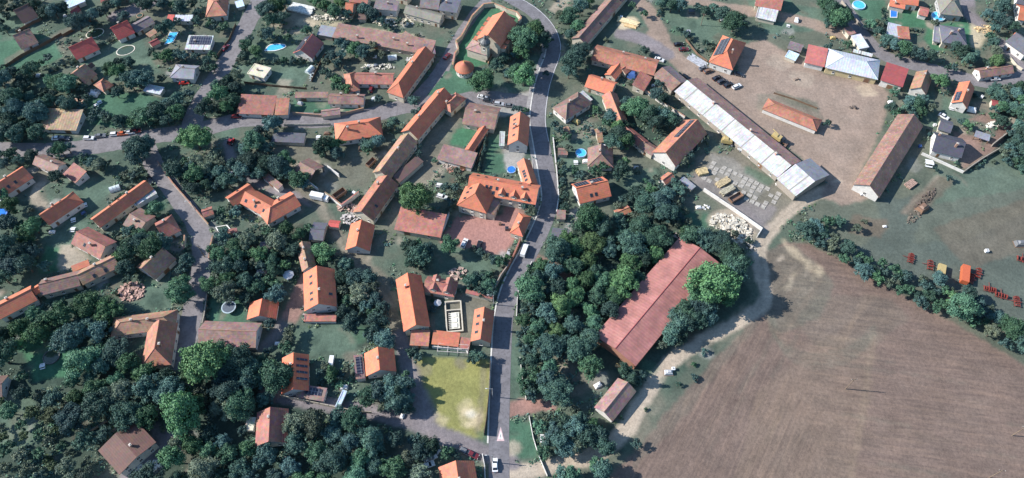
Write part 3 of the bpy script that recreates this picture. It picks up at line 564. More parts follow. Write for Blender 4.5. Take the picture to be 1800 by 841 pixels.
# ================================================================ GROUND: one sheet, split by what covers it
GX = np.concatenate([-np.array([2600,1700,1000,650,450,370]), np.arange(-330, 330.1, .75), np.array([370,450,650,1000,1700,2600])])
GY = np.concatenate([-np.array([2600,1700,900,500,300,210]), np.arange(-165, 235.1, .75), np.array([290,400,650,1000,1700,2600])])
XX, YY = np.meshgrid(GX, GY)
def vnoise(x, y, s, seed):
    r = np.random.RandomState(seed); T_ = r.rand(256, 256)
    u = x/s + 1000; v = y/s + 1000; i = np.floor(u).astype(int); j = np.floor(v).astype(int); fu = u-i; fv = v-j
    fu = fu*fu*(3-2*fu); fv = fv*fv*(3-2*fv); g = lambda a, b: T_[a % 256, b % 256]
    return (g(i,j)*(1-fu)+g(i+1,j)*fu)*(1-fv) + (g(i,j+1)*(1-fu)+g(i+1,j+1)*fu)*fv
def fbm(x, y, s, seed, o=4):
    t = 0; a = 1; w = 0
    for k in range(o): t = t + a*vnoise(x, y, s/2**k, seed+k); w += a; a *= .55
    return t/w
WX = XX + (fbm(XX, YY, 5, 1)-.5)*4.5; WY = YY + (fbm(XX, YY, 5, 9)-.5)*4.5
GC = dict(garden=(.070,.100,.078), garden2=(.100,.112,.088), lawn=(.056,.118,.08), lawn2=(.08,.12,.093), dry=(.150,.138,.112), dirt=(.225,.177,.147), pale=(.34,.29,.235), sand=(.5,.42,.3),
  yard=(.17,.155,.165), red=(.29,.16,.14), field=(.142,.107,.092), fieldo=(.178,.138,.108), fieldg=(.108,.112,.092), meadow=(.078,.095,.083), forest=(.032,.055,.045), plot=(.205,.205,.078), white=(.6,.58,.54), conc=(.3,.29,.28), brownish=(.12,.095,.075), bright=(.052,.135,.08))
n1 = fbm(XX, YY, 38, 21)[..., None]; n2 = fbm(XX, YY, 11, 33)[..., None]; n3 = fbm(XX, YY, 2.6, 44, 3)[..., None]
a_ = lambda k: np.array(GC[k])
CL = a_('garden') + (a_('garden2')-a_('garden'))*np.clip((n1-.35)*3, 0, 1)
CL = CL + (a_('dry')-CL)*np.clip((n2-.55)*4, 0, 1)*.7
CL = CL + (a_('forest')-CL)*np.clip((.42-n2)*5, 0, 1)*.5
CLS = np.zeros(XX.shape, int); FW_ = np.zeros(XX.shape)
KIND = ['ground', 'ploughed_field', 'dirt_yard', 'track', 'lawn', 'meadow', 'paving']
def poly_mask(pts, warp=1.0):
    w = [P(*q) for q in pts]; xs = [p.x for p in w]; ys = [p.y for p in w]
    X = XX + (WX-XX)*warp; Y = YY + (WY-YY)*warp; m = np.zeros(XX.shape, bool)
    j0 = np.searchsorted(GY, min(ys)-5); j1 = np.searchsorted(GY, max(ys)+5); i0 = np.searchsorted(GX, min(xs)-5); i1 = np.searchsorted(GX, max(xs)+5)
    x = X[j0:j1, i0:i1]; y = Y[j0:j1, i0:i1]; c = np.zeros(x.shape, bool)
    for k in range(len(w)):
        a, b = w[k], w[k-1]
        if a.y == b.y: continue
        c ^= ((a.y > y) != (b.y > y)) & (x < (b.x-a.x)*(y-a.y)/(b.y-a.y)+a.x)
    m[j0:j1, i0:i1] = c; return m
def apply(m, col, cls=None, var=.25, s=1.0, fw=0):
    c = a_(col)[None] * (1 + (n3[m]-.5)*2*var + (n2[m]-.5)*var*1.6)
    CL[m] = CL[m]*(1-s) + c*s
    if cls: CLS[m] = KIND.index(cls)
    if s > .6: FW_[m] = fw
def paint(pts, col, cls=None, warp=.6, **k): apply(poly_mask(pts, warp), col, cls, **k)
def stroke(pts, w, col, cls=None, warp=.35, soft=None, **k):
    q = smooth([P(*p) for p in pts]); m = w+6
    J0 = np.searchsorted(GY, min(p.y for p in q)-m); J1 = np.searchsorted(GY, max(p.y for p in q)+m); I0 = np.searchsorted(GX, min(p.x for p in q)-m); I1 = np.searchsorted(GX, max(p.x for p in q)+m)
    X = XX[J0:J1,I0:I1]; Y = YY[J0:J1,I0:I1]; X = X+(WX[J0:J1,I0:I1]-X)*warp; Y = Y+(WY[J0:J1,I0:I1]-Y)*warp; d = np.full(X.shape, 1e9); gx, gy = GX[I0:I1], GY[J0:J1]
    for a, b in zip(q, q[1:]):
        j0 = np.searchsorted(gy, min(a.y,b.y)-w-4); j1 = np.searchsorted(gy, max(a.y,b.y)+w+4); i0 = np.searchsorted(gx, min(a.x,b.x)-w-4); i1 = np.searchsorted(gx, max(a.x,b.x)+w+4)
        x = X[j0:j1,i0:i1]-a.x; y = Y[j0:j1,i0:i1]-a.y; e = b-a; l2 = e.x**2+e.y**2+1e-9; t = np.clip((x*e.x+y*e.y)/l2, 0, 1)
        d[j0:j1,i0:i1] = np.minimum(d[j0:j1,i0:i1], np.hypot(x-t*e.x, y-t*e.y))
    mm = np.zeros(XX.shape, bool); mm[J0:J1,I0:I1] = d < w/2; apply(mm, col, cls, **k)
def dab(px, py, r, col, cls=None, ey=1, **k):
    c = P(px, py); q = r*max(1,ey)+5; j0 = np.searchsorted(GY, c.y-q); j1 = np.searchsorted(GY, c.y+q); i0 = np.searchsorted(GX, c.x-q); i1 = np.searchsorted(GX, c.x+q)
    a = rng.uniform(0, 3.14); co, si = math.cos(a), math.sin(a); x = WX[j0:j1,i0:i1]-c.x; y = WY[j0:j1,i0:i1]-c.y
    s_ = np.hypot(x*co+y*si, (-x*si+y*co)/ey) < r
    v = CL[j0:j1,i0:i1]; cc = a_(col)[None]*(1+(n3[j0:j1,i0:i1][s_]-.5)*.6); t = k.get('s', 1.0); v[s_] = v[s_]*(1-t)+cc*t
    if cls: CLS[j0:j1,i0:i1][s_] = KIND.index(cls)
def smooth(p, n=6):
    if len(p) < 3: return p
    o = []
    for i in range(len(p)-1):
        a, b, c, d = p[max(i-1,0)], p[i], p[i+1], p[min(i+2,len(p)-1)]
        for k in range(n):
            t = k/n; o.append(.5*((2*b)+(c-a)*t+(2*a-5*b+4*c-d)*t*t+(3*b-a-3*c+d)*t**3))
    return o+[p[-1]]
# woodland floors
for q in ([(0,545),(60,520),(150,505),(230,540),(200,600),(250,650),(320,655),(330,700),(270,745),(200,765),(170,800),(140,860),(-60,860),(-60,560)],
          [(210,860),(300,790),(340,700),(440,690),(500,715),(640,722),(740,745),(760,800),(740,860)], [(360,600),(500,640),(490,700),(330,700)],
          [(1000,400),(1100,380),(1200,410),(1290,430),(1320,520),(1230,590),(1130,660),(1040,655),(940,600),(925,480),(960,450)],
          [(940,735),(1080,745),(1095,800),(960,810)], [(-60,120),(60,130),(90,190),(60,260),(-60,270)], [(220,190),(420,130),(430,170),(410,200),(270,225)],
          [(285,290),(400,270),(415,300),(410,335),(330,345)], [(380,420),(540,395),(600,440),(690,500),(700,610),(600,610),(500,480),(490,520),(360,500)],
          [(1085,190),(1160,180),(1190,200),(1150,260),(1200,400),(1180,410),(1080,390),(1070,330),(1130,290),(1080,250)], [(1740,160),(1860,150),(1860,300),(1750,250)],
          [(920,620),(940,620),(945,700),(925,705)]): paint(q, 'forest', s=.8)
# lawns and gardens
for q, c in ([(0,55),(90,65),(110,100),(40,130),(-40,130),(-40,60)],'lawn'), ([(0,20),(60,30),(70,60),(0,75)],'lawn2'), ([(150,160),(260,165),(300,200),(230,225),(160,220)],'lawn'), ([(60,140),(120,130),(130,150),(70,165)],'lawn2'), \
    ([(430,75),(510,70),(540,100),(440,110)],'lawn2'), ([(430,110),(550,105),(535,150),(440,160),(400,125)],'lawn2'), ([(515,175),(640,180),(640,200),(520,205)],'lawn'), ([(230,15),(300,5),(330,40),(240,50)],'garden2'), \
    ([(135,80),(250,70),(280,130),(180,150),(130,120)],'lawn2'), ([(845,20),(890,12),(915,30),(905,45),(840,110),(815,115),(800,95)],'bright'), ([(820,95),(860,90),(870,110),(830,120)],'bright'), ([(745,160),(790,110),(830,130),(845,150),(820,165),(760,175)],'lawn'), \
    ([(870,125),(945,90),(955,110),(930,160),(860,165)],'lawn2'), ([(785,232),(838,220),(835,232),(820,262),(780,250)],'bright'), ([(860,240),(885,250),(890,300),(850,310)],'lawn'), ([(735,430),(830,430),(880,470),(870,500),(800,490),(740,470)],'lawn2'), \
    ([(500,580),(620,565),(625,620),(500,625)],'lawn2'), ([(365,520),(430,520),(430,570),(365,575)],'lawn'), ([(765,520),(800,520),(795,590),(765,590)],'lawn2'), ([(890,590),(920,590),(925,700),(897,705)],'lawn2'), ([(895,740),(935,740),(945,805),(895,805)],'lawn'), \
    ([(120,290),(200,330),(160,370),(110,350)],'lawn2'), ([(280,280),(420,215),(420,240),(300,275)],'lawn2'), ([(70,340),(130,360),(160,400),(90,460),(60,400)],'lawn2'), ([(80,430),(110,440),(105,480),(70,480)],'bright'), ([(210,500),(310,495),(300,540),(220,545)],'lawn2'), \
    ([(30,600),(130,590),(140,660),(60,670)],'bright'), ([(0,690),(60,690),(80,780),(0,790)],'lawn2'), ([(440,230),(480,210),(600,250),(560,290),(500,280)],'garden2'), ([(560,280),(680,250),(700,270),(640,340),(580,310)],'garden2'), \
    ([(1080,300),(1150,290),(1170,330),(1110,340)],'lawn2'), ([(1175,350),(1300,400),(1260,430),(1190,400)],'lawn'), ([(1150,0),(1230,10),(1290,60),(1240,75),(1180,50)],'lawn2'), ([(1090,20),(1140,20),(1140,50),(1095,55)],'lawn2'), \
    ([(1480,0),(1560,0),(1555,40),(1500,30)],'lawn'), ([(1565,15),(1625,20),(1630,50),(1560,45)],'bright'), ([(1630,50),(1700,35),(1710,60),(1700,90),(1640,90),(1625,70)],'bright'), ([(1310,0),(1500,20),(1490,50),(1350,60)],'lawn2'), \
    ([(1590,150),(1640,150),(1650,230),(1600,210)],'lawn2'), ([(1660,170),(1720,190),(1700,215),(1650,200)],'lawn2'), ([(1020,160),(1060,170),(1060,200),(1000,180)],'lawn2'), ([(980,250),(1040,240),(1030,300),(985,310)],'lawn2'), ([(960,130),(1000,140),(980,170),(965,170)],'garden2'), \
    ([(1320,60),(1420,80),(1400,110),(1330,100)],'garden2'), ([(1100,150),(1180,170),(1150,190),(1110,180)],'garden2'), ([(1115,230),(1170,290),(1120,300),(1090,260)],'garden2'): paint(q, c, 'lawn')
# meadow at right, plot, fields
paint([(1420,370),(1480,330),(1560,350),(1620,345),(1700,300),(1760,290),(1860,270),(2050,260),(2050,720),(1860,620),(1700,540),(1600,500),(1500,455),(1420,410)], 'meadow', 'meadow', var=.2)
paint([(1640,330),(1860,280),(1860,350),(1700,420),(1600,430)], 'garden2', s=.5); paint([(1640,400),(1860,330),(1900,420),(1700,470)], 'brownish', s=.5)
paint([(1645,290),(1860,240),(1860,320),(1640,360)], 'lawn2', s=.6)
paint([(1380,385),(1460,325),(1530,350),(1560,400),(1500,440),(1420,410)], 'garden2', s=.7); paint([(1500,375),(1560,385),(1550,420),(1490,410)], 'brownish', s=.7)
fld = [(1335,470),(1345,445),(1385,425),(1420,425),(1500,468),(1590,520),(1680,570),(1800,640),(2050,760),(2200,1100),(980,1100),(1060,850),(1120,790),(1200,690),(1290,600),(1340,540)]
paint(fld, 'field', 'ploughed_field', var=.16, fw=1)
paint([(1440,600),(1540,590),(1530,700),(1490,860),(1290,860),(1330,690)], 'fieldo', s=.38, var=.15)
paint([(1345,440),(1400,430),(1470,500),(1440,560),(1370,590),(1330,540)], 'fieldg', s=.55); paint([(1240,600),(1300,570),(1340,560),(1180,760),(1110,830),(1120,780)], 'fieldg', s=.35)
paint([(1400,560),(1440,520),(1560,520),(1600,560),(1520,620),(1430,610)], 'fieldg', s=.25)
stroke([(1385,428),(1405,447),(1428,468),(1440,482)],3,'sand',s=.4,warp=1.2)
for k in range(14): x = rng.uniform(1370,1430); y = rng.uniform(480,530); stroke([(x,y),(x+rng.uniform(5,16),y-rng.uniform(10,28))],rng.uniform(.5,1.4),rng.choice(['sand','pale','fieldo']),s=.3,warp=.9)
dab(1373,456,.9,'pale',s=.8); dab(1379,451,.8,'pale',s=.7)
for k in range(7):   # turning marks of the machines
    stroke([(1350-k*3,500),(1345+k*2,560+k*4),(1400,600+k*5),(1470,590+k*6),(1540-k*4,520)],.7,'fieldo',s=.35,warp=.15)
stroke([(1535,590),(1520,690),(1495,860)], 2.2, 'fieldo', s=.6)
for k in range(5): stroke([(1345+k*4,545),(1360+k*3,590+k*5),(1420,622+k*6),(1490,612+k*6),(1540,570+k*5)],.6,'fieldg',s=.45,warp=.12)
for k in range(60):
    x = rng.uniform(1150,1900); y = rng.uniform(560,860)
    if x < 1420: dx, dy = 60, -95
    else: dx, dy = 120, 22
    stroke([(x,y),(x+dx*.5+rng.uniform(-3,3),y+dy*.5),(x+dx,y+dy)], rng.uniform(.5,1.3), rng.choice(['fieldo','fieldg','brownish','field']), s=.28, warp=.25)
pm = poly_mask(fld, .6); out = ~pm & (CLS != 1)
pl = [(719,626),(862,633),(860,700),(848,773),(776,756),(757,742),(740,700)]
paint(pl, 'plot', 'meadow', var=.18, warp=.15); paint([(802,712),(820,705),(848,712),(844,762),(822,757),(806,748)],'sand',s=.35,warp=1.5); dab(818,722,1.6,'sand',s=.5); dab(838,735,1.8,'sand',s=.5); dab(830,750,1.5,'sand',s=.5); dab(768,740,3,'sand',s=.45); dab(745,650,3,'dry',s=.5)
stroke([(727,640),(745,700),(762,740)],1.5,'brownish',s=.6); stroke([(850,640),(848,700),(840,760)],2,'dry',s=.5); dab(828,726,1.6,'white',s=.5); dab(808,640,2,'dry',s=.7)
# yards, tracks, paving
paint([(1300,80),(1345,70),(1420,112),(1450,130),(1545,145),(1560,165),(1555,215),(1520,290),(1500,330),(1470,345),(1440,300),(1300,195),(1200,130),(1210,95),(1260,125),(1300,130)], 'dirt', 'dirt_yard', var=.18)
paint([(1330,165),(1400,170),(1440,190),(1450,215),(1440,240),(1330,195)],'dry',s=.7); paint([(1360,160),(1435,178),(1440,200),(1380,180)],'garden2',s=.6); dab(1410,140,5,'pale',s=.4); dab(1525,160,4,'sand',s=.35); dab(1370,110,5,'pale',s=.35)
for q in ([(1110,-10),(1135,15),(1155,50),(1175,85),(1220,125),(1275,165),(1330,205),(1400,255),(1470,320)], [(1200,-5),(1260,12),(1330,22),(1420,40),(1480,60)]): stroke(q, 7.5, 'dirt', 'track', var=.15)
stroke([(1150,60),(1190,110),(1240,145)],6,'dirt','track'); stroke([(1095,60),(1130,70),(1170,95)],8,'yard','track')
dab(1105,42,5.5,'sand',ey=.6,s=.8)
stroke([(1475,325),(1400,360),(1352,408),(1336,440),(1338,480),(1345,528),(1302,563),(1245,595),(1190,628),(1166,650),(1142,687),(1120,722),(1100,757),(1050,797),(980,818),(905,832)], 5, 'pale', 'track', var=.14)
stroke([(1470,330),(1400,362),(1352,410),(1338,445),(1340,490),(1335,540)], 1.2, 'dry', s=.4); stroke([(1050,795),(980,818),(905,832)],4,'pale',s=.4)
paint([(1455,320),(1500,320),(1530,350),(1480,360),(1440,345)],'dirt','track')
paint([(1225,275),(1290,260),(1370,325),(1400,350),(1370,380),(1335,405),(1215,320)], 'dry', 'dirt_yard', s=.9); paint([(1250,270),(1290,280),(1350,330),(1330,345),(1240,300)],'conc',s=.35); paint([(1285,345),(1370,365),(1338,400),(1290,372)],'yard',s=.6)
stroke([(1230,315),(1285,358),(1335,400)],7,'yard',s=.5); paint([(1310,290),(1360,315),(1350,330),(1310,305)],'lawn',s=.6)
paint([(890,170),(940,160),(945,210),(880,205),(820,185),(830,165)], 'conc', 'paving', s=.8); paint([(1010,55),(970,90),(1000,120),(985,60)],'pale',s=.4); dab(985,10,7,'pale',s=.6,ey=.5)
paint([(805,380),(925,380),(900,430),(880,450),(770,425),(790,400)], 'red', 'paving', var=.1, warp=.15); paint([(890,355),(925,370),(915,400),(880,385)],'red','paving',warp=.1)
paint([(880,250),(925,262),(915,300),(890,296)],'conc','paving',s=.8,warp=.1)
paint([(560,480),(530,480),(495,560),(520,570),(535,545)], 'red', 'paving', s=.7, warp=.2); paint([(490,560),(515,570),(470,620),(350,620),(360,608),(455,612)],'yard','paving',s=.7)
paint([(895,704),(975,697),(978,722),(925,728),(893,737)], 'red', 'paving', s=.75, warp=.2)
paint([(765,520),(865,512),(862,545),(830,600),(755,590)], 'dry', 'paving', s=.8); paint([(765,525),(785,525),(780,590),(762,590)],'lawn2',s=.8)
paint([(725,310),(770,270),(790,275),(775,310),(740,330)],'pale',s=.55); paint([(690,330),(760,230),(800,195),(815,200),(770,290),(720,380),(680,400)],'dry','track',s=.75)
paint([(700,240),(640,330),(560,320),(600,290)],'dry',s=.35); paint([(470,260),(560,250),(560,290),(500,290)],'dry',s=.6); paint([(480,240),(590,220),(590,240),(560,255)],'garden2',s=.6)
stroke([(400,250),(412,290),(460,325),(520,345),(545,355)],4,'yard','track'); stroke([(535,335),(565,365),(590,405),(620,445),(655,478),(680,510),(692,560),(705,600),(722,640),(745,720)],5,'dry','track',s=.85)
stroke([(560,345),(600,430),(690,540)],1.2,'pale',s=.4)
stroke([(470,690),(540,705),(610,716),(700,735),(790,770),(860,800),(900,815)], 5.5, 'yard', 'track'); stroke([(270,760),(300,780),(290,800),(255,820),(230,841)],7,'yard','track'); stroke([(60,300),(75,350),(90,365)],3,'dry',s=.6)
stroke([(75,320),(58,345),(75,362)],3.5,'pale','track',s=.7); paint([(62,290),(110,300),(105,320),(70,320)],'dry','track',s=.8); paint([(105,430),(125,430),(160,455),(130,470),(105,480)],'pale','track',s=.7)
stroke([(205,28),(240,15),(280,-5)],8,'yard','track'); stroke([(20,105),(80,75),(150,40)],6,'dry','track',s=.6); stroke([(470,330),(480,300),(560,285)],2,'pale',s=.6)
paint([(500,15),(560,25),(545,60),(500,60)],'pale',s=.5); stroke([(530,40),(600,45),(680,60),(740,68)],4,'sand',s=.5); stroke([(610,20),(700,30),(760,30)],5,'pale',s=.4)
paint([(340,385),(370,380),(400,420),(380,440)],'yard',s=.5); paint([(400,320),(450,340),(480,355),(450,350)],'conc',s=.8)
paint([(1705,40),(1740,45),(1725,85),(1705,85)],'sand','paving',s=.6); paint([(1675,230),(1730,245),(1720,265),(1760,225),(1700,210),(1740,200),(1780,222),(1750,265),(1690,300)],'red','paving',s=.5)
stroke([(1590,375),(1650,310)],1.5,'pale',s=.5); paint([(1580,375),(1650,310),(1680,320),(1610,380)],'brownish',s=.6)
stroke([(1700,0),(1705,25),(1720,40)],7,'yard','track'); stroke([(1760,75),(1790,110),(1800,130)],5,'yard','track'); stroke([(1710,200),(1730,185),(1760,210),(1800,225)],4,'dry','track')
paint([(970,215),(1040,210),(1050,245),(985,240)],'pale',s=.35); paint([(1000,370),(1020,365),(1010,420),(985,430)],'conc',s=.6); stroke([(930,450),(975,470),(1000,490)],4,'red','track',s=.6)
paint([(980,600),(1050,620),(1060,680),(1000,700),(970,640)],'dry',s=.6); paint([(205,510),(240,495),(250,520),(215,525)],'pale',s=.4); dab(232,512,4,'red',s=.35)
paint([(1270,350),(1330,400),(1330,430),(1290,440),(1240,410),(1250,370)],'dry',s=.3); dab(1285,400,8,'pale',s=.6,ey=1.1); dab(1310,410,4,'pale',s=.5)
stroke([(745,690),(760,730)],3,'yard',s=.7); stroke([(705,590),(716,640),(735,700),(752,745),(790,775)],5,'yard','track',s=.9)
for k in range(1500):   # worn spots, molehills, bare ground in the gardens
    x = rng.uniform(0,1800); y = rng.uniform(0,841); g = P(x,y); i = min(max(np.searchsorted(GX,g.x),0),len(GX)-1); j = min(max(np.searchsorted(GY,g.y),0),len(GY)-1)
    if CLS[j,i] in (0,4) and not (x > 1330 and y > 330): dab(x,y,rng.uniform(.6,3.2)*(1 if y>200 else 1.1),rng.choice(['dry','dry','lawn2','forest','forest','pale','garden2','brownish','lawn','conc']),s=rng.uniform(.25,.7),ey=rng.uniform(.3,1.2))
def beds():   # vegetable rows and trodden paths in the gardens
    for k in range(120):
        x = rng.uniform(0,1800); y = rng.uniform(0,700); g = P(x,y); i = min(max(np.searchsorted(GX,g.x),0),len(GX)-1); j = min(max(np.searchsorted(GY,g.y),0),len(GY)-1)
        if CLS[j,i] not in (0,4) or (x > 1330 and y > 330): continue
        a = rng.choice([.6,-.65,.1,1.2]); l = rng.uniform(6,20); c_ = rng.choice(['brownish','dry','pale','forest'])
        if rng.random() < .5:
            for q in range(rng.randint(3,6)): ox, oy = -math.sin(a)*q*6, math.cos(a)*q*5; stroke([(x+ox,y+oy),(x+ox+l*math.cos(a),y+oy+l*math.sin(a))],.75,c_,s=.5,warp=.1)
        else: stroke([(x,y),(x+l*1.2*math.cos(a),y+l*math.sin(a)+rng.uniform(-5,5)),(x+l*2.5*math.cos(a+.3),y+l*2*math.sin(a+.3))],rng.uniform(.7,1.3),'dry',s=.55,warp=.25)
beds()
for _ in range(1):   # soft, worn transitions between surfaces
    K = CL.copy(); K[1:-1,1:-1] = (CL[1:-1,1:-1]*2 + CL[:-2,1:-1]+CL[2:,1:-1]+CL[1:-1,:-2]+CL[1:-1,2:])/6; CL = K
def groundmat():
    m, n, b = nt('open_ground'); g = geo_pos(n)
    at = N(n, 'ShaderNodeAttribute', attribute_name='cover'); col = at.outputs['Color']; fw = at.outputs['Alpha']
    f1 = noise(n, .9, 5, .7, g); f2 = noise(n, 3.5, 3, .6, g); f3 = noise(n, .12, 3, .5, g)
    v = mix(n, f1, (.42,.44,.46), (1.6,1.57,1.52)); v2 = mix(n, f2, (.62,.64,.62), (1.4,1.36,1.38)); v3 = mix(n, f3, (.8,.84,.86), (1.2,1.15,1.12))
    c = mix(n, 1., col, v, 'MULTIPLY'); c = mix(n, 1., c, v2, 'MULTIPLY'); c = mix(n, 1., c, v3, 'MULTIPLY')
    # furrows: two working directions, the border between them bends through the field
    def furrow(rot, sx):
        sx = sx*1.25
        mp = N(n, 'ShaderNodeMapping'); mp.inputs['Rotation'].default_value = (0,0,rot); L(n, g, mp.inputs[0])
        m2 = N(n, 'ShaderNodeMapping'); m2.inputs['Scale'].default_value = (.055,sx,1); L(n, mp.outputs[0], m2.inputs[0]); mp = m2
        return noise(n, 1.0, 4, .65, mp.outputs[0], .6)
    sp = N(n, 'ShaderNodeSeparateXYZ'); L(n, g, sp.inputs[0])
    mr = N(n, 'ShaderNodeMapRange'); mr.inputs['From Min'].default_value = 95; mr.inputs['From Max'].default_value = 125; L(n, math_(n, 'ADD', math_(n, 'ADD', sp.outputs[0], math_(n, 'MULTIPLY', sp.outputs[1], .12)), math_(n, 'MULTIPLY', noise(n, .05, 3, .6, g), 40.)), mr.inputs[0]); side = mr.outputs[0]
    fa = furrow(R(-58), .7); fb = furrow(R(9), .62)
    fm = N(n, 'ShaderNodeMix', data_type='FLOAT'); L(n, side, fm.inputs[0]); L(n, fa, fm.inputs[2]); L(n, fb, fm.inputs[3]); ff = fm.outputs[0]
    fr = ramp(n, ff, [(.3, (.8,.8,.82)), (.5, (1,1,1)), (.68, (1.2,1.17,1.12))])
    c = mix(n, fw, c, mix(n, 1., c, fr, 'MULTIPLY'))
    L(n, c, b.inputs['Base Color']); b.inputs['Roughness'].default_value = 1; b.inputs['Specular IOR Level'].default_value = .1
    bp = N(n, 'ShaderNodeBump'); bp.inputs['Distance'].default_value = .35; bp.inputs['Strength'].default_value = .45; L(n, f1, bp.inputs['Height']); L(n, bp.outputs[0], b.inputs['Normal'])
    return m
GM = groundmat()
def build_ground():
    ny, nx = XX.shape; idx = np.arange(ny*nx).reshape(ny, nx); fc = CLS[:-1,:-1]
    Zb = 0*XX
    for k, name in enumerate(KIND):
        sel = fc == k
        if not sel.any(): continue
        q = np.stack([idx[:-1,:-1][sel], idx[:-1,1:][sel], idx[1:,1:][sel], idx[1:,:-1][sel]], 1)
        u, inv = np.unique(q.ravel(), return_inverse=True); me = bpy.data.meshes.new(name)
        me.vertices.add(len(u)); me.vertices.foreach_set('co', np.stack([XX.ravel()[u], YY.ravel()[u], Zb.ravel()[u]], 1).astype(np.float32).ravel())
        nf = len(q); me.loops.add(nf*4); me.loops.foreach_set('vertex_index', inv.astype(np.int32)); me.polygons.add(nf)
        me.polygons.foreach_set('loop_start', np.arange(0, nf*4, 4, dtype=np.int32)); me.update(calc_edges=True)
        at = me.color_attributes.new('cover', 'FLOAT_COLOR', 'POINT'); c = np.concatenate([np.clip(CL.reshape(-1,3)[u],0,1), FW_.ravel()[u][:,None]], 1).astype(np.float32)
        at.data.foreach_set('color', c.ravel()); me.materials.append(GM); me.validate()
        tag(link(name, me), kind='structure')
build_ground()
def ground_at(x, y):
    i = int(np.searchsorted(GX, x)); j = int(np.searchsorted(GY, y))
    return KIND[CLS[min(j,len(GY)-1), min(i,len(GX)-1)]]
# ---------------------------------------------------------------- asphalt roads
def asphalt(name, col):
    m, n, b = nt(name); g = geo_pos(n); f = noise(n, .25, 5, .7, g); f2 = noise(n, 3, 3, .6, g); f3 = noise(n, .9, 3, .6, g)
    c = ramp(n, f, [(.3, sc_(col,.72)), (.5, col), (.7, sc_(col,1.3))]); c = mix(n, math_(n,'MULTIPLY',f2,.35), c, sc_(col,.7))
    c = mix(n, ramp(n, f3, [(.53,(0,0,0)),(.57,(.55,.55,.55))]), c, sc_(col, .62))
    L(n, c, b.inputs['Base Color']); b.inputs['Roughness'].default_value = .9; return m
AM = asphalt('asphalt', (.145,.138,.15)); AL = asphalt('old_asphalt', (.165,.152,.158))
ROADS = []
def ribbon(name, pts, w, mat, z, off=0, pix=True, w1=None, thick=0, jit=0):
    p = smooth([P(*q) for q in pts], 8) if pix else pts; b = MB(); e = []
    for i, q in enumerate(p):
        d = (p[min(i+1,len(p)-1)]-p[max(i-1,0)]); d.z = 0; d.normalize(); s = Vector((-d.y, d.x, 0)); ww = w + ((w1 or w)-w)*i/(len(p)-1)
        j1 = rng.uniform(-jit,jit); j2 = rng.uniform(-jit,jit)
        e.append((q+s*(off+ww/2+j1), q+s*(off-ww/2+j2)))
    for (a, c), (a2, c2) in zip(e, e[1:]):
        t = [Vector((v.x,v.y,z)) for v in (a,c,c2,a2)]; b.face(t)
        if thick:
            for k in range(4):
                u, v = t[k], t[(k+1)%4]
                b.face([u, (u.x,u.y,z-thick), (v.x,v.y,z-thick), v])
    return tag(b.obj(name, mat), kind='structure')
def road(pts, w, mat, z, jit=0, name='road', w1=None):
    ribbon(name, pts, w, mat, z, jit=jit, w1=w1); q = smooth([P(*p) for p in pts], 4); ROADS.append((q, w))
MAIN = [(862,-25),(895,-4),(935,20),(962,48),(973,75),(972,98),(962,125),(952,160),(946,210),(952,250),(962,305),(968,345),(962,375),(948,410),(930,445),(912,478),(896,515),(886,560),(882,620),(879,700),(877,780),(878,900)]
road(MAIN, 6.6, AM, .036)
road([(780,125),(790,95),(810,60),(838,20),(868,-12),(880,-30)], 5.0, AL, .022, .15)
road([(946,185),(900,178),(850,172),(800,178),(745,182),(700,190),(640,205),(560,212),(480,209),(420,212),(350,228),(270,240),(200,252),(130,262),(60,266),(-40,262)], 8.5, AL, .028, .25)
road([(788,100),(765,135),(735,170),(705,192)], 5.5, AL, .016, .2)
road([(470,-30),(452,10),(425,60),(400,105),(375,145),(350,185),(335,225)], 8.5, AL, .02, .2)
road([(255,250),(268,285),(285,310),(315,350),(345,395),(355,430),(352,480),(342,530),(330,590),(318,650)], 7.5, AL, .014, .25)
road([(1465,-30),(1490,20),(1520,65),(1555,98),(1600,113),(1660,127),(1720,143),(1765,147),(1805,132),(1850,120)], 7, AL, .03, .1)
paint_white = plain('road_paint', (.62,.62,.62), .7, .18)
kerbm = plain('kerb_stone', (.5,.48,.45), .9, .2)
def sub(pts, i, j): return pts[i:j]
ribbon('kerb', MAIN[3:21], .55, kerbm, .13, off=-3.62, thick=.14)
ribbon('pavement', MAIN[4:14], 1.5, asphalt('pavement_asphalt', (.27,.255,.25)), .11, off=-4.7, thick=.12)
ribbon('road_marking', MAIN[:10], .16, paint_white, .041, off=3.0)
def tri():
    c = P(880,763); b = MB(); h, w = 4.8, 2.5
    A_ = [Vector((c.x-w/2,c.y-h/2,.044)), Vector((c.x+w/2,c.y-h/2,.044)), Vector((c.x,c.y+h/2,.044))]
    g = sum(A_, Vector())/3; I_ = [g+(a-g)*.55 for a in A_]
    for k in range(3): b.face([A_[k], A_[(k+1)%3], I_[(k+1)%3], I_[k]], 0)
    b.face(I_, 1)
    for q in ((0,.35,.22,.9),(0,-.4,.22,.25)): b.face([Vector((c.x+q[0]-q[2]/2, c.y+q[1]-1-q[3]/2, .048)), Vector((c.x+q[0]+q[2]/2, c.y+q[1]-1-q[3]/2, .048)), Vector((c.x+q[0]+q[2]/2, c.y+q[1]-1+q[3]/2, .048)), Vector((c.x+q[0]-q[2]/2, c.y+q[1]-1+q[3]/2, .048))], 2)
    tag(b.obj('road_marking', [plain('red_road_paint', (.5,.36,.36), .8), paint_white, plain('black_paint', (.06,.06,.06))]), kind='structure')
tri()
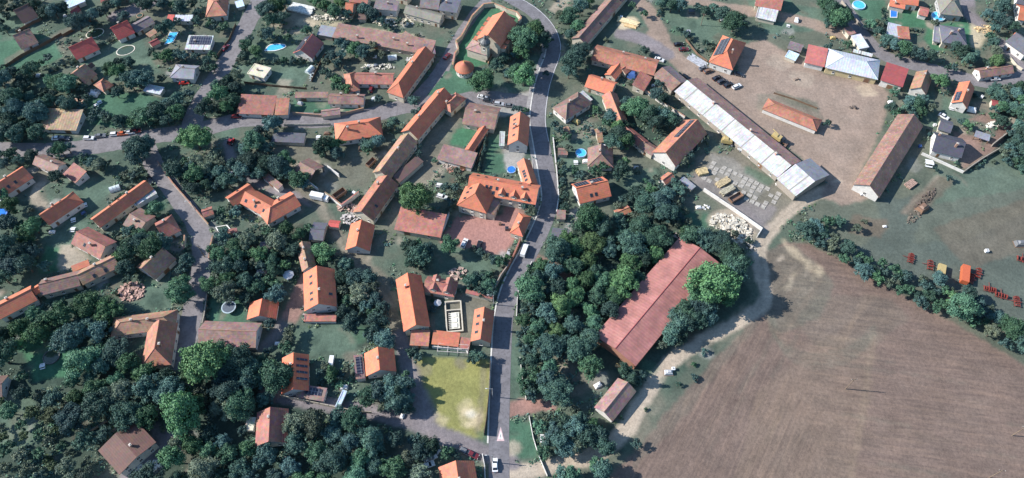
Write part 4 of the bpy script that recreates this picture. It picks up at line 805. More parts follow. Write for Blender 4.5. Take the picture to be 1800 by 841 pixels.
# ================================================================ PLANTS
PR = random.Random(5)
def rnd_dir(r, up=-.35):
    while True:
        v = Vector((r.gauss(0,1), r.gauss(0,1), r.gauss(0,1))).normalized()
        if v.z > up: return v
def crown_mesh(seed, rad, hgt, base, lobes, leaf, per, kind='broad'):
    """a crown of leaf clumps: lobes on limbs, each lobe a shell of small leaf faces over an uneven inner mass"""
    r = random.Random(seed); V = []; Fc = []; cs = []
    for k in range(lobes):
        if kind == 'cone':
            t = (k+.5)/lobes; a = k*2.4; rr = rad*(1-t)*.62; c = Vector((rr*math.cos(a), rr*math.sin(a), base+hgt*t)); s = rad*(.26+.34*(1-t))
        else:
            a = k*2.39996 + r.uniform(-.5,.5); q = math.sqrt((k+.5)/lobes); rr = rad*q*.74*r.uniform(.72,1.25)
            dome = math.sqrt(max(0, 1-(q*.9)**2)); zz = base + hgt*(.28+.5*dome*r.uniform(.72,1.12)) - (r.random()<.3)*hgt*.22
            c = Vector((rr*math.cos(a), rr*math.sin(a), zz)); s = rad*r.uniform(.19,.41)*(1-.15*q)
        cs.append((c, s))
    for c, s in cs:
        sq = Vector((r.uniform(.85,1.2), r.uniform(.85,1.2), r.uniform(.7,.95)))
        # inner mass: a rough low-poly blob that keeps the crown from being see-through
        n0 = len(V); k1, k2 = 6, 4
        for i in range(k2+1):
            ph = math.pi*i/k2
            for j in range(k1):
                th = 2*math.pi*j/k1+i*.5; d = Vector((math.sin(ph)*math.cos(th), math.sin(ph)*math.sin(th), math.cos(ph)))*(s*r.uniform(.55,.78)); V.append((c.x+d.x*sq.x, c.y+d.y*sq.y, c.z+d.z*sq.z))
        for i in range(k2):
            for j in range(k1): Fc.append((n0+i*k1+j, n0+(i+1)*k1+j, n0+(i+1)*k1+(j+1)%k1, n0+i*k1+(j+1)%k1))
        for _ in range(int(per*(s/rad/.32)**2)):
            d = rnd_dir(r, -.45); t = s*r.uniform(.72, 1.13)*(1+.25*math.sin(5*d.x+seed)*math.cos(4*d.y+k)); p = Vector((c.x+d.x*t*sq.x, c.y+d.y*t*sq.y, c.z+d.z*t*sq.z))
            nn = (d + Vector((r.gauss(0,.55), r.gauss(0,.55), r.gauss(.15,.5)))).normalized(); o = nn.orthogonal().normalized(); o.rotate(Matrix.Rotation(r.uniform(0,6.28), 3, nn)); w = nn.cross(o)
            l = leaf*r.uniform(.6,1.35); b_ = leaf*r.uniform(.45,.9); n0 = len(V)
            bend = nn*(-l*.25)
            V.extend([tuple(p-o*l*.5+bend), tuple(p-w*b_*.5), tuple(p+o*l*.5+bend), tuple(p+w*b_*.5)]); Fc.append((n0,n0+1,n0+2,n0+3))
    me = bpy.data.meshes.new('crown'); me.from_pydata(V, [], Fc); me.materials.append(leafmat('m')); me.update(); return me, cs
BARK = plain('bark', (.09,.07,.055), .95, .35)
def trunk_mesh(seed, base, cs, r0):
    r = random.Random(seed); b = MB(); z = base+.6; b.tube((0,0,-.2),(0,0,z*.5), r0*1.25, r0, 8); b.tube((0,0,z*.5),(.1,0,z), r0, r0*.8, 8)
    for c, s in cs[::max(1, len(cs)//7)]:
        m = Vector((c.x*.45, c.y*.45, z+(c.z-z)*.5)); b.tube((.05,0,z-.3), m, r0*.5, r0*.3, 6); b.tube(m, c, r0*.3, .05, 5)
    return b.mesh('trunk', BARK, uv=False)
PROTO = {}
def mk2(pk, seeds, **k):
    for sd in seeds:
        me, cs = crown_mesh(sd, **k); PROTO.setdefault(pk, []).append((me, trunk_mesh(sd, k['base'], cs, k['rad']*.055)))
mk2('big', (91,92,93,94,95,96), rad=6.5, hgt=9.5, base=2.6, lobes=34, leaf=.62, per=230)
mk2('mid', (11,12,13,14,15,16,17,18), rad=4.0, hgt=6.2, base=1.6, lobes=22, leaf=.5, per=150)
mk2('small', (21,22,23,24,25,26), rad=2.5, hgt=3.8, base=.8, lobes=12, leaf=.45, per=80)
mk2('shrub', (31,32,33,34), rad=1.5, hgt=2.1, base=.0, lobes=7, leaf=.36, per=60)
mk2('cone', (41,42), rad=2.4, hgt=9.5, base=.8, lobes=26, leaf=.42, per=60, kind='cone')
REAL = dict(big=(6.5,10.0), mid=(4.0,6.6), small=(2.5,4.0), shrub=(1.5,1.9), cone=(2.4,9.5))
KEEP = [(x, 718+max(0, x-620)*.36, 21) for x in range(520, 800, 14)] + [(1070,470,20), (1030,520,16), (985,470,14), (403,545,30), (270,790,22), (180,800,22), (275,765,18), (91,628,26), (560,600,35), (585,640,10), (605,690,26), (430,740,16), (1015,700,30), (1000,640,14), (925,525,6), (775,790,18), (1060,700,16), (232,512,14)]
PLANTS = []     # dicts with px, py (crown centre), kind, r, tone
def inside_foot(x, y, m):
    for (cx, cy, ux, uy, hl, hw) in FOOT:
        dx, dy = x-cx, y-cy
        if abs(dx*ux+dy*uy) < hl+m and abs(-dx*uy+dy*ux) < hw+m: return True
    return False
def on_road(x, y, m):
    if not ROADH:
        for q, w in ROADS:
            for a, b in zip(q, q[1:]):
                for i in range(int((min(a.x,b.x)-9)//20), int((max(a.x,b.x)+9)//20)+1):
                    for j in range(int((min(a.y,b.y)-9)//20), int((max(a.y,b.y)+9)//20)+1): ROADH.setdefault((i,j), []).append((a, b, w))
    for a, b, w in ROADH.get((int(x//20), int(y//20)), ()):
            e = b-a; t = max(0, min(1, ((x-a.x)*e.x+(y-a.y)*e.y)/(e.x**2+e.y**2+1e-9)))
            if math.hypot(x-a.x-t*e.x, y-a.y-t*e.y) < w/2+m: return True
    return False
GRIDH = {}
def near(x, y, f):
    i, j = int(x//12), int(y//12)
    return any(math.hypot(x-p['x'], y-p['y']) < f(p) for a in (i-1,i,i+1) for b in (j-1,j,j+1) for p in GRIDH.get((a,b), ()))
ROADH = {}
def plant(px, py, r, tone='d', force=False, kind=None, foot=None):
    kind = kind or ('big' if r >= 5 else 'mid' if r >= 3.1 else 'small' if r >= 1.9 else 'shrub')
    R0, H0 = REAL[kind]; s = r/R0; ch = H0*s*.55
    g = P(px, py, ch) if not foot else P(px, py, 0)
    if not force and (ground_at(g.x, g.y) in ('track', 'dirt_yard', 'paving') or any(math.hypot((px-a)*1.0, (py-b)*1.2) < c for a, b, c in KEEP)): return None
    if not force and (inside_foot(g.x, g.y, min(r*.35, 1.2)) or on_road(g.x, g.y, .5)): return None
    d = dict(px=px, py=py, r=r, s=s, kind=kind, tone=tone, x=g.x, y=g.y); PLANTS.append(d); GRIDH.setdefault((int(g.x//12), int(g.y//12)), []).append(d); return d
# trees one can tell apart, surveyed one by one: (px, py, radius m, tone)
for t in [(921,74,7,'m'),(940,58,6,'m'),(957,72,4.6,'d'),(918,94,4.2,'m'),(905,98,3,'b'),(848,145,5.6,'m'),(921,138,5.5,'l'),(908,128,4.4,'m'),(930,122,4,'m'),(872,118,3.4,'b'),(885,104,3.4,'b'),(893,128,3,'b'),
 (1008,110,6,'d'),(1022,92,5.2,'d'),(1000,128,4,'b'),(1002,30,5,'m'),(1020,16,4.6,'b'),(1015,48,4,'m'),(1032,3,4,'m'),(985,30,3.2,'g'),(1003,62,3.2,'b'),
 (1291,42,5.6,'m'),(1268,26,4.5,'b'),(1254,18,3.6,'b'),(1240,20,3.3,'b'),(1226,14,2.8,'b'),(1180,12,3.6,'d'),(1196,10,4,'b'),(1165,8,3.4,'d'),(1133,90,2.6,'d'),(1133,25,2.4,'m'),(1112,10,2.4,'m'),(1248,88,2.6,'g'),(1240,78,2.2,'d'),(1195,55,2.2,'d'),(1205,62,2.4,'b'),(1212,68,1.8,'g'),
 (1120,192,6,'m'),(1140,205,5,'d'),(1102,183,3.5,'b'),(1153,166,3.6,'b'),(1165,175,3.2,'b'),(1158,150,2.6,'b'),(1172,195,3,'g'),(1098,222,3,'d'),(1180,215,4,'d'),(1165,208,4.6,'b'),(1150,220,4.6,'d'),(1090,240,5,'b'),(1078,250,4.5,'b'),(1100,252,4,'m'),(1085,225,3.2,'l'),
 (1118,345,4.6,'d'),(1135,358,5.6,'d'),(1157,358,5,'b'),(1172,345,4,'b'),(1168,375,5,'d'),(1195,335,3,'b'),(1188,325,3,'b'),(1093,300,3.6,'d'),(1098,288,2.8,'l'),(1144,334,3,'l'),(1085,312,2.6,'d'),(1135,318,1.8,'m'),(1120,300,1.8,'g'),(1200,285,2.8,'g'),(1210,275,2.8,'b'),(1222,262,2.2,'b'),(1238,245,2.4,'g'),
 (1036,388,6.8,'m'),(1055,402,5.2,'b'),(1020,402,3.6,'d'),(730,352,7.2,'l'),(790,434,4.3,'m'),(831,440,2,'g'),(845,446,2.2,'b'),(856,452,2.2,'g'),(868,457,2.6,'b'),(880,463,2.8,'m'),(893,455,2,'l'),(722,440,4.4,'d'),(738,452,4.6,'d'),(750,440,3.4,'b'),(735,430,3,'m'),(725,462,3.4,'d'),(745,470,2.2,'d'),
 (828,497,3.4,'d'),(840,490,2.8,'b'),(852,487,3,'d'),(858,503,3.2,'m'),(845,513,2.8,'d'),(865,515,2.6,'b'),(700,345,1.8,'g'),(840,628,3,'b'),(828,634,2.2,'d'),(722,620,2.6,'d'),(733,630,2.2,'b'),(762,545,1.8,'b'),
 (1250,505,9,'l'),(1232,520,5.5,'m'),(1272,522,4.6,'l'),(1096,500,5.8,'l'),(1082,520,5,'m'),(1213,421,4.6,'d'),(1232,421,4.4,'b'),(1250,429,4.6,'b'),(1268,436,5,'b'),(1283,450,5.2,'d'),(1292,468,5.2,'d'),(1288,486,4.6,'b'),(1205,410,3.6,'m'),(1222,410,3.8,'d'),(1270,420,3.8,'b'),(1250,412,3.2,'g'),
 (1205,548,4.6,'d'),(1222,545,4.6,'b'),(1240,543,4.6,'b'),(1192,568,4.8,'b'),(1208,570,4,'d'),(1225,565,4,'d'),(1178,590,4.4,'b'),(1192,592,3.8,'d'),(1245,560,3.6,'b'),(1162,606,2.6,'g'),(1230,530,4.4,'m'),(1098,652,3.2,'d'),(1108,660,3,'b'),(1128,662,2.2,'b'),(1122,672,1.8,'b'),
 (362,640,8.2,'l'),(388,626,5,'m'),(345,655,5,'m'),(490,665,6,'m'),(478,650,4,'m'),(398,655,5,'b'),(420,640,5.6,'d'),(440,655,5.2,'d'),(405,690,5.4,'b'),(430,678,4.6,'b'),(425,712,5.4,'m'),(410,722,4.4,'g'),(322,728,7.6,'l'),(345,715,4.6,'m'),(285,755,1.6,'g'),
 (245,264,6.2,'b'),(240,280,4.6,'b'),(258,255,4.2,'b'),(232,268,3.8,'g'),(344,246,6.6,'l'),(325,247,3.4,'m'),(108,266,4,'m'),(92,268,3,'b'),(120,262,3,'b'),(160,288,3.2,'b'),(175,290,3.4,'g'),(187,292,2.8,'d'),(148,285,2.4,'m'),(100,314,3.6,'d'),(222,308,2.4,'g'),(235,310,2.4,'b'),(248,305,2.8,'d'),(212,315,1.8,'d'),
 (230,440,5.4,'m'),(248,432,5,'b'),(268,440,5,'m'),(285,432,4.4,'b'),(222,470,4.4,'d'),(212,452,3.2,'l'),(228,490,2.6,'d'),(255,420,3.6,'m'),(316,518,5,'m'),(318,500,3.6,'m'),(330,460,3.4,'b'),(322,478,2.8,'b'),(330,440,2.2,'d'),(275,370,3.4,'m'),(262,375,2.2,'l'),(205,415,2.6,'d'),(225,408,3,'b'),(240,410,2.6,'m'),
 (18,360,4,'m'),(8,345,3,'m'),(60,400,4.4,'m'),(72,390,3.4,'d'),(45,415,3.6,'m'),(12,418,2.6,'d'),(55,372,2,'g'),(38,395,2,'m'),(12,440,5.4,'b'),(35,450,5,'b'),(20,470,5.4,'b'),(48,468,4.6,'d'),(8,490,4,'d'),(60,445,3.6,'b'),(80,470,3,'b'),
 (447,252,5,'m'),(432,262,3.4,'b'),(470,262,3.4,'b'),(478,222,4.4,'b'),(490,218,3,'d'),(456,232,3.4,'b'),(468,242,2.6,'d'),(470,290,5,'d'),(488,295,5,'b'),(500,285,4,'m'),(440,288,5,'d'),(425,300,4.6,'b'),(455,305,4,'d'),(410,292,3.2,'b'),(505,305,3.6,'b'),(495,312,2.8,'d'),(570,262,4.6,'d'),(585,258,3.6,'m'),(592,270,3.6,'b'),(598,253,2.6,'l'),(560,268,3,'d'),(650,256,3.4,'b'),(665,250,3.4,'b'),(645,266,2.8,'m'),(640,252,2.6,'b'),(692,218,3.8,'b'),(680,222,2.6,'g'),(525,318,4,'m'),(535,325,3,'b'),(515,308,2.6,'m'),(692,250,1.8,'b'),
 (570,447,4.8,'m'),(558,440,3,'l'),(580,458,3,'d'),(605,468,3,'b'),(615,465,2.4,'m'),(510,585,2.8,'g'),(506,600,3,'g'),(502,612,2.8,'m'),(474,572,2.4,'b'),(415,372,3,'b'),(408,365,2.4,'g'),
 (95,20,4.6,'b'),(112,17,4,'b'),(76,22,3.6,'b'),(62,12,3.8,'d'),(10,54,3.4,'d'),(2,45,3,'d'),(136,44,5,'b'),(165,28,4,'b'),(183,20,4,'b'),(150,40,3.4,'d'),(170,46,2.6,'d'),(255,12,3.6,'b'),(218,30,3.2,'b'),(240,2,3,'d'),(55,122,4.6,'d'),(42,128,3.4,'d'),(22,130,3.6,'b'),(70,115,2.6,'m'),(85,103,2.6,'b'),(88,142,3.6,'m'),(105,145,5,'m'),(118,150,5,'m'),(130,140,3,'d'),(195,122,3.6,'m'),(208,130,4,'m'),(225,112,3.4,'d'),(210,112,3,'b'),(225,142,4,'b'),(242,140,4.6,'b'),(258,142,4.6,'b'),(232,150,3.4,'b'),(286,56,3.6,'d'),(298,48,3.4,'b'),(312,40,2.6,'b'),(318,15,4,'b'),(305,10,2.6,'m'),(350,22,3,'b'),(345,38,3,'b'),(340,8,3,'d'),(276,100,3,'m'),(295,100,3.6,'m'),(310,98,3.4,'b'),(325,100,3,'b'),(345,102,2.8,'b'),(268,92,2.4,'d'),(285,140,2.6,'g'),(205,165,3,'b'),(212,158,2.6,'d'),
 (470,22,5,'b'),(486,12,5,'m'),(495,32,4.4,'b'),(478,38,4.2,'d'),(500,8,4,'b'),(380,45,2.8,'b'),(395,48,2.8,'m'),(370,42,2.6,'m'),(385,55,2.2,'d'),(365,108,3,'b'),(375,120,3,'d'),(362,122,2.8,'d'),(372,98,2.4,'m'),(432,80,3.2,'m'),(440,70,2.6,'b'),(450,90,3.2,'m'),(428,98,2.4,'d'),(462,60,3.4,'g'),(472,62,3.6,'b'),(505,68,2.4,'m'),(540,55,3.4,'m'),(555,4,3.6,'m'),(572,12,4,'m'),(588,24,4,'m'),(600,8,3.4,'l'),(612,28,3,'b'),(640,18,3.6,'b'),(655,28,3.6,'b'),(670,36,3,'b'),(680,48,2.4,'d'),(485,106,2,'b'),(500,107,2.2,'m'),(515,108,2.2,'b'),(530,108,2,'d'),(455,102,2,'m'),
 (598,78,3.2,'b'),(610,82,3.4,'b'),(625,88,4.4,'m'),(638,92,4.2,'b'),(600,98,3,'b'),(582,100,3.2,'b'),(572,112,2.6,'g'),(592,112,3,'b'),(570,128,2.6,'d'),(582,135,3,'b'),(592,142,3,'m'),(600,155,2.8,'m'),(610,157,2.8,'l'),(590,155,2.6,'m'),(650,100,2.4,'g'),(655,82,2.8,'g'),(665,176,2.6,'b'),(672,100,2.4,'g'),
 (1462,20,5.4,'m'),(1475,36,5.8,'m'),(1450,10,4.6,'m'),(1483,20,3.6,'d'),(1455,42,3,'d'),(1530,45,3.2,'m'),(1544,58,3.2,'b'),(1560,72,3.2,'b'),(1572,82,3.4,'b'),(1588,88,4,'m'),(1603,92,3.8,'b'),(1618,97,3.6,'b'),(1635,100,3.4,'b'),(1580,100,2,'d'),(1550,82,2.2,'b'),(1690,92,4.4,'d'),(1702,108,3.8,'b'),(1680,86,3.4,'b'),(1712,100,3.2,'b'),(1676,120,2.4,'b'),(1665,122,2,'d'),(1735,28,3.4,'b'),(1752,32,4,'b'),(1768,40,4.4,'b'),(1760,15,4,'b'),(1780,50,3.2,'d'),(1748,52,3,'b'),(1765,4,3.6,'d'),(1745,78,3.2,'b'),(1750,92,3.2,'g'),(1740,66,3,'d'),(1752,108,4,'l'),(1735,112,3,'b'),
 (1652,145,4.2,'m'),(1660,138,2.6,'b'),(1572,162,3,'m'),(1568,190,3,'b'),(1575,200,2.6,'m'),(1600,178,3.6,'b'),(1612,185,3.4,'m'),(1595,192,3,'b'),(1625,175,3,'b'),(1618,200,3,'m'),(1605,205,2.8,'b'),(1635,190,2.8,'g'),
 (1745,162,3.4,'b'),(1758,168,3.6,'b'),(1770,172,3,'g'),(1785,165,3.6,'b'),(1795,178,3.4,'m'),(1760,190,3.2,'m'),(1748,195,2.6,'b'),(1780,190,3.4,'b'),(1792,200,3.4,'d'),(1745,205,2.4,'m'),
 (1790,225,3.4,'b'),(1800,240,4,'d'),(1785,250,3.4,'b'),(1775,262,3,'b'),(1765,272,2.6,'g'),(1798,265,3.6,'b'),(1788,285,3,'d'),(1770,285,2.4,'b'),(1700,222,3,'m'),(1690,216,2.4,'b'),
 (1455,392,2.8,'m'),(1475,390,3,'d'),(1448,388,2,'d'),(1418,405,4.4,'b'),(1432,400,3.6,'b'),(1445,412,3,'b'),(1455,218,2,'d'),(1315,425,2,'d'),(1505,402,2.2,'g'),(1520,390,1.8,'g'),
 (1690,543,6.2,'m'),(1778,580,5,'m'),(1700,520,3.6,'b'),(1672,525,3,'m'),(1720,548,4,'b'),(1800,598,4.6,'b'),(1650,492,3.4,'b'),
 (975,690,5.4,'b'),(985,678,4,'b'),(962,668,4.2,'b'),(965,650,3.4,'m'),(1010,722,2,'g'),(990,745,4,'b'),(1010,755,4.4,'b'),(1030,765,4.6,'d'),(1052,770,4.2,'b'),(1062,785,4,'d'),(985,780,4,'b'),(1000,790,3.8,'b'),(965,775,3,'b'),(948,752,3,'m'),(955,738,3,'g'),(975,762,3.4,'b'),(1015,785,3.4,'g'),(1040,750,3.4,'m'),(955,795,2.6,'m'),(1020,742,3.2,'b'),(1005,838,3.6,'m'),(990,832,3,'b'),(1060,828,4,'d'),(1050,820,3,'m'),
 (648,698,4,'m'),(668,690,4.4,'b'),(690,685,4.6,'b'),(710,680,4,'b'),(712,700,3.6,'b'),(697,708,4.2,'b'),(678,712,3,'g'),(716,720,2.8,'d'),(712,665,2.6,'m'),(562,655,2,'b'),(572,645,2,'g'),(582,668,2.2,'m'),(600,660,2,'b'),(610,650,2,'g'),(598,675,1.8,'m'),(565,672,1.8,'b'),(755,785,4,'d'),(742,795,3.6,'b'),(728,775,3,'b'),(785,798,2.8,'m'),(800,800,2,'b'),
 (985,290,2.2,'g'),(992,300,2.4,'b'),(990,320,2,'b'),(995,345,2.2,'d'),(993,365,2.4,'d'),(983,232,3,'b'),(975,222,2.4,'b'),(995,240,2.6,'m'),(1000,262,2.4,'g'),(1030,228,2.2,'b'),(1045,302,2.8,'m'),(1058,295,3,'m'),(1020,308,2.4,'b'),(1010,300,2.2,'m'),(1075,205,3.6,'b'),(1068,218,3,'m'),(1050,200,2.6,'m'),(1046,192,2,'l'),(1058,232,2.4,'b'),(960,130,2,'b'),
 (803,305,2.6,'g'),(808,318,2.8,'g'),(802,332,2.8,'b'),(797,345,2.8,'g'),(793,357,2.6,'b'),(788,370,2.2,'g'),(735,272,2.2,'b'),(763,283,1.6,'m'),(735,200,3,'b'),(728,180,3.2,'b'),(915,194,2,'b'),(925,196,2,'m'),(905,192,2,'b'),(935,372,3,'g'),(925,366,2.6,'b')]: plant(*t, force=True)
for k in range(8): plant(855+rng.uniform(-1,1)-k*1.9, 246+k*7.4, .85, rng.choice('bg'), force=True, kind='cone')
plant(583,652,2.3,'m',force=True,kind='cone'); plant(1112,665,2,'d',kind='cone')
for q in [(1160,470),(318,705),(470,735),(1740,118),(600,130),(700,690)]: plant(*q, 2.4, 'd', kind='cone')
# woods: filled with spaced trees, larger inside
def wood(pts, sp, rr, tones, n=400, seed=1, mind=.8):
    r = random.Random(seed); xs = [p[0] for p in pts]; ys = [p[1] for p in pts]; got = 0
    for _ in range(n*12):
        x, y = r.uniform(min(xs), max(xs)), r.uniform(min(ys), max(ys)); c = False
        for k in range(len(pts)):
            a, b = pts[k], pts[k-1]
            if (a[1] > y) != (b[1] > y) and x < (b[0]-a[0])*(y-a[1])/(b[1]-a[1])+a[0]: c = not c
        if not c: continue
        q = r.uniform(*rr); g = P(x, y, q*.8)
        if near(g.x, g.y, lambda p: (q+p['r'])*sp): continue
        if plant(x, y, q, r.choice(tones)): got += 1
        if got >= n: break
    return got
W = [wood([(0,588),(60,552),(150,530),(205,545),(200,600),(245,640),(150,650),(130,600),(40,600),(30,640),(0,640)],.66,(3.2,6.2),'ddbbmml',seed=2),
 wood([(130,590),(200,560),(205,610),(265,650),(318,650),(318,700),(270,735),(190,755),(170,790),(130,760),(120,700),(135,650)],.66,(3.2,6.2),'dbbbmmg',seed=3),
 wood([(0,650),(30,640),(60,690),(100,700),(130,740),(170,800),(150,845),(0,845)],.85,(1.6,3.8),'bmggo',seed=4),
 wood([(210,850),(300,790),(335,755),(440,790),(445,850)],.66,(3.2,6.2),'dbbmmg',seed=5),
 wood([(505,715),(600,725),(700,745),(745,760),(760,850),(430,850),(445,795),(510,790)],.64,(3.2,6.2),'dbmmbbg',seed=6),
 wood([(355,600),(395,615),(500,640),(490,700),(440,720),(400,740),(330,700)],.62,(3,4.6),'dbbmg',seed=7),
 wood([(0,130),(50,140),(60,180),(80,215),(60,250),(0,262)],.64,(3.2,6.2),'ddb',seed=8),
 wood([(60,165),(150,150),(160,215),(215,215),(160,190),(85,188)],.7,(2.6,4.2),'db',seed=9),
 wood([(262,195),(330,165),(420,130),(428,160),(405,200),(330,215),(280,222),(215,225)],.58,(3,5),'dbbmmg',seed=10),
 wood([(285,292),(395,272),(412,300),(400,330),(345,338),(310,325)],.62,(2.6,4.4),'dbbmg',seed=11),
 wood([(365,440),(480,415),(520,440),(500,470),(490,520),(440,520),(420,540),(365,510),(352,470)],.6,(2.6,4.6),'dbmmg',seed=12),
 wood([(590,490),(655,485),(690,530),(705,580),(695,610),(640,605),(600,560)],.62,(2.8,4.8),'dbbmg',seed=13),
 wood([(380,415),(540,400),(560,420),(520,430),(400,440)],.66,(2.4,4),'dbm',seed=14),
 wood([(1000,410),(1100,388),(1165,410),(1180,430),(1130,480),(1060,570),(1040,600),(1040,650),(1000,600),(965,640),(940,650),(918,560),(925,500),(960,455)],.64,(3.2,6.2),'ddbbmml',seed=15),
 wood([(918,480),(945,470),(935,560),(945,700),(920,700),(912,600)],.55,(1.9,3),'dbm',seed=16),
 wood([(1180,300),(1200,330),(1210,400),(1120,390),(1080,370),(1100,340)],.7,(2,3.4),'dbg',seed=17),
 wood([(1405,398),(1440,405),(1510,448),(1600,480),(1700,520),(1800,580),(1800,625),(1740,590),(1640,545),(1540,492),(1450,440)],.6,(2,3.4),'dbbmmg',seed=18),
 wood([(1740,155),(1800,150),(1800,300),(1760,280),(1780,230),(1740,200)],.6,(2.4,3.6),'dbbg',seed=19),
 wood([(60,255),(130,255),(60,272),(0,300),(0,262)],.7,(2.4,3.6),'db',seed=20),
 wood([(0,390),(60,400),(75,480),(0,500)],.66,(2.4,4),'dbbmg',seed=21),
 wood([(150,580),(0,590),(0,620)],.7,(3,4),'db',seed=22),
 wood([(190,-5),(300,-5),(300,8),(190,12)],.7,(2.4,3.6),'db',seed=23),
 wood([(0,0),(60,0),(70,12),(0,45)],.75,(2.4,3.6),'dbg',seed=24)]
# garden bushes scattered as in the photograph: thick along plot edges
def hedge(pts, r, tones='dbg', step=1.25, jit=.5, mind=None):
    p = smooth([P(*q) for q in pts], 5)
    acc = 0
    for a, b in zip(p, p[1:]):
        l = (b-a).length; t = acc
        while t < l:
            q = a+(b-a)*(t/l); q = q+Vector((rng.uniform(-jit,jit), rng.uniform(-jit,jit), 0)); x, y = proj(q); plant(x, y, r*rng.uniform(.75,1.2), rng.choice(tones), foot=1); t += r*step
        acc = t-l
for h in [([(415,70),(430,95),(400,130)],1.5), ([(90,128),(160,95),(220,55)],1.3), ([(430,112),(560,112)],1.3), ([(505,455),(520,480),(545,470)],1.3),
  ([(300,300),(330,340),(345,365)],1.2), ([(510,575),(500,615)],1.4), ([(985,260),(985,330),(990,390)],1.5), ([(1630,230),(1640,250),(1700,300),(1745,265)],1.0), ([(1240,90),(1252,80),(1258,98)],1.1),
  ([(815,490),(870,480)],1.5), ([(120,105),(170,150)],1.3), ([(0,125),(40,100),(85,75),(130,50)],1.2), ([(1145,50),(1160,20),(1170,0)],1.3), ([(735,195),(760,185)],1.2),
  ([(360,170),(352,200)],1.5), ([(195,360),(230,330),(240,310)],1.1), ([(370,590),(365,520),(380,505),(430,490)],1.1), ([(1550,15),(1560,50),(1620,55)],1.1), ([(750,175),(790,170)],1.2)]: hedge(*h)
n_sh = 0
for k in range(900):
    x, y = rng.uniform(0,1800), rng.uniform(0,841); g = P(x, y)
    if n_sh >= 125: break
    if ground_at(g.x, g.y) in ('ground',) and not inside_foot(g.x, g.y, 1.3) and not on_road(g.x, g.y, 1.3) and not (x > 1330 and y > 330) and not (690 < x < 870 and 620 < y < 780):
        if near(g.x, g.y, lambda p: p['r']+1): continue
        plant(x, y, rng.uniform(.9,2.6), rng.choice('ddbbmg')); n_sh += 1
PL = [p for p in PLANTS if -40 < p['px'] < 1840 and -30 < p['py'] < 870]
# names by kind, each kind kept under three hundred
def kname(p): return {'big':'broadleaf_tree','mid':'broadleaf_tree','small':'small_tree','shrub':'shrub','cone':'conifer'}[p['kind']]
cnt = {}
for p in PL: p['name'] = kname(p)
bt = sorted([p for p in PL if p['name'] == 'broadleaf_tree'], key=lambda p: -p['r'])
for p in bt[290:]: p['name'] = 'small_tree'
for nm in ('small_tree', 'shrub'):
    q = sorted([p for p in PL if p['name'] == nm], key=lambda p: -p['r'])
    for p in q[290:]: p['drop'] = 1
REST = [p for p in PL if p.get('drop')]; PL = [p for p in PL if not p.get('drop')]; print('REST', len(REST))
TONE = dict(d='dark green', b='blue-green', m='mid-green', l='bright green', g='grey-green', o='olive')
CAT = dict(broadleaf_tree='tree', small_tree='tree', shrub='bush', conifer='conifer')
GRP = dict(broadleaf_tree='broadleaf trees of the village', small_tree='small trees of the village', shrub='garden bushes', conifer='conifers')
ORD = ['', 'second ', 'third ', 'fourth ', 'fifth ', 'sixth ', 'seventh ', 'eighth ', 'ninth ', 'tenth ', 'eleventh ', 'twelfth ', 'thirteenth ', 'fourteenth ', 'fifteenth ', 'sixteenth ', 'seventeenth ', 'eighteenth ', 'nineteenth ', 'twentieth '] + ['twenty-%s ' % q for q in 'first second third fourth fifth sixth seventh eighth ninth'.split()] + ['thirtieth '] + ['thirty-%s ' % q for q in 'first second third fourth fifth sixth seventh eighth ninth'.split()]
LANDX = LAND + [(790,700,'the dry yellow plot'), (1385,205,'the lone low barn on the dirt yard') ] 
def where(px, py):
    b = min(LANDX, key=lambda l: (l[0]-px)**2 + (1.4*(l[1]-py))**2); dx, dy = px-b[0], py-b[1]; a = math.degrees(math.atan2(-dy, dx)) % 360
    w = ['right of', 'up-right of', 'above', 'up-left of', 'left of', 'down-left of', 'below', 'down-right of'][int(((a+22.5) % 360)//45)]
    return b[2], w, math.hypot(dx, dy)
def size_word(p):
    if p['name'] == 'broadleaf_tree': return 'big' if p['r'] >= 5.2 else 'mid-sized' if p['r'] >= 3.9 else 'smallish'
    return ''
NOUN = dict(broadleaf_tree='tree', small_tree='low tree', shrub='bush', conifer='conical conifer')
key = {}
for p in PL:
    x, y = proj((p['x'], p['y'], REAL[p['kind']][1]*p['s']*.55)); l, w, d = where(x, y)
    key.setdefault((size_word(p), TONE[p['tone']], NOUN[p['name']], w, l), []).append((d, id(p), p))
for k, lst in key.items():
    lst.sort(key=lambda t: t[:2]); s_, t_, n_, w_, l_ = k
    for i, (_, _, p) in enumerate(lst):
        base = ' '.join(x for x in (s_, t_, n_) if x)
        if len(lst) == 1: lb = '%s %s %s' % (base, w_, l_)
        elif i == 0: lb = 'nearest %s %s %s' % (base, w_, l_)
        else: lb = '%snearest %s %s %s' % (ORD[min(i, 38)], base, w_, l_)
        p['label'] = lb
VAR = {}
pr2 = random.Random(3)
for p in PL:
    i = pr2.randrange(len(PROTO[p['kind']])); crown, trunk = PROTO[p['kind']][i]
    root = link(p['name'], None, None, (p['x'], p['y'], 0), pr2.uniform(0, 6.28)); s = p['s']; root.scale = (s*pr2.uniform(.88,1.12), s*pr2.uniform(.88,1.12), s*pr2.uniform(.85,1.12))
    tag(root, p['label'], CAT[p['name']], GRP[p['name']])
    c = link('crown' if p['name'] != 'shrub' else 'leaves', crown, root); c.material_slots[0].link = 'OBJECT'; c.material_slots[0].material = leafmat(p['tone'])
    link('trunk' if p['name'] != 'shrub' else 'stem', trunk, root)
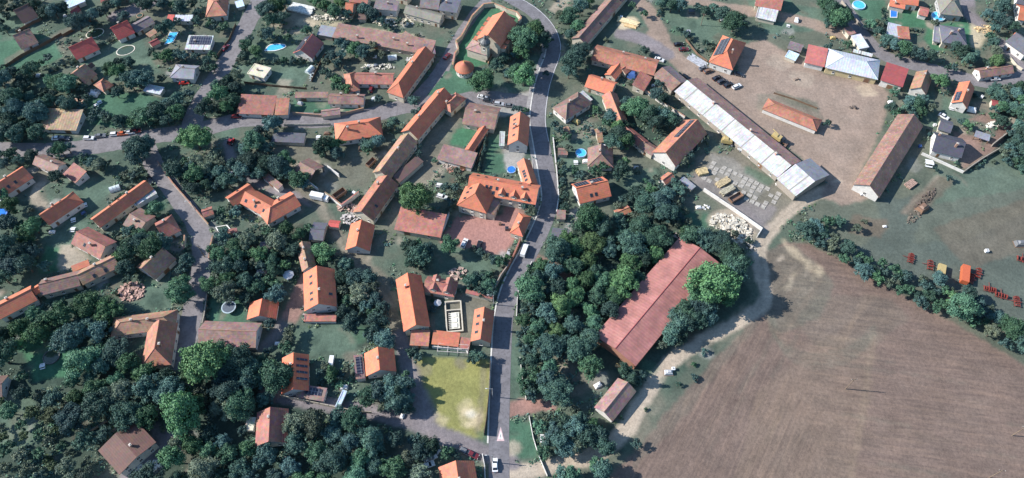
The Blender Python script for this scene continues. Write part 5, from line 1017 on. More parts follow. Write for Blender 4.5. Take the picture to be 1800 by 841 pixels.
def thicket():   # the smallest bushes beyond three hundred of a kind: one mass
    VV = []; FF = []; MI = []; off = 0; tones = 'dbmlog'
    for p in REST:
        me = PROTO[p['kind']][pr2.randrange(len(PROTO[p['kind']]))][0]; n = len(me.vertices); co = np.empty(n*3, np.float32); me.vertices.foreach_get('co', co); co = co.reshape(-1,3); a = pr2.uniform(0,6.28); s = p['s']
        x = co[:,0]*math.cos(a)-co[:,1]*math.sin(a); y = co[:,0]*math.sin(a)+co[:,1]*math.cos(a); VV.append(np.stack([x*s+p['x'], y*s+p['y'], co[:,2]*s], 1))
        f = np.empty(len(me.polygons)*4, np.int32); me.polygons.foreach_get('vertices', f); FF.append(f+off); off += n; MI.append(np.full(len(me.polygons), tones.index(p['tone']), np.int32))
    if not VV: return
    V = np.concatenate(VV); Fv = np.concatenate(FF); nf = len(Fv)//4; me = bpy.data.meshes.new('thicket'); me.vertices.add(len(V)); me.vertices.foreach_set('co', V.astype(np.float32).ravel())
    me.loops.add(nf*4); me.loops.foreach_set('vertex_index', Fv); me.polygons.add(nf); me.polygons.foreach_set('loop_start', np.arange(0, nf*4, 4, dtype=np.int32)); me.update(calc_edges=True)
    for t in tones: me.materials.append(leafmat(t))
    me.polygons.foreach_set('material_index', np.concatenate(MI)); me.validate(); me.update()
    tag(link('thicket', me), 'scattered low scrub and the smallest bushes along field edges and gardens', 'thicket', kind='stuff')
thicket()
# weeds, tall grass and brambles nobody could count
def undergrowth():
    V = []; Fc = []; MI = []; r = random.Random(8); n = 0
    for k in range(20000):
        x, y = r.uniform(-20,1820), r.uniform(-10,860); g = P(x, y)
        kd = ground_at(g.x, g.y)
        if kd != 'ground' or inside_foot(g.x, g.y, .4) or on_road(g.x, g.y, .2): continue
        if kd == 'meadow' and r.random() < .8: continue
        if 700 < x < 880 and 610 < y < 790 or (x > 1120 and y > 535): continue
        if fbm(np.array([g.x]), np.array([g.y]), 14, 77)[0] < .47: continue
        n += 1; q = r.uniform(.35, 1.1); mi = r.choice((0,0,1,2,3,4))
        for _ in range(9):
            c = Vector((g.x+r.gauss(0,q*.6), g.y+r.gauss(0,q*.6), abs(r.gauss(0,q*.45))+.05)); nn = Vector((r.gauss(0,.6), r.gauss(0,.6), 1)).normalized(); o = nn.orthogonal().normalized(); w = nn.cross(o); l = r.uniform(.22,.5); i = len(V)
            V.extend([tuple(c-o*l), tuple(c-w*l*.7), tuple(c+o*l), tuple(c+w*l*.7)]); Fc.append((i,i+1,i+2,i+3)); MI.append(mi)
    me = bpy.data.meshes.new('undergrowth'); me.from_pydata(V, [], Fc); [me.materials.append(leafmat(q)) for q in 'gmdob']; me.polygons.foreach_set('material_index', MI); me.update()
    tag(link('undergrowth', me), 'low tangled weeds and brambles growing over the rough gardens', 'undergrowth', kind='stuff')
undergrowth()
print('plants', len(PL), {k: sum(1 for p in PL if p['name'] == k) for k in GRP}, 'woods', W)
# ================================================================ WALLS AND FENCES
def wall_line(name, label, pts, h, th, mat, group=None, cap=None, cat=None, gate=None, posts=None):
    p = [P(*q) for q in pts]; o = p[0].copy(); root = None
    b = MB(); cb = MB(); r = random.Random(int(o.x*7))
    if len(p) > 2 and name == 'hedge': p = smooth(p, 5)
    for i, (a, c) in enumerate(zip(p, p[1:])):
        d = c-a; l = d.length; ang = math.atan2(d.y, d.x); n = max(1, int(l/3.0))
        for k in range(n):
            m = a+d*((k+.5)/n)-o; hh = h*r.uniform(.94,1.05) if name != 'picket' else h
            b.box((m.x, m.y, hh/2-.05), (l/n-.003*(1), th*(1+.003*(i%3)), hh+.1), 0, rz=ang)
            if cap: cb.box((m.x, m.y, hh+.045), (l/n+.02, th+.14, .09), 0, rz=ang)
            if posts: cb.box(((a+d*(k/n)-o).x, (a+d*(k/n)-o).y, h*.55), (.16,.16,h*1.15), 0, rz=ang)
    if cap or posts:
        root = thing(name, label, cat or 'wall', o, group=group); b.obj('panel' if posts else 'wall_body', mat, root); cb.obj('post' if posts else 'coping', cap or posts, root)
    else:
        root = b.obj(name, mat); root.location = o; tag(root, label, cat or 'wall', group)
    return root
WC, WS, WW = wallmat('cream'), wallmat('stone'), wallmat('white'); WD = wallmat('wood'); WP = wallmat('pink')
TC = roofmat('tan')
GW = 'garden and yard walls'; GF = 'garden fences'
wall_line('churchyard_wall','cream churchyard wall with tiled coping winding round the church to the chapel',[(796,121),(800,100),(806,92),(802,78),(811,70),(830,35),(850,14),(868,12),(890,22),(908,28),(916,38),(911,44)],2.3,.6,WC,GW,cap=TC)
wall_line('garden_wall','short pale wall between the church and the lower church lawn',[(866,98),(860,108),(858,116)],1.4,.4,WC,GW,cap=TC)
wall_line('yard_wall','long pale yard wall running beside the stable from the courtyard farm',[(1132,162),(1165,185),(1203,210)],1.8,.35,WW,GW,cap=TC)
wall_line('yard_wall','white concrete wall closing the storage yard above the rubble heap',[(1236,336),(1290,372),(1338,406)],2.0,.3,WW,GW)
wall_line('yard_wall','short return wall at the lower corner of the storage yard',[(1338,406),(1330,418)],2.0,.3,WW,GW)
wall_line('yard_wall','red-brown wall with coping between manor yard and main road',[(915,425),(902,455),(893,472),(878,492)],2.2,.4,wallmat('brick'),GW,cap=roofmat('terra'))
wall_line('garden_wall','garden wall from the main road down past the white-blue shed',[(893,472),(880,490),(872,505)],2.6,.35,WS,None)
wall_line('garden_wall','low white front wall with coping below the dark slate house',[(1619,272),(1655,288),(1692,305)],1.2,.3,WW,GW,cap=plain('coping',(.5,.48,.45)))
wall_line('garden_wall','dark right side wall of the dark slate house garden',[(1692,305),(1722,284),(1754,265)],1.8,.3,WS,GW)
wall_line('garden_wall','diagonal wall at the far corner of the dark slate house garden',[(1742,258),(1765,240),(1790,222)],2.0,.4,WS,GW)
wall_line('lane_wall','pale wall along the right side of the left lane from the junction',[(279,288),(305,325),(340,365),(368,398)],1.5,.35,WC,GW,cap=TC)
wall_line('lane_wall','pale wall across the lane from the tapering tan cottage',[(376,418),(371,440),(369,458)],1.6,.35,WC,GW,cap=TC)
wall_line('lane_wall','dark wall with pillar on the left of the lane by the tapering cottage',[(327,418),(325,450),(320,492)],1.8,.35,WC,GW,cap=TC)
wall_line('garden_wall','stone wall right of the lane beside the trampoline garden',[(366,520),(361,560),(358,572)],1.8,.35,WS,None)
wall_line('fence','white picket line on the verge below the main road, upper part',[(914,630),(918,665),(925,704)],1.0,.16,WW,GF,posts=WW,cat='fence')
wall_line('fence','white picket line on the verge below the main road, lower part',[(930,733),(937,770),(946,800),(962,838)],1.0,.16,WW,GF,posts=WW,cat='fence')
wall_line('guard_rail','white roadside guard rail on the bend above the forest edge',[(935,462),(925,480),(912,505),(909,530),(908,558)],.9,.25,WW,None,posts=WW,cat='guard rail')
wall_line('wall','pale stone wall along the right kerb of the upper main road',[(972,245),(978,300),(982,350),(978,375)],1.1,.3,WS,GW,cap=plain('coping',(.5,.48,.45)))
wall_line('fence','dark fence dividing the lawns below the cream cube house',[(430,147),(480,153),(540,158)],1.3,.08,WD,GF,posts=WD,cat='fence')
wall_line('fence','dark fence on the left edge of the side road at the top',[(415,45),(405,70),(380,105)],1.4,.1,WD,GF,posts=WD,cat='fence')
wall_line('fence','dark garden fence in front of the flat dark grey shed on the west road',[(500,222),(540,222),(582,220)],1.2,.1,WC,GF,cat='fence',posts=WC)
wall_line('fence','long dark plank fence across the gardens left of the red house pair',[(12,118),(40,100),(75,82),(110,62)],1.5,.1,WD,GF,posts=WD,cat='fence')
wall_line('fence','plank fence behind the red houses leading up to the lane',[(112,65),(135,52),(165,35)],1.5,.1,WD,GF,posts=WD,cat='fence')
wall_line('fence','plank fence above the long white gable house',[(30,58),(60,42),(75,36)],1.5,.1,WD,GF,posts=WD,cat='fence')
wall_line('garden_wall','white wall panels left of the diamond-shaped open barn gate',[(543,323),(552,330),(560,336)],2.0,.35,WW,GW)
wall_line('garden_wall','white wall right behind the diamond-shaped open barn',[(577,297),(585,303),(597,312)],2.0,.35,WW,GW)
wall_line('garden_wall','white lane wall running from the lorry to the small yard shed',[(573,344),(588,355),(602,366)],2.2,.35,WW,GW,cap=TC)
wall_line('garden_wall','brown-topped wall from the lane wall up toward the farm row',[(602,366),(618,354),(632,343)],2.4,.45,WW,GW,cap=roofmat('terra'))
wall_line('garden_wall','curved cream gable-side wall under the lower farm row',[(622,379),(640,380),(658,389)],1.6,.3,WC,GW)
wall_line('garden_wall','wall and hedge base along the top of the yellow plot',[(760,612),(790,615),(820,618),(823,625)],1.6,.25,WW,None)
wall_line('fence','long pale fence along the lower lane beside the woodland',[(495,698),(545,708),(595,719),(640,726),(654,727)],1.6,.12,WC,GF,posts=WC,cat='fence')
wall_line('fence','dark roadside fence casting shade between yellow plot and main road',[(862,640),(860,690),(855,740),(851,766)],2.6,.1,WD,GF,posts=WD,cat='fence')
wall_line('fence','garden fence left of the hipped solar house from hedge to gate',[(1205,72),(1225,97),(1243,110)],1.3,.1,WD,GF,posts=WD,cat='fence')
wall_line('fence','low fence behind the lone low barn on its grassy strip',[(1360,165),(1395,176),(1436,192)],.9,.08,WD,GF,posts=WD,cat='fence')
wall_line('garden_wall','dark wall on the left bend of the asphalt road at top right',[(1478,5),(1500,35),(1512,48)],1.6,.3,WS,GW)
wall_line('garden_wall','long front wall of the gardens above the curving asphalt road',[(1515,48),(1555,65),(1600,76)],1.2,.25,WC,None)
wall_line('fence','wire-like grey fence on the right of the cottage in road bend',[(1770,100),(1785,118),(1795,125)],1.4,.1,WC,GF,posts=WC,cat='fence')
wall_line('garden_wall','pale wall on the meadow edge of the chocolate-roofed villa garden',[(145,768),(165,757),(190,742)],1.3,.25,WS,GW)
wall_line('garden_wall','white boundary wall left of the orange house at bottom edge',[(742,790),(748,815),(750,845)],1.3,.2,WW,GW)
wall_line('garden_wall','white gate wall right of the orange house at the bottom edge',[(848,800),(852,820),(853,845)],1.5,.2,WW,GW)
wall_line('balustrade','terracotta balustrade around the porch of the large bright orange house',[(532,562),(535,566),(565,567),(592,565)],1.0,.2,wallmat('brick'),None,posts=WW,cat='balustrade')
wall_line('garden_wall','pink garden wall between the small orange garage and the red drive',[(495,508),(489,530),(486,545)],2.2,.3,WP,GW)
wall_line('fence','plank fence along the walled lawn right of the slim orange outbuilding',[(858,232),(848,262),(838,290)],1.6,.12,WD,GF,posts=WD,cat='fence')
wall_line('garden_wall','wall between the manor hedge and the pinkish brown barn',[(790,378),(782,400),(772,420)],2.0,.3,WW,GW)
wall_line('fence','garden fence down from the red solar house past its lawn',[(573,95),(560,120),(548,145)],1.3,.1,WD,GF,posts=WD,cat='fence')
wall_line('garden_wall','cream wall between parapet-gabled house yard and west road',[(515,202),(560,206),(600,204),(640,194)],1.5,.3,WS,GW,cap=TC)
# ================================================================ VEHICLES
def paintm(k):
    c = dict(white=(.7,.7,.7), dark=(.03,.035,.045), black=(.012,.012,.015), red=(.4,.03,.025), maroon=(.14,.02,.025), silver=(.4,.41,.43), grey=(.14,.145,.155), blue=(.04,.09,.25), orange=(.5,.12,.05), yellow=(.42,.32,.14), brown=(.2,.12,.08), green=(.06,.16,.08), rusty=(.2,.042,.032))[k]
    m = 'paint_'+k
    if m not in MATS:
        mm, n, b = nt(m); f = noise(n, 2.5, 3, .6, geo_pos(n)); L(n, ramp(n, f, [(.35, sc_(c,.82)), (.65, c)]), b.inputs['Base Color']); b.inputs['Roughness'].default_value = .32; b.inputs['Coat Weight'].default_value = .4; MATS[m] = mm
    return MATS[m]
TY = plain('tyre', (.02,.02,.022), .9); RIM = plain('rim', (.35,.35,.36), .4)
def wheel(root, x, y, r=.33, w=.22):
    b = MB(); b.tube((x,y-w/2,r),(x,y+w/2,r), r, r, 14); t = b.obj('wheel', TY, root); b = MB(); s = 1 if y > 0 else -1; b.tube((x,y+s*w/2,r),(x,y+s*(w/2+.02),r), r*.6, r*.5, 10); b.obj('rim', RIM, t)
def profile_body(root, name, prof, hw, mats, tuck=.0):
    """side outline swept across the width, sides pulled in toward the top"""
    b = MB(); n = len(prof); zm = max(z for _, z in prof); f = lambda z: hw-(tuck*max(0, z-.6))
    Lf = [Vector((x, -f(z), z)) for x, z in prof]; Rt = [Vector((x, f(z), z)) for x, z in prof]
    b.face(Lf); b.face(Rt[::-1])
    for i in range(n): j = (i+1) % n; b.face([Lf[j], Lf[i], Rt[i], Rt[j]])
    return b.obj(name, mats, root)
def make_car(kind):
    root = link('parked_car' if kind != 'van' else 'van', None)
    if kind == 'van':
        body = profile_body(root, 'body', [(-2.9,.35),(2.85,.35),(2.9,.95),(2.35,1.25),(1.75,2.2),(-2.85,2.25),(-2.95,.6)], .98, paintm('white'), .06)
        b = MB(); b.face([(2.33,-.8,1.3),(2.33,.8,1.3),(1.83,.72,2.1),(1.83,-.72,2.1)]); b.face([(1.9,-.95,1.3),(1.2,-.95,1.3),(1.2,-.91,1.9),(1.6,-.91,1.9)]); b.face([(1.9,.95,1.3),(1.2,.95,1.3),(1.2,.91,1.9),(1.6,.91,1.9)])
        for v in range(len(b.v)): x,y,z = b.v[v]; b.v[v] = (x+.02 if x > 1.8 else x, y*1.012, z)
        b.obj('window', glassmat(), root); ws = (1.95,-1.9); wr = .36
    else:
        est = kind == 'estate'
        back = [(-2.15,1.0),(-1.75,1.42)] if est else [(-2.2,.92),(-1.55,.98),(-.95,1.42)]
        body = profile_body(root, 'body', [(-2.2,.3),(2.2,.3),(2.25,.62),(2.1,.8),(1.15,.93),(-2.15,.95),(-2.27,.6)], .9, paintm('dark'), .05)
        gl = [(1.12,.93),(.35,1.4),(-1.0 if not est else -1.75,1.42),(-1.75 if not est else -2.12,.95)]
        profile_body(root, 'window', gl, .8, glassmat(), .28)
        rf = [(.38,1.405),(.3,1.45),(-.95 if not est else -1.65,1.47),(-1.05 if not est else -1.75,1.42)]
        profile_body(root, 'roof', rf, .78, paintm('dark'), .2); ws = (1.4,-1.35); wr = .33
    x = 2.24 if kind != 'van' else 2.88
    for s in (-1, 1):
        b = MB(); b.box((x-.02, s*.64, .68), (.12,.36,.17)); b.obj('headlight', plain('lamp_glass', (.6,.6,.58), .2), root)
        b = MB(); b.box((-x-.01, s*.7, .72), (.08,.26,.17)); b.obj('tail_light', plain('tail_glass', (.3,.02,.02), .3), root)
    for a in ws:
        for s in (-1, 1): wheel(root, a, s*.82, wr)
    return root
CARP = {}
def car(px, py, ang, kind, colr, label, group='parked cars'):
    """ang: heading in the photograph's plane, degrees anticlockwise from right, measured on the ground"""
    g = P(px, py, .6); fresh = kind not in CARP
    if fresh: CARP[kind] = make_car(kind); o = CARP[kind]
    else: o = copy_tree(CARP[kind])
    o.location = (g.x, g.y, .042 if on_road(g.x, g.y, 0) else .01); o.rotation_euler = (0,0,R(ang)); tag(o, label, 'van' if kind == 'van' else 'car', group)
    for ch in o.children:
        if ch.name.split('.')[0] in ('body','roof'):
            ch.material_slots[0].link = 'OBJECT'; ch.material_slots[0].material = paintm(colr)
    return o
from_v = car(922,441,72,'van','white','long white van driving on the main road beside the brick wall',None); 
for c in [(870,818,92,'sedan','white','white car on the main road at the bottom edge'),(1193,78,5,'sedan','black','black car in the gravel lane, upper one of the pair'),(1202,87,5,'sedan','maroon','dark maroon car in the gravel lane, lower one of the pair'),
 (1236,120,25,'sedan','grey','grey car leftmost in the row in front of the hipped solar house'),(1245,125,25,'estate','brown','brown car second in the row before the hipped solar house'),(1260,137,28,'sedan','black','black car third in the row before the hipped solar house'),
 (1269,143,28,'estate','dark','dark car fourth in the row before the hipped solar house'),(1280,149,28,'sedan','black','black car fifth in the row before the hipped solar house'),(1295,152,30,'estate','white','white-fronted car at the right end of the row in the dirt yard'),
 (1299,131,-20,'sedan','dark','dark car in the shade right of the hipped solar house'),(1159,105,-25,'sedan','white','white car parked by the end of the rambling courtyard farm'),(1206,136,-38,'estate','black','black car close against the stable rear wall, upper end'),
 (1252,170,-38,'estate','silver','silver car close against the stable rear wall, middle'),(1281,188,-38,'sedan','white','white car close against the stable rear wall near the lone barn'),(101,243,5,'sedan','white','white car under the ochre ribbed roof'),(113,244,0,'estate','dark','dark car next to the white one under the ochre ribbed roof'),
 (156,243,0,'estate','white','white car with dark rear in a line along the west road'),(176,239,8,'sedan','grey','grey car half shaded in the line along the west road'),(203,236,8,'estate','white','white and orange long car in the line along the west road'),(216,235,8,'sedan','orange','orange car right after the white one along the west road'),
 (228,233,8,'sedan','white','white car before the red one along the west road'),(239,231,8,'sedan','maroon','maroon car at the right end of the line on the west road'),(264,317,-55,'sedan','black','black car at the top of the slim orange house'),(409,306,0,'sedan','white','white car on the grassy lane among the trees'),
 (396,84,65,'sedan','maroon','maroon car beside the fence of the side road at the top'),(653,156,80,'estate','maroon','dark red car in the yard of the brown U-shaped cottage'),(416,205,0,'estate','maroon','dark maroon car in front of the wide terracotta barn'),(324,146,5,'sedan','red','red car in front of the faded grey hipped house'),
 (848,171,-15,'sedan','white','white car leftmost on the village green parking'),(858,177,-15,'sedan','dark','dark car second on the village green parking'),(877,183,-8,'estate','silver','silver car third on the village green parking'),(896,186,-8,'sedan','grey','grey car at the right end of the village green parking'),
 (786,99,60,'sedan','maroon','dark red car in the narrow church lane'),(816,428,70,'estate','white','white car on the red paving near the round hedge tree'),(842,432,75,'estate','black','black car on the red paving next to the white one'),(776,327,-10,'estate','white','white car on the gravel above the bright round tree'),
 (777,346,-20,'estate','white','white car in the shade beside the bright round tree'),(550,557,5,'sedan','red','red car in front of the large bright orange house'),(1749,139,5,'sedan','white','white car below the brown cottage in the road bend'),(1659,205,-45,'sedan','white','white car in the garden of the orange house under the curving road'),
 (818,794,-25,'estate','grey','grey car left of the pair above the orange house at the bottom edge'),(830,799,-25,'sedan','maroon','maroon car right of the pair above the orange house at bottom edge'),(750,783,-30,'sedan','dark','dark car highest among those by the white boundary wall'),(762,790,-30,'sedan','silver','silver car second in the parking by the white boundary wall'),
 (757,806,30,'estate','white','white car in the middle of the parking by the white wall'),(752,818,20,'sedan','white','lowest white car in the parking by the white wall'),(240,240,0,'estate','red','red car parked just left of the big blue-green road tree'),(1790,420,90,'sedan','white','white car standing alone on the meadow at the right edge')]:
    if c[0] == 240 or c[0] == 1790: continue
    car(*c)
def lorry():
    g = P(564, 351, 0); t = thing('lorry','white box lorry parked at the end of the white lane wall','lorry', g, R(-14))
    b = MB(); b.box((-1.2,0,1.95), (5.2,2.3,2.2)); b.obj('cargo_box', paintm('white'), t); b = MB(); b.box((2.6,0,1.35),(1.8,2.1,1.7),top=.9); c = b.obj('cab', paintm('white'), t)
    b = MB(); b.box((3.4,0,1.75),(.12,1.7,.6)); b.obj('windscreen', glassmat(), c); b = MB(); b.box((.3,0,.6),(7,.9,.25)); b.obj('chassis', paintm('black'), t)
    for x in (-2.6,2.4):
        for s in (-1,1): wheel(t, x, s*.95, .45, .3)
lorry()
def tractor(px, py, ang, colr, label):
    g = P(px, py, 0); t = thing('tractor', label, 'tractor', g, R(ang))
    b = MB(); b.box((1.0,0,1.05),(1.8,.8,.8),top=.85); b.obj('bonnet', paintm(colr), t); b = MB(); b.box((-.5,0,2.35),(1.4,1.4,.14)); b.obj('cab_roof', paintm(colr), t); b = MB(); b.box((-.5,0,1.6),(1.25,1.25,1.35)); b.obj('cab_glass', glassmat(), t)
    b = MB(); b.box((-.6,0,.9),(1.8,1.8,.35)); b.obj('mudguard', paintm(colr), t)
    for s in (-1,1): wheel(t, -.8, s*.95, .8, .45); wheel(t, 1.4, s*.75, .48, .3)
tractor(408,252,60,'red','small red tractor on the track left of the flat dark grey shed')
tractor(1568,85,-20,'green','tiny green tractor under the trees above the asphalt road')
# farm machinery on the meadow edge
def machine(px, py, ang, n, label, kind='harrow'):
    g = P(px, py, 0); t = thing('farm_harrow', label, 'farm machine', g, R(ang), 'red farm machines on the meadow edge'); r = random.Random(px); t.scale = (.85,.85,.85)
    b = MB(); b.box((0,-1.1,.75),(5,.22,.22)); b.box((0,1.1,.75),(5,.22,.22)); b.box((0,0,.9),(.25,3.6,.25)); b.box((-2.2,0,.75),(.2,2.4,.2)); b.box((2.2,0,.75),(.2,2.4,.2)); b.box((0,2.6,.7),(.16,1.8,.16)); b.obj('frame', paintm('rusty'), t)
    for k in range(n):
        x = -2.3+4.6*k/(n-1); b = MB(); b.box((x,0,1.25),(.3,2.3*r.uniform(.6,1.1),.5*r.uniform(.7,1.8)),top=.7); b.tube((x,-1.3,.5),(x+.1,-1.3,0), .06, .03, 5); b.tube((x,1.2,.6),(x-.1,1.3,0), .06, .03, 5); b.obj('tine_unit', paintm('rusty'), t)
    for s in (-1,1): wheel(t, s*1.6, .3, .45, .25)
for q in [(1600,456,65,5,'red folded harrow, farthest left of the red machines by the hedge'),(1634,468,70,4,'red harrow next to the pale trailer by the hedge'),(1706,492,60,7,'large red seed drill frame touching the orange trailer'),(1718,482,60,4,'narrow red harrow right behind the large seed drill'),(1738,510,-15,6,'long low red cultivator right of the seed drill'),(1758,521,-20,5,'red cultivator with scattered parts near the hedge'),(1786,532,75,6,'upright red harrow near the right edge'),(1796,458,-20,4,'red harrow alone at the right edge on the meadow')]: machine(*q)
def trailer(px, py, ang, ln, w, h, colr, label, name='trailer', group=None, hollow=True, base=.75):
    g = P(px, py, 0); t = thing(name, label, 'trailer', g, R(ang), group); b = MB(); b.box((0,0,base+.08),(ln,w,.16))
    if hollow:
        for s in (-1,1): b.box((0,s*(w/2-.05),base+h/2),(ln,.1,h)); b.box((s*(ln/2-.06),0,base+h/2-.01),(.1,w-.21,h))
    else: b.box((0,0,base+h/2+.1),(ln*.995,w*.995,h))
    b.obj('box_body', paintm(colr), t); b = MB(); b.box((ln/2+.7,0,base-.1),(1.5,.14,.14)); b.obj('drawbar', paintm('black'), t)
    for s in (-1,1):
        for x in ((-ln*.28, ln*.28) if ln > 4 else (0,)): wheel(t, x, s*(w/2-.1), .38, .25)
trailer(1692,487,68,7.5,2.6,2.0,'orange','bright orange box trailer on the meadow beside the hedge',hollow=False)
trailer(1652,478,66,4.6,2.6,1.2,'yellow','pale ochre flat trailer beside the hedge and red harrow',hollow=False)
trailer(1308,267,-32,5.2,2.3,1.3,'white','white tipping trailer beside the front wall of the stable')
trailer(1337,294,-32,2.6,1.5,.8,'white','small white cart in the storage yard beside the stable')
trailer(1357,309,-38,3.0,1.4,.7,'silver','pale small cart at the far end of the stable wall')
trailer(1292,351,33,6.0,2.4,1.2,'brown','dark brown wagon lowest in the row of stacks in the storage yard')
trailer(1280,337,32,5.4,2.4,1.0,'silver','pale wagon lowest right end of paved grid in storage yard') if False else None
trailer(584,638,88,3.6,1.5,1.3,'white','narrow white caravan box between conifers near the panel-row house',hollow=False)
trailer(1091,648,-25,4.0,1.2,.6,'yellow','low ochre wooden wagon near the lower end of the huge red barn')
trailer(598,345,45,5.5,2.4,1.6,'brown','open brown skip wagon behind the white lane wall')
trailer(653,290,55,4.5,2.0,1.4,'brown','rusty wagon on the grass below the middle farm row')
def combine(px, py, ang, label, colr='yellow'):
    g = P(px, py, 0); t = thing('combine_harvester', label, 'combine harvester', g, R(ang)); b = MB(); b.box((-.8,0,1.9),(4.6,2.4,1.7),top=.88); b.box((-1.4,0,2.95),(2.2,1.9,.45),top=.8); b.obj('body', paintm(colr), t)
    b = MB(); b.box((2.1,0,2.3),(1.3,1.6,1.5),top=.9); b.obj('cab', glassmat(), t); b = MB(); b.box((4.0,0,.6),(.9,4.2,.8)); b.box((3.1,0,.9),(1.6,.8,.5)); b.obj('header', paintm('brown'), t); b = MB(); b.tube((-1,1.1,2.8),(-3.8,1.9,3.0), .16,.16,8); b.obj('unloading_pipe', paintm(colr), t)
    for s in (-1,1): wheel(t, 1.5, s*1.3, .8, .5); wheel(t, -2.3, s*1.1, .5, .35)
combine(1280,253,-15,'old yellow combine harvester beside the stable front wall')
combine(1366,248,-38,'dark yellow combine harvester in the shade behind the stable','yellow')
# ================================================================ POOLS, PONDS, TRAMPOLINES
WATER = {}
def water(k):
    c = dict(pool=(.07,.42,.72), pond=(.05,.075,.05), blue=(.03,.17,.6))[k]
    if k not in WATER:
        m, n, b = nt('water_'+k); f = noise(n, 1.5, 3, .5, geo_pos(n)); L(n, ramp(n, f, [(.35, sc_(c,.8)),(.65, sc_(c,1.1))]), b.inputs['Base Color']); b.inputs['Roughness'].default_value = .08; WATER[k] = m
    return WATER[k]
def ring_pool(name, label, px, py, r, h, wk, colr=(.55,.5,.42), ey=1, cat='pool', rot=0, group=None):
    g = P(px, py, 0); t = thing(name, label, cat, g, rot, group); n = 26; b = MB(); w = MB(); C_ = lambda k, q, z: (q*r*math.cos(2*math.pi*k/n), q*r*ey*math.sin(2*math.pi*k/n), z)
    for k in range(n):
        b.face([C_(k,1.09,0),C_(k+1,1.09,0),C_(k+1,1.09,h),C_(k,1.09,h)]); b.face([C_(k,1.09,h),C_(k+1,1.09,h),C_(k+1,.98,h),C_(k,.98,h)]); b.face([C_(k,.98,h),C_(k+1,.98,h),C_(k+1,.98,0),C_(k,.98,0)])
    w.face([C_(k,.985,h-.14 if h > .3 else h-.04) for k in range(n)])
    b.obj('rim', plain('rim%.2f%.2f' % colr[:2], colr, .7), t); w.obj('water', water(wk), t); return t
ring_pool('garden_pond','oval pond with sandy rim, higher one between the two red houses',167,59,3.8,.12,'pond',ey=.75,rot=.5,cat='pond')
ring_pool('garden_pond','oval pond with sandy rim, lower one in the garden by the tan cottage',221,89,3.9,.12,'pond',ey=.75,rot=.5,cat='pond')
ring_pool('fire_ring','round stone-ringed fire pit in the lawn at the top',283,10,1.6,.35,'pond',cat='fire pit'); ring_pool('fire_ring','small round sandy ring left of the grey wing',246,28,1.4,.3,'pond',cat='fire pit',colr=(.5,.3,.2))
ring_pool('round_pool','round blue pool on the lawn at the top by the asphalt road',1509,11,2.8,.9,'pool',cat='pool',colr=(.4,.55,.65)); ring_pool('round_pool','round blue pool left of the olive-grey hipped house',1648,31,3.0,.9,'pool',cat='pool',colr=(.45,.55,.6))
ring_pool('round_pool','small round blue pool beside the brown cottage',1021,271,2.1,.9,'pool',colr=(.3,.4,.55)); ring_pool('round_pool','small dark blue pool at the left edge among gardens',2,377,2.4,.7,'blue',colr=(.1,.2,.6)); ring_pool('round_pool','small round blue paddling pool in the lawn corner of the large orange manor',899,300,1.7,.7,'blue',colr=(.3,.4,.6))
ring_pool('round_basin','round dark water basin in the bright clearing at lower left',91,628,2.6,.5,'pond',cat='basin',colr=(.12,.12,.12)); ring_pool('round_basin','round pale basin in the tree shade left of the lower road woods',970,481,1.6,.5,'pond',cat='basin',colr=(.4,.42,.4))
def flat_pool(name, label, pts, h, wk, rim=(.62,.6,.56)):
    p = [P(*q) for q in pts]; c = sum(p, Vector())/len(p); t = thing(name, label, 'pool', c); p = [q-c for q in (smooth(p+[p[0]], 5)[:-1] if len(p) > 4 else p)]; b = MB(); w = MB(); n = len(p); out = lambda q: Vector((q.x, q.y, 0))*1.0 + q.normalized()*.5
    for k in range(n):
        a, d = p[k], p[(k+1)%n]; A_, D_ = out(a), out(d)
        b.face([(A_.x,A_.y,h),(D_.x,D_.y,h),(d.x,d.y,h),(a.x,a.y,h)]); b.face([(A_.x,A_.y,0),(D_.x,D_.y,0),(D_.x,D_.y,h),(A_.x,A_.y,h)]); b.face([(d.x,d.y,h),(a.x,a.y,h),(a.x,a.y,h-.12),(d.x,d.y,h-.12)])
    w.face([(q.x,q.y,h-.08) for q in p]); b.obj('rim', plain('rim%.2f%.2f' % rim[:2], rim, .7), t); w.obj('water', water(wk), t)
flat_pool('swimming_pool','teardrop-shaped blue swimming pool left of the red solar house',[(466,90),(476,80),(498,79),(500,84),(484,89)],.22,'pool')
flat_pool('swimming_pool','rectangular bright blue pool under the orange house at top right',[(1565,31),(1576,31),(1577,15),(1565,16)],.3,'blue')
flat_pool('water_basin','rectangular concrete basin with dark water beside the lane garden',[(381,401),(398,398),(404,404),(387,410)],.5,'pond')
flat_pool('swimming_pool','pale covered pool with blue water right of the orange pavilion gardens',[(290,78),(304,75),(313,58),(299,58)],.25,'pool')
def trampoline(px, py, r, label):
    g = P(px, py, .8); t = thing('trampoline', label, 'trampoline', g); b = MB(); w = MB(); n = 24; C_ = lambda k, q, z: (q*r*math.cos(2*math.pi*k/n), q*r*math.sin(2*math.pi*k/n), z)
    for k in range(n): b.face([C_(k,1,.85),C_(k+1,1,.85),C_(k+1,.84,.86),C_(k,.84,.86)]); b.face([C_(k,1,.75),C_(k+1,1,.75),C_(k+1,1,.85),C_(k,1,.85)])
    w.face([C_(k,.85,.84) for k in range(n)]); b.obj('pad', plain('tramp_pad', (.3,.38,.42), .6), t); w.obj('mat', plain('tramp_mat', (.07,.09,.12), .5), t)
    for k in range(6): q = C_(k*4,1,0); b = MB(); b.tube((q[0],q[1],0),(q[0],q[1],.8), .04,.04,6); b.obj('leg', RIM, t)
trampoline(403,542,2.6,'round dark trampoline on the lawn beside the small orange garage')
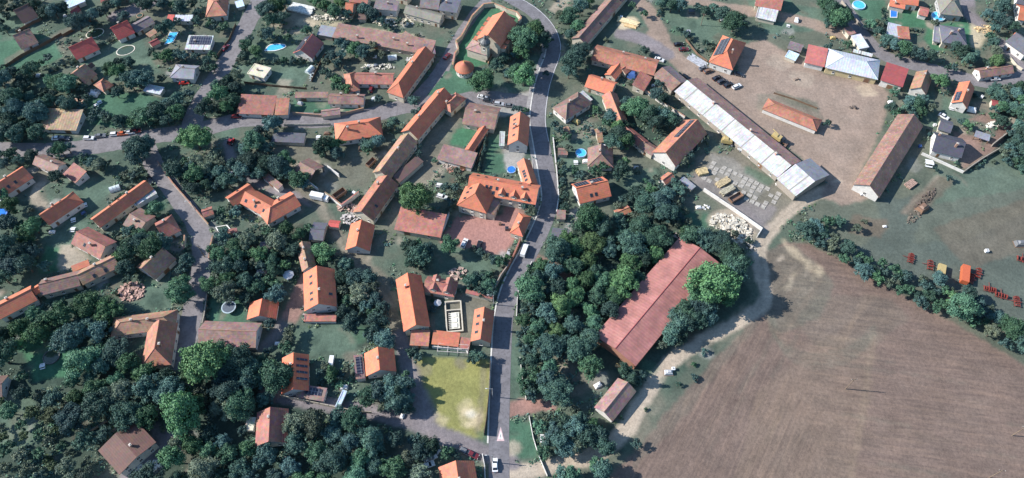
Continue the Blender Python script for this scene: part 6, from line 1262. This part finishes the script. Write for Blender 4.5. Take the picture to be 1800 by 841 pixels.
# ================================================================ POLES AND LAMPS
def pole(px, py, h, label, arm=True, name='utility_pole', lamp=0, group=None):
    g = P(px, py, 0); t = thing(name, label, 'pole' if not lamp else 'street lamp', g, R(rng.uniform(-20,20)) if not lamp else math.pi, group); b = MB(); b.tube((0,0,-.2),(0,0,h), .17,.11,8); b.obj('pole', plain('pole_wood', (.16,.12,.09)) if not lamp else plain('pole_steel', (.3,.3,.31), .5), t)
    if lamp: b = MB(); b.tube((0,0,h-.1),(1.6,0,h+.25), .06,.05,6); b.obj('arm', plain('pole_steel', (.3,.3,.31)), t); b = MB(); b.box((1.9,0,h+.24),(.8,.3,.14),top=.7); b.obj('lamp_head', plain('lamp_head', (.45,.45,.45)), t)
    elif arm:
        b = MB(); b.box((0,0,h-.5),(2.2,.14,.14)); b.obj('crossarm', plain('pole_wood', (.16,.12,.09)), t)
        for x in (-.9,0,.9): b = MB(); b.tube((x,0,h-.43),(x,0,h-.15), .07,.05,6); b.obj('insulator', plain('porcelain', (.5,.48,.45), .3), t)
for q in [(1486,684,8.5,'wooden utility pole standing in the ploughed field, left one'),(1779,766,8.5,'wooden utility pole in the ploughed field near the right edge'),(1232,45,7,'wooden pole with crossarm on the lawn behind the gravel lane'),(360,452,7.5,'wooden pole at the lane bend near the tapering tan cottage'),(1739,840,8,'wooden utility pole at the very bottom of the field')]: pole(*q, group='utility poles')
for q in [(868,536,7,'street lamp on the left kerb beside the courtyard roadside house'),(866,698,7,'street lamp on the left kerb halfway along the yellow plot'),(866,813,7,'street lamp on the left kerb at the bottom edge'),(938,300,7,'street lamp on the left kerb beside the manor'),(345,372,6.5,'street lamp on the left lane near the lane corner cottage')]: pole(*q, lamp=1, name='street_lamp', group='street lamps')
# ================================================================ YARD STORES
def stack(px, py, ang, dims, n, colr, label, name='timber_stack', cat='stack', along=True):
    g = P(px, py, 0); t = thing(name, label, cat, g, R(ang)); r = random.Random(px*3+py); b = MB(); m = plain('store_%.2f%.2f%.2f' % colr, colr, .85, .4); lx, ly, lz = dims
    rows = max(1, int(lz/.45)); cols = n
    for i in range(rows):
        for j in range(cols):
            y = -ly/2+ly*(j+.5)/cols; l = lx*r.uniform(.82,1); b.box((r.uniform(-.15,.15), y, .24+i*.45), (l, ly/cols*.86, .4), 0, rz=r.uniform(-.02,.02))
    b.obj('boards', m, t); b = MB()
    for x in (-lx*.35, 0, lx*.35): b.box((x,0,.03),(.18,ly*1.04,.1))
    b.obj('bearer', WD, t)
stack(1234,304,15,(4.6,3.2,1.5),5,(.42,.33,.18),'neat yellow timber pack at the left end of the storage yard')
stack(1271,322,33,(7.0,2.8,1.3),5,(.38,.3,.18),'yellow plank stack, upper one in the storage yard row')
stack(1278,337,33,(6.6,2.4,1.6),4,(.33,.3,.22),'grey-brown plank stack, lower one in the storage yard row') 
stack(1104,40,-22,(11,3.0,1.0),6,(.62,.5,.3),'long pile of fresh yellow boards on the yard behind the diagonal barn')
stack(1108,47,-20,(6,2.0,.6),5,(.55,.38,.2),'low leftover board pile just below the long yellow pile')
stack(1225,108,-45,(9.5,4.4,.5),7,(.32,.33,.36),'grey ribbed pallets of sheets between the parked cars')
stack(530,17,-18,(13,5.5,.9),9,(.55,.55,.53),'long pack of white roof panels lying near the top edge')
stack(222,60,25,(5,2,.6),4,(.5,.48,.44),'pale boards lying beside the first red house')
stack(1600,325,35,(5,3,.9),5,(.3,.2,.16),'small brown scrap stack in the rough strip by the long rusty barn')
def rubble(px, py, rx, ry, n, colr, label, name='rubble_heap', sz=(.4,1.3), cat='heap', rot=0):
    g = P(px, py, 0); r = random.Random(px+py); b = MB()
    for k in range(n):
        a = r.uniform(0,6.28); q = math.sqrt(r.random()); x = rx*q*math.cos(a); y = ry*q*math.sin(a); s = r.uniform(*sz); x, y = x*math.cos(rot)-y*math.sin(rot), x*math.sin(rot)+y*math.cos(rot)
        M = Matrix.Translation((x, y, (1-q)*1.0*r.random()+.15)) @ Matrix.Rotation(r.uniform(0,3.1),4,'Z') @ Matrix.Rotation(r.uniform(-.5,.5),4,'X'); b.box((0,0,0),(s,s*r.uniform(.4,.9),s*r.uniform(.2,.5)),0,M=M)
    o = b.obj(name, plain('heap_%.2f%.2f%.2f' % colr, colr, .9, .4)); o.location = g; tag(o, label, cat); return o
rubble(1285,402,8.5,6.2,330,(.47,.43,.36),'big heap of pale broken blocks below the storage yard wall',rot=-.6,sz=(.3,1.5))
rubble(231,513,5,4,110,(.36,.23,.19),'heap of reddish firewood under the tree near the curved row',sz=(.4,1.4)); rubble(1170,368,2.5,2,30,(.4,.36,.33),'small pale rubble spot under trees right of the hidden orange shed')
rubble(805,482,3.6,2.6,60,(.36,.26,.22),'scattered reddish bricks on the paved pad in the garden above the courtyard'); rubble(131,178,4.4,2.6,80,(.48,.33,.26),'pile of pinkish bricks above the ochre ribbed roof'); rubble(165,165,2.8,2.2,40,(.5,.48,.46),'pale stones beside the orange pyramid pavilion')
rubble(1627,350,8,1.8,110,(.11,.085,.07),'strip of rusty scrap along the meadow edge by the long rusty barn',rot=.75,cat='scrap heap',sz=(.2,.9)); rubble(1612,376,7,1.5,80,(.14,.115,.09),'lower strip of rusty scrap beside the meadow near the rusty barn',rot=.75,cat='scrap heap',sz=(.2,.9))
rubble(800,300,3.5,2.2,50,(.26,.13,.1),'rusty scrap pile between the flat brown barn and gravel',cat='scrap heap'); rubble(788,292,2.8,1.8,40,(.35,.3,.26),'pale scrap pile under the lower edge of the flat brown barn',cat='scrap heap')
rubble(690,40,10,2.6,120,(.55,.5,.4),'strip of pale crushed stone behind the long weathered brown barn'); rubble(580,32,9,2.2,100,(.5,.46,.38),'pale crushed stone left end of the strip by the roof panels'); rubble(1320,435,1.8,1.4,16,(.3,.28,.26),'few grey stones by the track bend near the huge red barn')
rubble(610,365,4,2.4,60,(.33,.22,.18),'untidy heap of boards behind the small red shed',cat='heap'); rubble(615,385,3.4,2.6,60,(.42,.38,.36),'untidy pale clutter right of the small red shed',cat='heap'); rubble(262,822,4.2,2.0,50,(.6,.56,.5),'white stones along the drive of the chocolate-roofed villa',rot=.4)
rubble(1398,84,3.2,2.4,50,(.4,.38,.38),'pale clutter beside the junk hut on the dirt yard',cat='heap'); rubble(1500,190,1.6,.8,12,(.1,.08,.07),'tiny dark scrap pile alone on the open dirt yard',cat='heap'); rubble(1400,140,1,.6,8,(.2,.15,.12),'single small brown clod on the dirt yard',cat='heap')
rubble(1466,108,1,.5,6,(.6,.55,.5),'small white stones by the doors of the pale grey hall'); rubble(1732,52,5,3,50,(.5,.36,.2),'ochre excavated soil right of the dark grey house',cat='soil heap'); rubble(1745,220,3.4,1.5,36,(.6,.58,.52),'white stones on the terrace of the dark slate house garden',rot=.3)
rubble(725,105,3,1.4,30,(.5,.48,.45),'pale garden clutter left of the orange farmhouse'); rubble(664,118,8,1.6,60,(.42,.4,.34),'row of pale beds and boxes behind the brown U-shaped cottage'); rubble(548,135,1.4,3.0,26,(.36,.4,.4),'pale glass frames leaning on the fence right of the lawn',sz=(.3,.8))
rubble(1240,365,1.6,1,12,(.6,.58,.55),'small white clutter on the grass left of the storage yard wall'); rubble(540,545,1.4,3,20,(.36,.3,.28),'flower tubs along the red drive'); rubble(1190,415,1.5,1,10,(.36,.3,.28),'few brown blocks at the top corner of the huge red barn')
# concrete slabs of the paved grid
def slabs():
    o = P(1290,310,0); ux = Vector((math.cos(R(-34)), math.sin(R(-34)), 0)); uy = Vector((-ux.y, ux.x, 0)); r = random.Random(4); k = 0
    proto = None
    for i in range(13):
        for j in range(5):
            if r.random() < .22: continue
            p = P(1248,297,0)+ux*(i*2.35)+uy*((2-j)*2.35-1.2); 
            if proto is None:
                b = MB(); b.box((0,0,.07),(2.05,2.05,.16)); proto = b.obj('paving_stone', plain('slab_concrete', (.29,.27,.24), .95, .4)); s = proto
            else: s = proto.copy(); COL.objects.link(s)
            s.location = (p.x+r.uniform(-.12,.12), p.y+r.uniform(-.12,.12), r.uniform(-.04,.03)); s.rotation_euler = (0,0,R(-34)+r.uniform(-.06,.06)); s.scale = (r.uniform(.8,1),r.uniform(.8,1),1)
            tag(s, 'weathered square concrete slab of the paved grid in the storage yard', 'concrete slab', 'concrete slabs of the storage yard grid')
slabs()
def courtyard_frame():
    g = P(798,558,0); t = thing('sunken_garden','pale walled rectangular bed with ladder-like beams in the courtyard','garden bed', g, R(6)); w, l = 5.6, 12.5
    b = MB()
    for s in (-1,1): b.box((s*w/2,0,.5),(.5,l,1.0)); b.box((0,s*(l/2-.25),.499),(w-.51,.5,1.0))
    b.box((0,l*.2,.49),(w-.51,.4,.98)); b.obj('wall_body', wallmat('cream'), t)
    b = MB(); b.box((0,-l*.14,.72),(w-1.8,l*.52,.12)); b.obj('deck', plain('deck_stone', (.55,.53,.45)), t)
    for k in range(9): b = MB(); b.box((-w*.3,-l*.36+k*.75,.9),(.9,.3,.2)); b.obj('beam', plain('beam_dark', (.06,.055,.05)), t)
    for k in range(3): b = MB(); b.box((w*.06,-l*.3+k*2.1,.9),(1.4,1.6,.14)); b.obj('panel', plain('panel_pale', (.65,.62,.52)), t)
courtyard_frame()
def pergola(px, py, ang, w, l, label):
    g = P(px, py, 0); t = thing('pergola', label, 'pergola', g, R(ang)); m = plain('pergola_wood', (.5,.44,.42))
    for x in (-w/2,-w/6,w/6,w/2):
        b = MB(); b.box((x,0,2.5),(.14,l,.14)); b.obj('rafter', m, t)
        for y in (-l/2,l/2): b = MB(); b.box((x,y,1.2),(.14,.14,2.5)); b.obj('post', m, t)
    for y in (-l/2+.1,0,l/2-.1): b = MB(); b.box((0,y,2.65),(w,.12,.14)); b.obj('beam', m, t)
pergola(797,618,-4,10.5,3.2,'pale timber pergola between the courtyard sheds and the yellow plot')
def small(px, py, kind, label, ang=0, colr='white', s=1):
    g = P(px, py, 0); t = thing(kind, label, kind.replace('_',' '), g, R(ang)); t.scale = (s,s,s)
    if kind == 'greenhouse':
        m = plain('greenhouse_film', (.5,.56,.56), .25, .15); b = MB(); n = 8; w, l = 1.4, 4.0
        for k in range(n): a0, a1 = math.pi*k/n, math.pi*(k+1)/n; b.face([(-l/2,w*math.cos(a0),1.7*math.sin(a0)),(l/2,w*math.cos(a0),1.7*math.sin(a0)),(l/2,w*math.cos(a1),1.7*math.sin(a1)),(-l/2,w*math.cos(a1),1.7*math.sin(a1))])
        for sx in (-1,1): b.face([(sx*l/2,w*math.cos(math.pi*k/n),1.7*math.sin(math.pi*k/n)) for k in range(n+1)])
        b.obj('cover', m, t)
        for k in range(4): b = MB(); x = -l/2+l*k/3; [b.tube((x,w*1.02*math.cos(math.pi*q/n),1.74*math.sin(math.pi*q/n)),(x,w*1.02*math.cos(math.pi*(q+1)/n),1.74*math.sin(math.pi*(q+1)/n)),.04,.04,4) for q in range(n)]; b.obj('hoop', RIM, t)
    elif kind == 'garden_table':
        b = MB(); b.box((0,0,.74),(1.8,1.0,.07)); b.obj('table_top', paintm(colr), t); [ (lambda b: (b.box((x,y,.35),(.09,.09,.72)), b.obj('leg', paintm(colr), t)))(MB()) for x in (-.75,.75) for y in (-.4,.4)]
        for y in (-.95,.95): b = MB(); b.box((0,y,.45),(1.7,.35,.06)); b.obj('bench', paintm(colr), t)
    elif kind == 'water_tank':
        b = MB(); b.box((0,0,.6),(1.1,1.1,1.0)); b.obj('tank', paintm(colr), t); b = MB(); b.tube((0,0,1.1),(0,0,1.22),.2,.2,10); b.obj('cap', paintm('black'), t)
    elif kind == 'parasol':
        b = MB(); b.tube((0,0,0),(0,0,2.5),.04,.03,6); b.obj('pole', RIM, t); b = MB(); b.tube((0,0,2.1),(0,0,2.6),1.6,.05,8); b.obj('canopy', paintm(colr), t)
    elif kind == 'covered_load':
        b = MB(); b.box((0,0,.45),(2.6,1.7,.9),top=.75); b.box((.1,0,1.05),(1.6,1.0,.35),top=.6); b.obj('tarpaulin', paintm(colr), t); b = MB(); b.box((0,0,.06),(2.8,1.9,.1)); b.obj('pallet', WD, t)
for q in [(203,127,'greenhouse','small greenhouse tunnel on the grass above the tall dark trees',20),(1113,133,'covered_load','blue tarpaulin over a load in the courtyard farm court',60,'blue',2.4),(115,29,'covered_load','white covered load beside the small dark red shed',20,'white',.8),(136,25,'covered_load','white bag right of the small dark red shed',0,'white',.7),
  (203,333,'greenhouse','pale blue cold frame in the garden above the slim orange house',25),(147,375,'covered_load','blue and white garden things below the orange house by the gravel loop',40,'blue',.7),(150,362,'garden_table','white garden table right of the orange house by the gravel loop',30),(130,388,'garden_table','white garden bench set above the broad terracotta house',20),(92,409,'covered_load','round white and green load left of the broad terracotta house',0,'white',.9),(129,405,'garden_table','pale garden table above the broad terracotta house drive',0),
  (68,134,'garden_table','white small table on the grass beside the dark hedge trees',0),(166,168,'covered_load','large white covered car under the orange pyramid pavilion',-10,'white',1.5),(176,181,'garden_table','white garden table below the orange pyramid pavilion',40),(170,187,'garden_table','second white garden set nearer the ochre ribbed roof',40),(115,178,'covered_load','pale blue wrapped bale above the ochre ribbed roof',0,'silver',1.2),
  (545,125,'greenhouse','pale greenhouse beside the fence right of the cream cube house',60),(658,101,'covered_load','white bag in the vegetable garden behind the long brown barn',0,'white',.9),(609,85,'greenhouse','slim pale greenhouse tunnel under the long brown barn',65),(690,103,'greenhouse','larger pale greenhouse tunnel near the orange farmhouse',10),(648,118,'water_tank','white water tank behind the brown U-shaped cottage',0),(660,117,'water_tank','pale water tank next to the white tank behind the U-shaped cottage',0,'silver'),
  (664,152,'covered_load','white car cover in the U-shaped cottage yard',0,'white',.8),(528,183,'covered_load','pale blue cover on the lawn right of the wide terracotta barn',-20,'silver',1),(557,197,'covered_load','dark green bin store left of the weathered pink-brown shed',0,'green',1),(660,180,'parasol','pale blue parasol right of the parapet-gabled house',0,'silver'),(560,243,'garden_table','white garden table beside the broad hipped house',0),(575,236,'covered_load','brown wrapped load left of the broad hipped house',0,'brown',1),
  (623,340,'covered_load','small white load behind the white lane wall',-30,'white',.8),(640,262,'covered_load','dark wrapped stack below the broad hipped house',0,'dark',1.6),(433,78,'garden_table','white terrace table left of the teardrop pool',0),(1148,151,'covered_load','white box near the chain of orange cottages',0,'white',.7),(1092,32,'water_tank','white tank at the end of the diagonal barn',0),(1209,60,'water_tank','round pale tank in the hedge by the gravel lane',0,'silver',1.6),
  (1215,23,'garden_table','dark garden table on the lawn near the top road',0,'dark',1.6),(1270,36,'covered_load','pale wrapped bale among the blue-green trees at the top',0,'silver',.8),(1400,37,'covered_load','white wrapped bale right of the white-fronted barn',70,'white',1.2),(1385,47,'garden_table','white rails beside the white-fronted barn',-20,'white',.9),(1464,68,'covered_load','cream round bale alone on the grass above the pale grey hall',0,'yellow',1),(1574,73,'covered_load','white bag beside the road hedge under the pale bungalow',0,'white',.8),
  (1707,195,'covered_load','large white bale right of the orange house below the curving road',-20,'white',1.5),(1672,192,'garden_table','white garden set in the garden of the orange house under the road',-20),(1565,181,'covered_load','white box by the dirt yard edge near the hall garden',0,'white',.9),(1725,172,'water_tank','white water tank right of the orange house below the curving road',40),(1642,222,'water_tank','white tank between the long rusty barn and the dark slate house',0),(1616,259,'water_tank','blue barrel at the wall corner of the dark slate house',0,'blue'),
  (1632,290,'garden_table','white rail frame on the meadow below the dark slate house',-15,'white',1.8),(1733,443,'water_tank','single white tank out on the meadow',0,'white',1.1),(1792,430,'covered_load','dark wrapped implement near the right edge of the meadow',0,'grey',1.6),(1555,399,'covered_load','white sack at the dark shrub below the long rusty barn',0,'white',.6),(1516,342,'covered_load','white sack at the end wall of the long rusty barn',0,'white',.8),(1620,368,'covered_load','square brown cabin frame in the rough strip near the meadow',35,'brown',1.9),
  (1458,424,'covered_load','white torn sheet in the hedge by the field corner',0,'white',1.2),(1013,215,'covered_load','tan stacked boards in the garden beside the main road',-40,'yellow',1.3),(1060,258,'garden_table','white terrace furniture beside the brown cottage',0),(1030,285,'covered_load','white terrace box left of the brown cottage',0,'white',1.1),(1012,287,'garden_table','small white garden table left of the round pool cottage',0),(1118,296,'covered_load','pale blue box in the garden left of the tiny pink-orange shed',0,'silver',.9),
  (1200,317,'water_tank','blue and white tank beside the grey container garage',0,'blue'),(1228,366,'covered_load','white sack on the grass near the white yard wall',0,'white',.9),(1367,325,'covered_load','white sack near the end block of the stable',0,'white',.7),(460,480,'covered_load','pale blue cover under the trees left of the patchy tan house',0,'silver',1.5),(510,490,'parasol','pale blue parasol left of the large bright orange house',0,'silver',1.3),(434,430,'covered_load','white box under the trees by the lane garden',0,'white',.9),
  (488,605,'covered_load','white box at the end of the red drive',0,'white',.8),(605,682,'covered_load','white covered load next to the pink solar garage',0,'white',1.1),(662,677,'covered_load','white load below the square orange house',10,'white',1),(630,727,'garden_table','white bench at the end of the pale lane fence',0,'white',1.2),(707,732,'covered_load','white barrel group at the lower lane bend',70,'white',.8),(100,724,'covered_load','white sack in the scrub left of the chocolate-roofed villa',0,'white',.8),
  (76,645,'garden_table','white garden bench on the bright clearing',20),(269,723,'garden_table','white round table in the villa drive shade',0,'white',1.2),(248,747,'garden_table','white terrace chairs at the villa entrance',30),(213,762,'covered_load','white furniture on the terrace of the chocolate-roofed villa',40,'white',1),(1175,656,'covered_load','pale blue round load at the lower end of the huge red barn',0,'silver',1.2),(1183,650,'water_tank','white small tank beside the end of the huge red barn',0),(1051,678,'covered_load','white wrapped pallet at the corner of the pink-brown shed',30,'white',1.1),
  (955,772,'garden_table','white table under the trees inside the picket line',0,'white',1.2),(770,537,'parasol','pale blue parasol on the lawn of the courtyard',0,'silver',.9),(895,445,'covered_load','pale stone fountain group in the manor hedge',70,'silver',1.1),(879,395,'water_tank','round terracotta tub on the red paved yard',0,'brown',.9),(891,404,'water_tank','dark round tub beside the hipped orange gatehouse',0,'dark',1.2),(998,450,'parasol','pale tarp parasol at the forest edge beside the track',0,'silver',1.1)]:
    a = list(q)+[0,'white',1][len(q)-4:] if len(q) < 7 else q
    small(a[0],a[1],a[2],a[3],a[4],a[5],a[6])
# ================================================================ LIGHT
EL, AZ = R(33.5), math.atan2(-1, .1)
SC.world = bpy.data.worlds.new('World'); SC.world.use_nodes = True; wn = SC.world.node_tree; bg = wn.nodes['Background']
sky = wn.nodes.new('ShaderNodeTexSky'); sky.sky_type = 'NISHITA'; sky.sun_disc = False; sky.sun_elevation = EL; sky.sun_rotation = AZ; sky.altitude = 200; sky.air_density = 1.6; sky.dust_density = .4; sky.ozone_density = 6
wn.links.new(sky.outputs[0], bg.inputs[0]); bg.inputs[1].default_value = .11
sl = bpy.data.lights.new('sun', 'SUN'); sl.energy = 5.0; sl.angle = R(.5); sl.color = (1, .95, .88); so = link('sun', sl, None, (-100,0,200))
sd = Vector((1, -.1, 0)).normalized()*math.cos(EL) + Vector((0,0,-math.sin(EL))); so.rotation_euler = sd.to_track_quat('-Z', 'Y').to_euler()
SC.view_settings.view_transform = 'Standard'; SC.view_settings.look = 'None'; SC.view_settings.exposure = .9; SC.view_settings.gamma = 1; SC.view_settings.use_curve_mapping = False
SC.render.resolution_x = 1024; SC.render.resolution_y = 478
SC.cycles.max_bounces = 5; SC.cycles.diffuse_bounces = 3; SC.cycles.transparent_max_bounces = 4
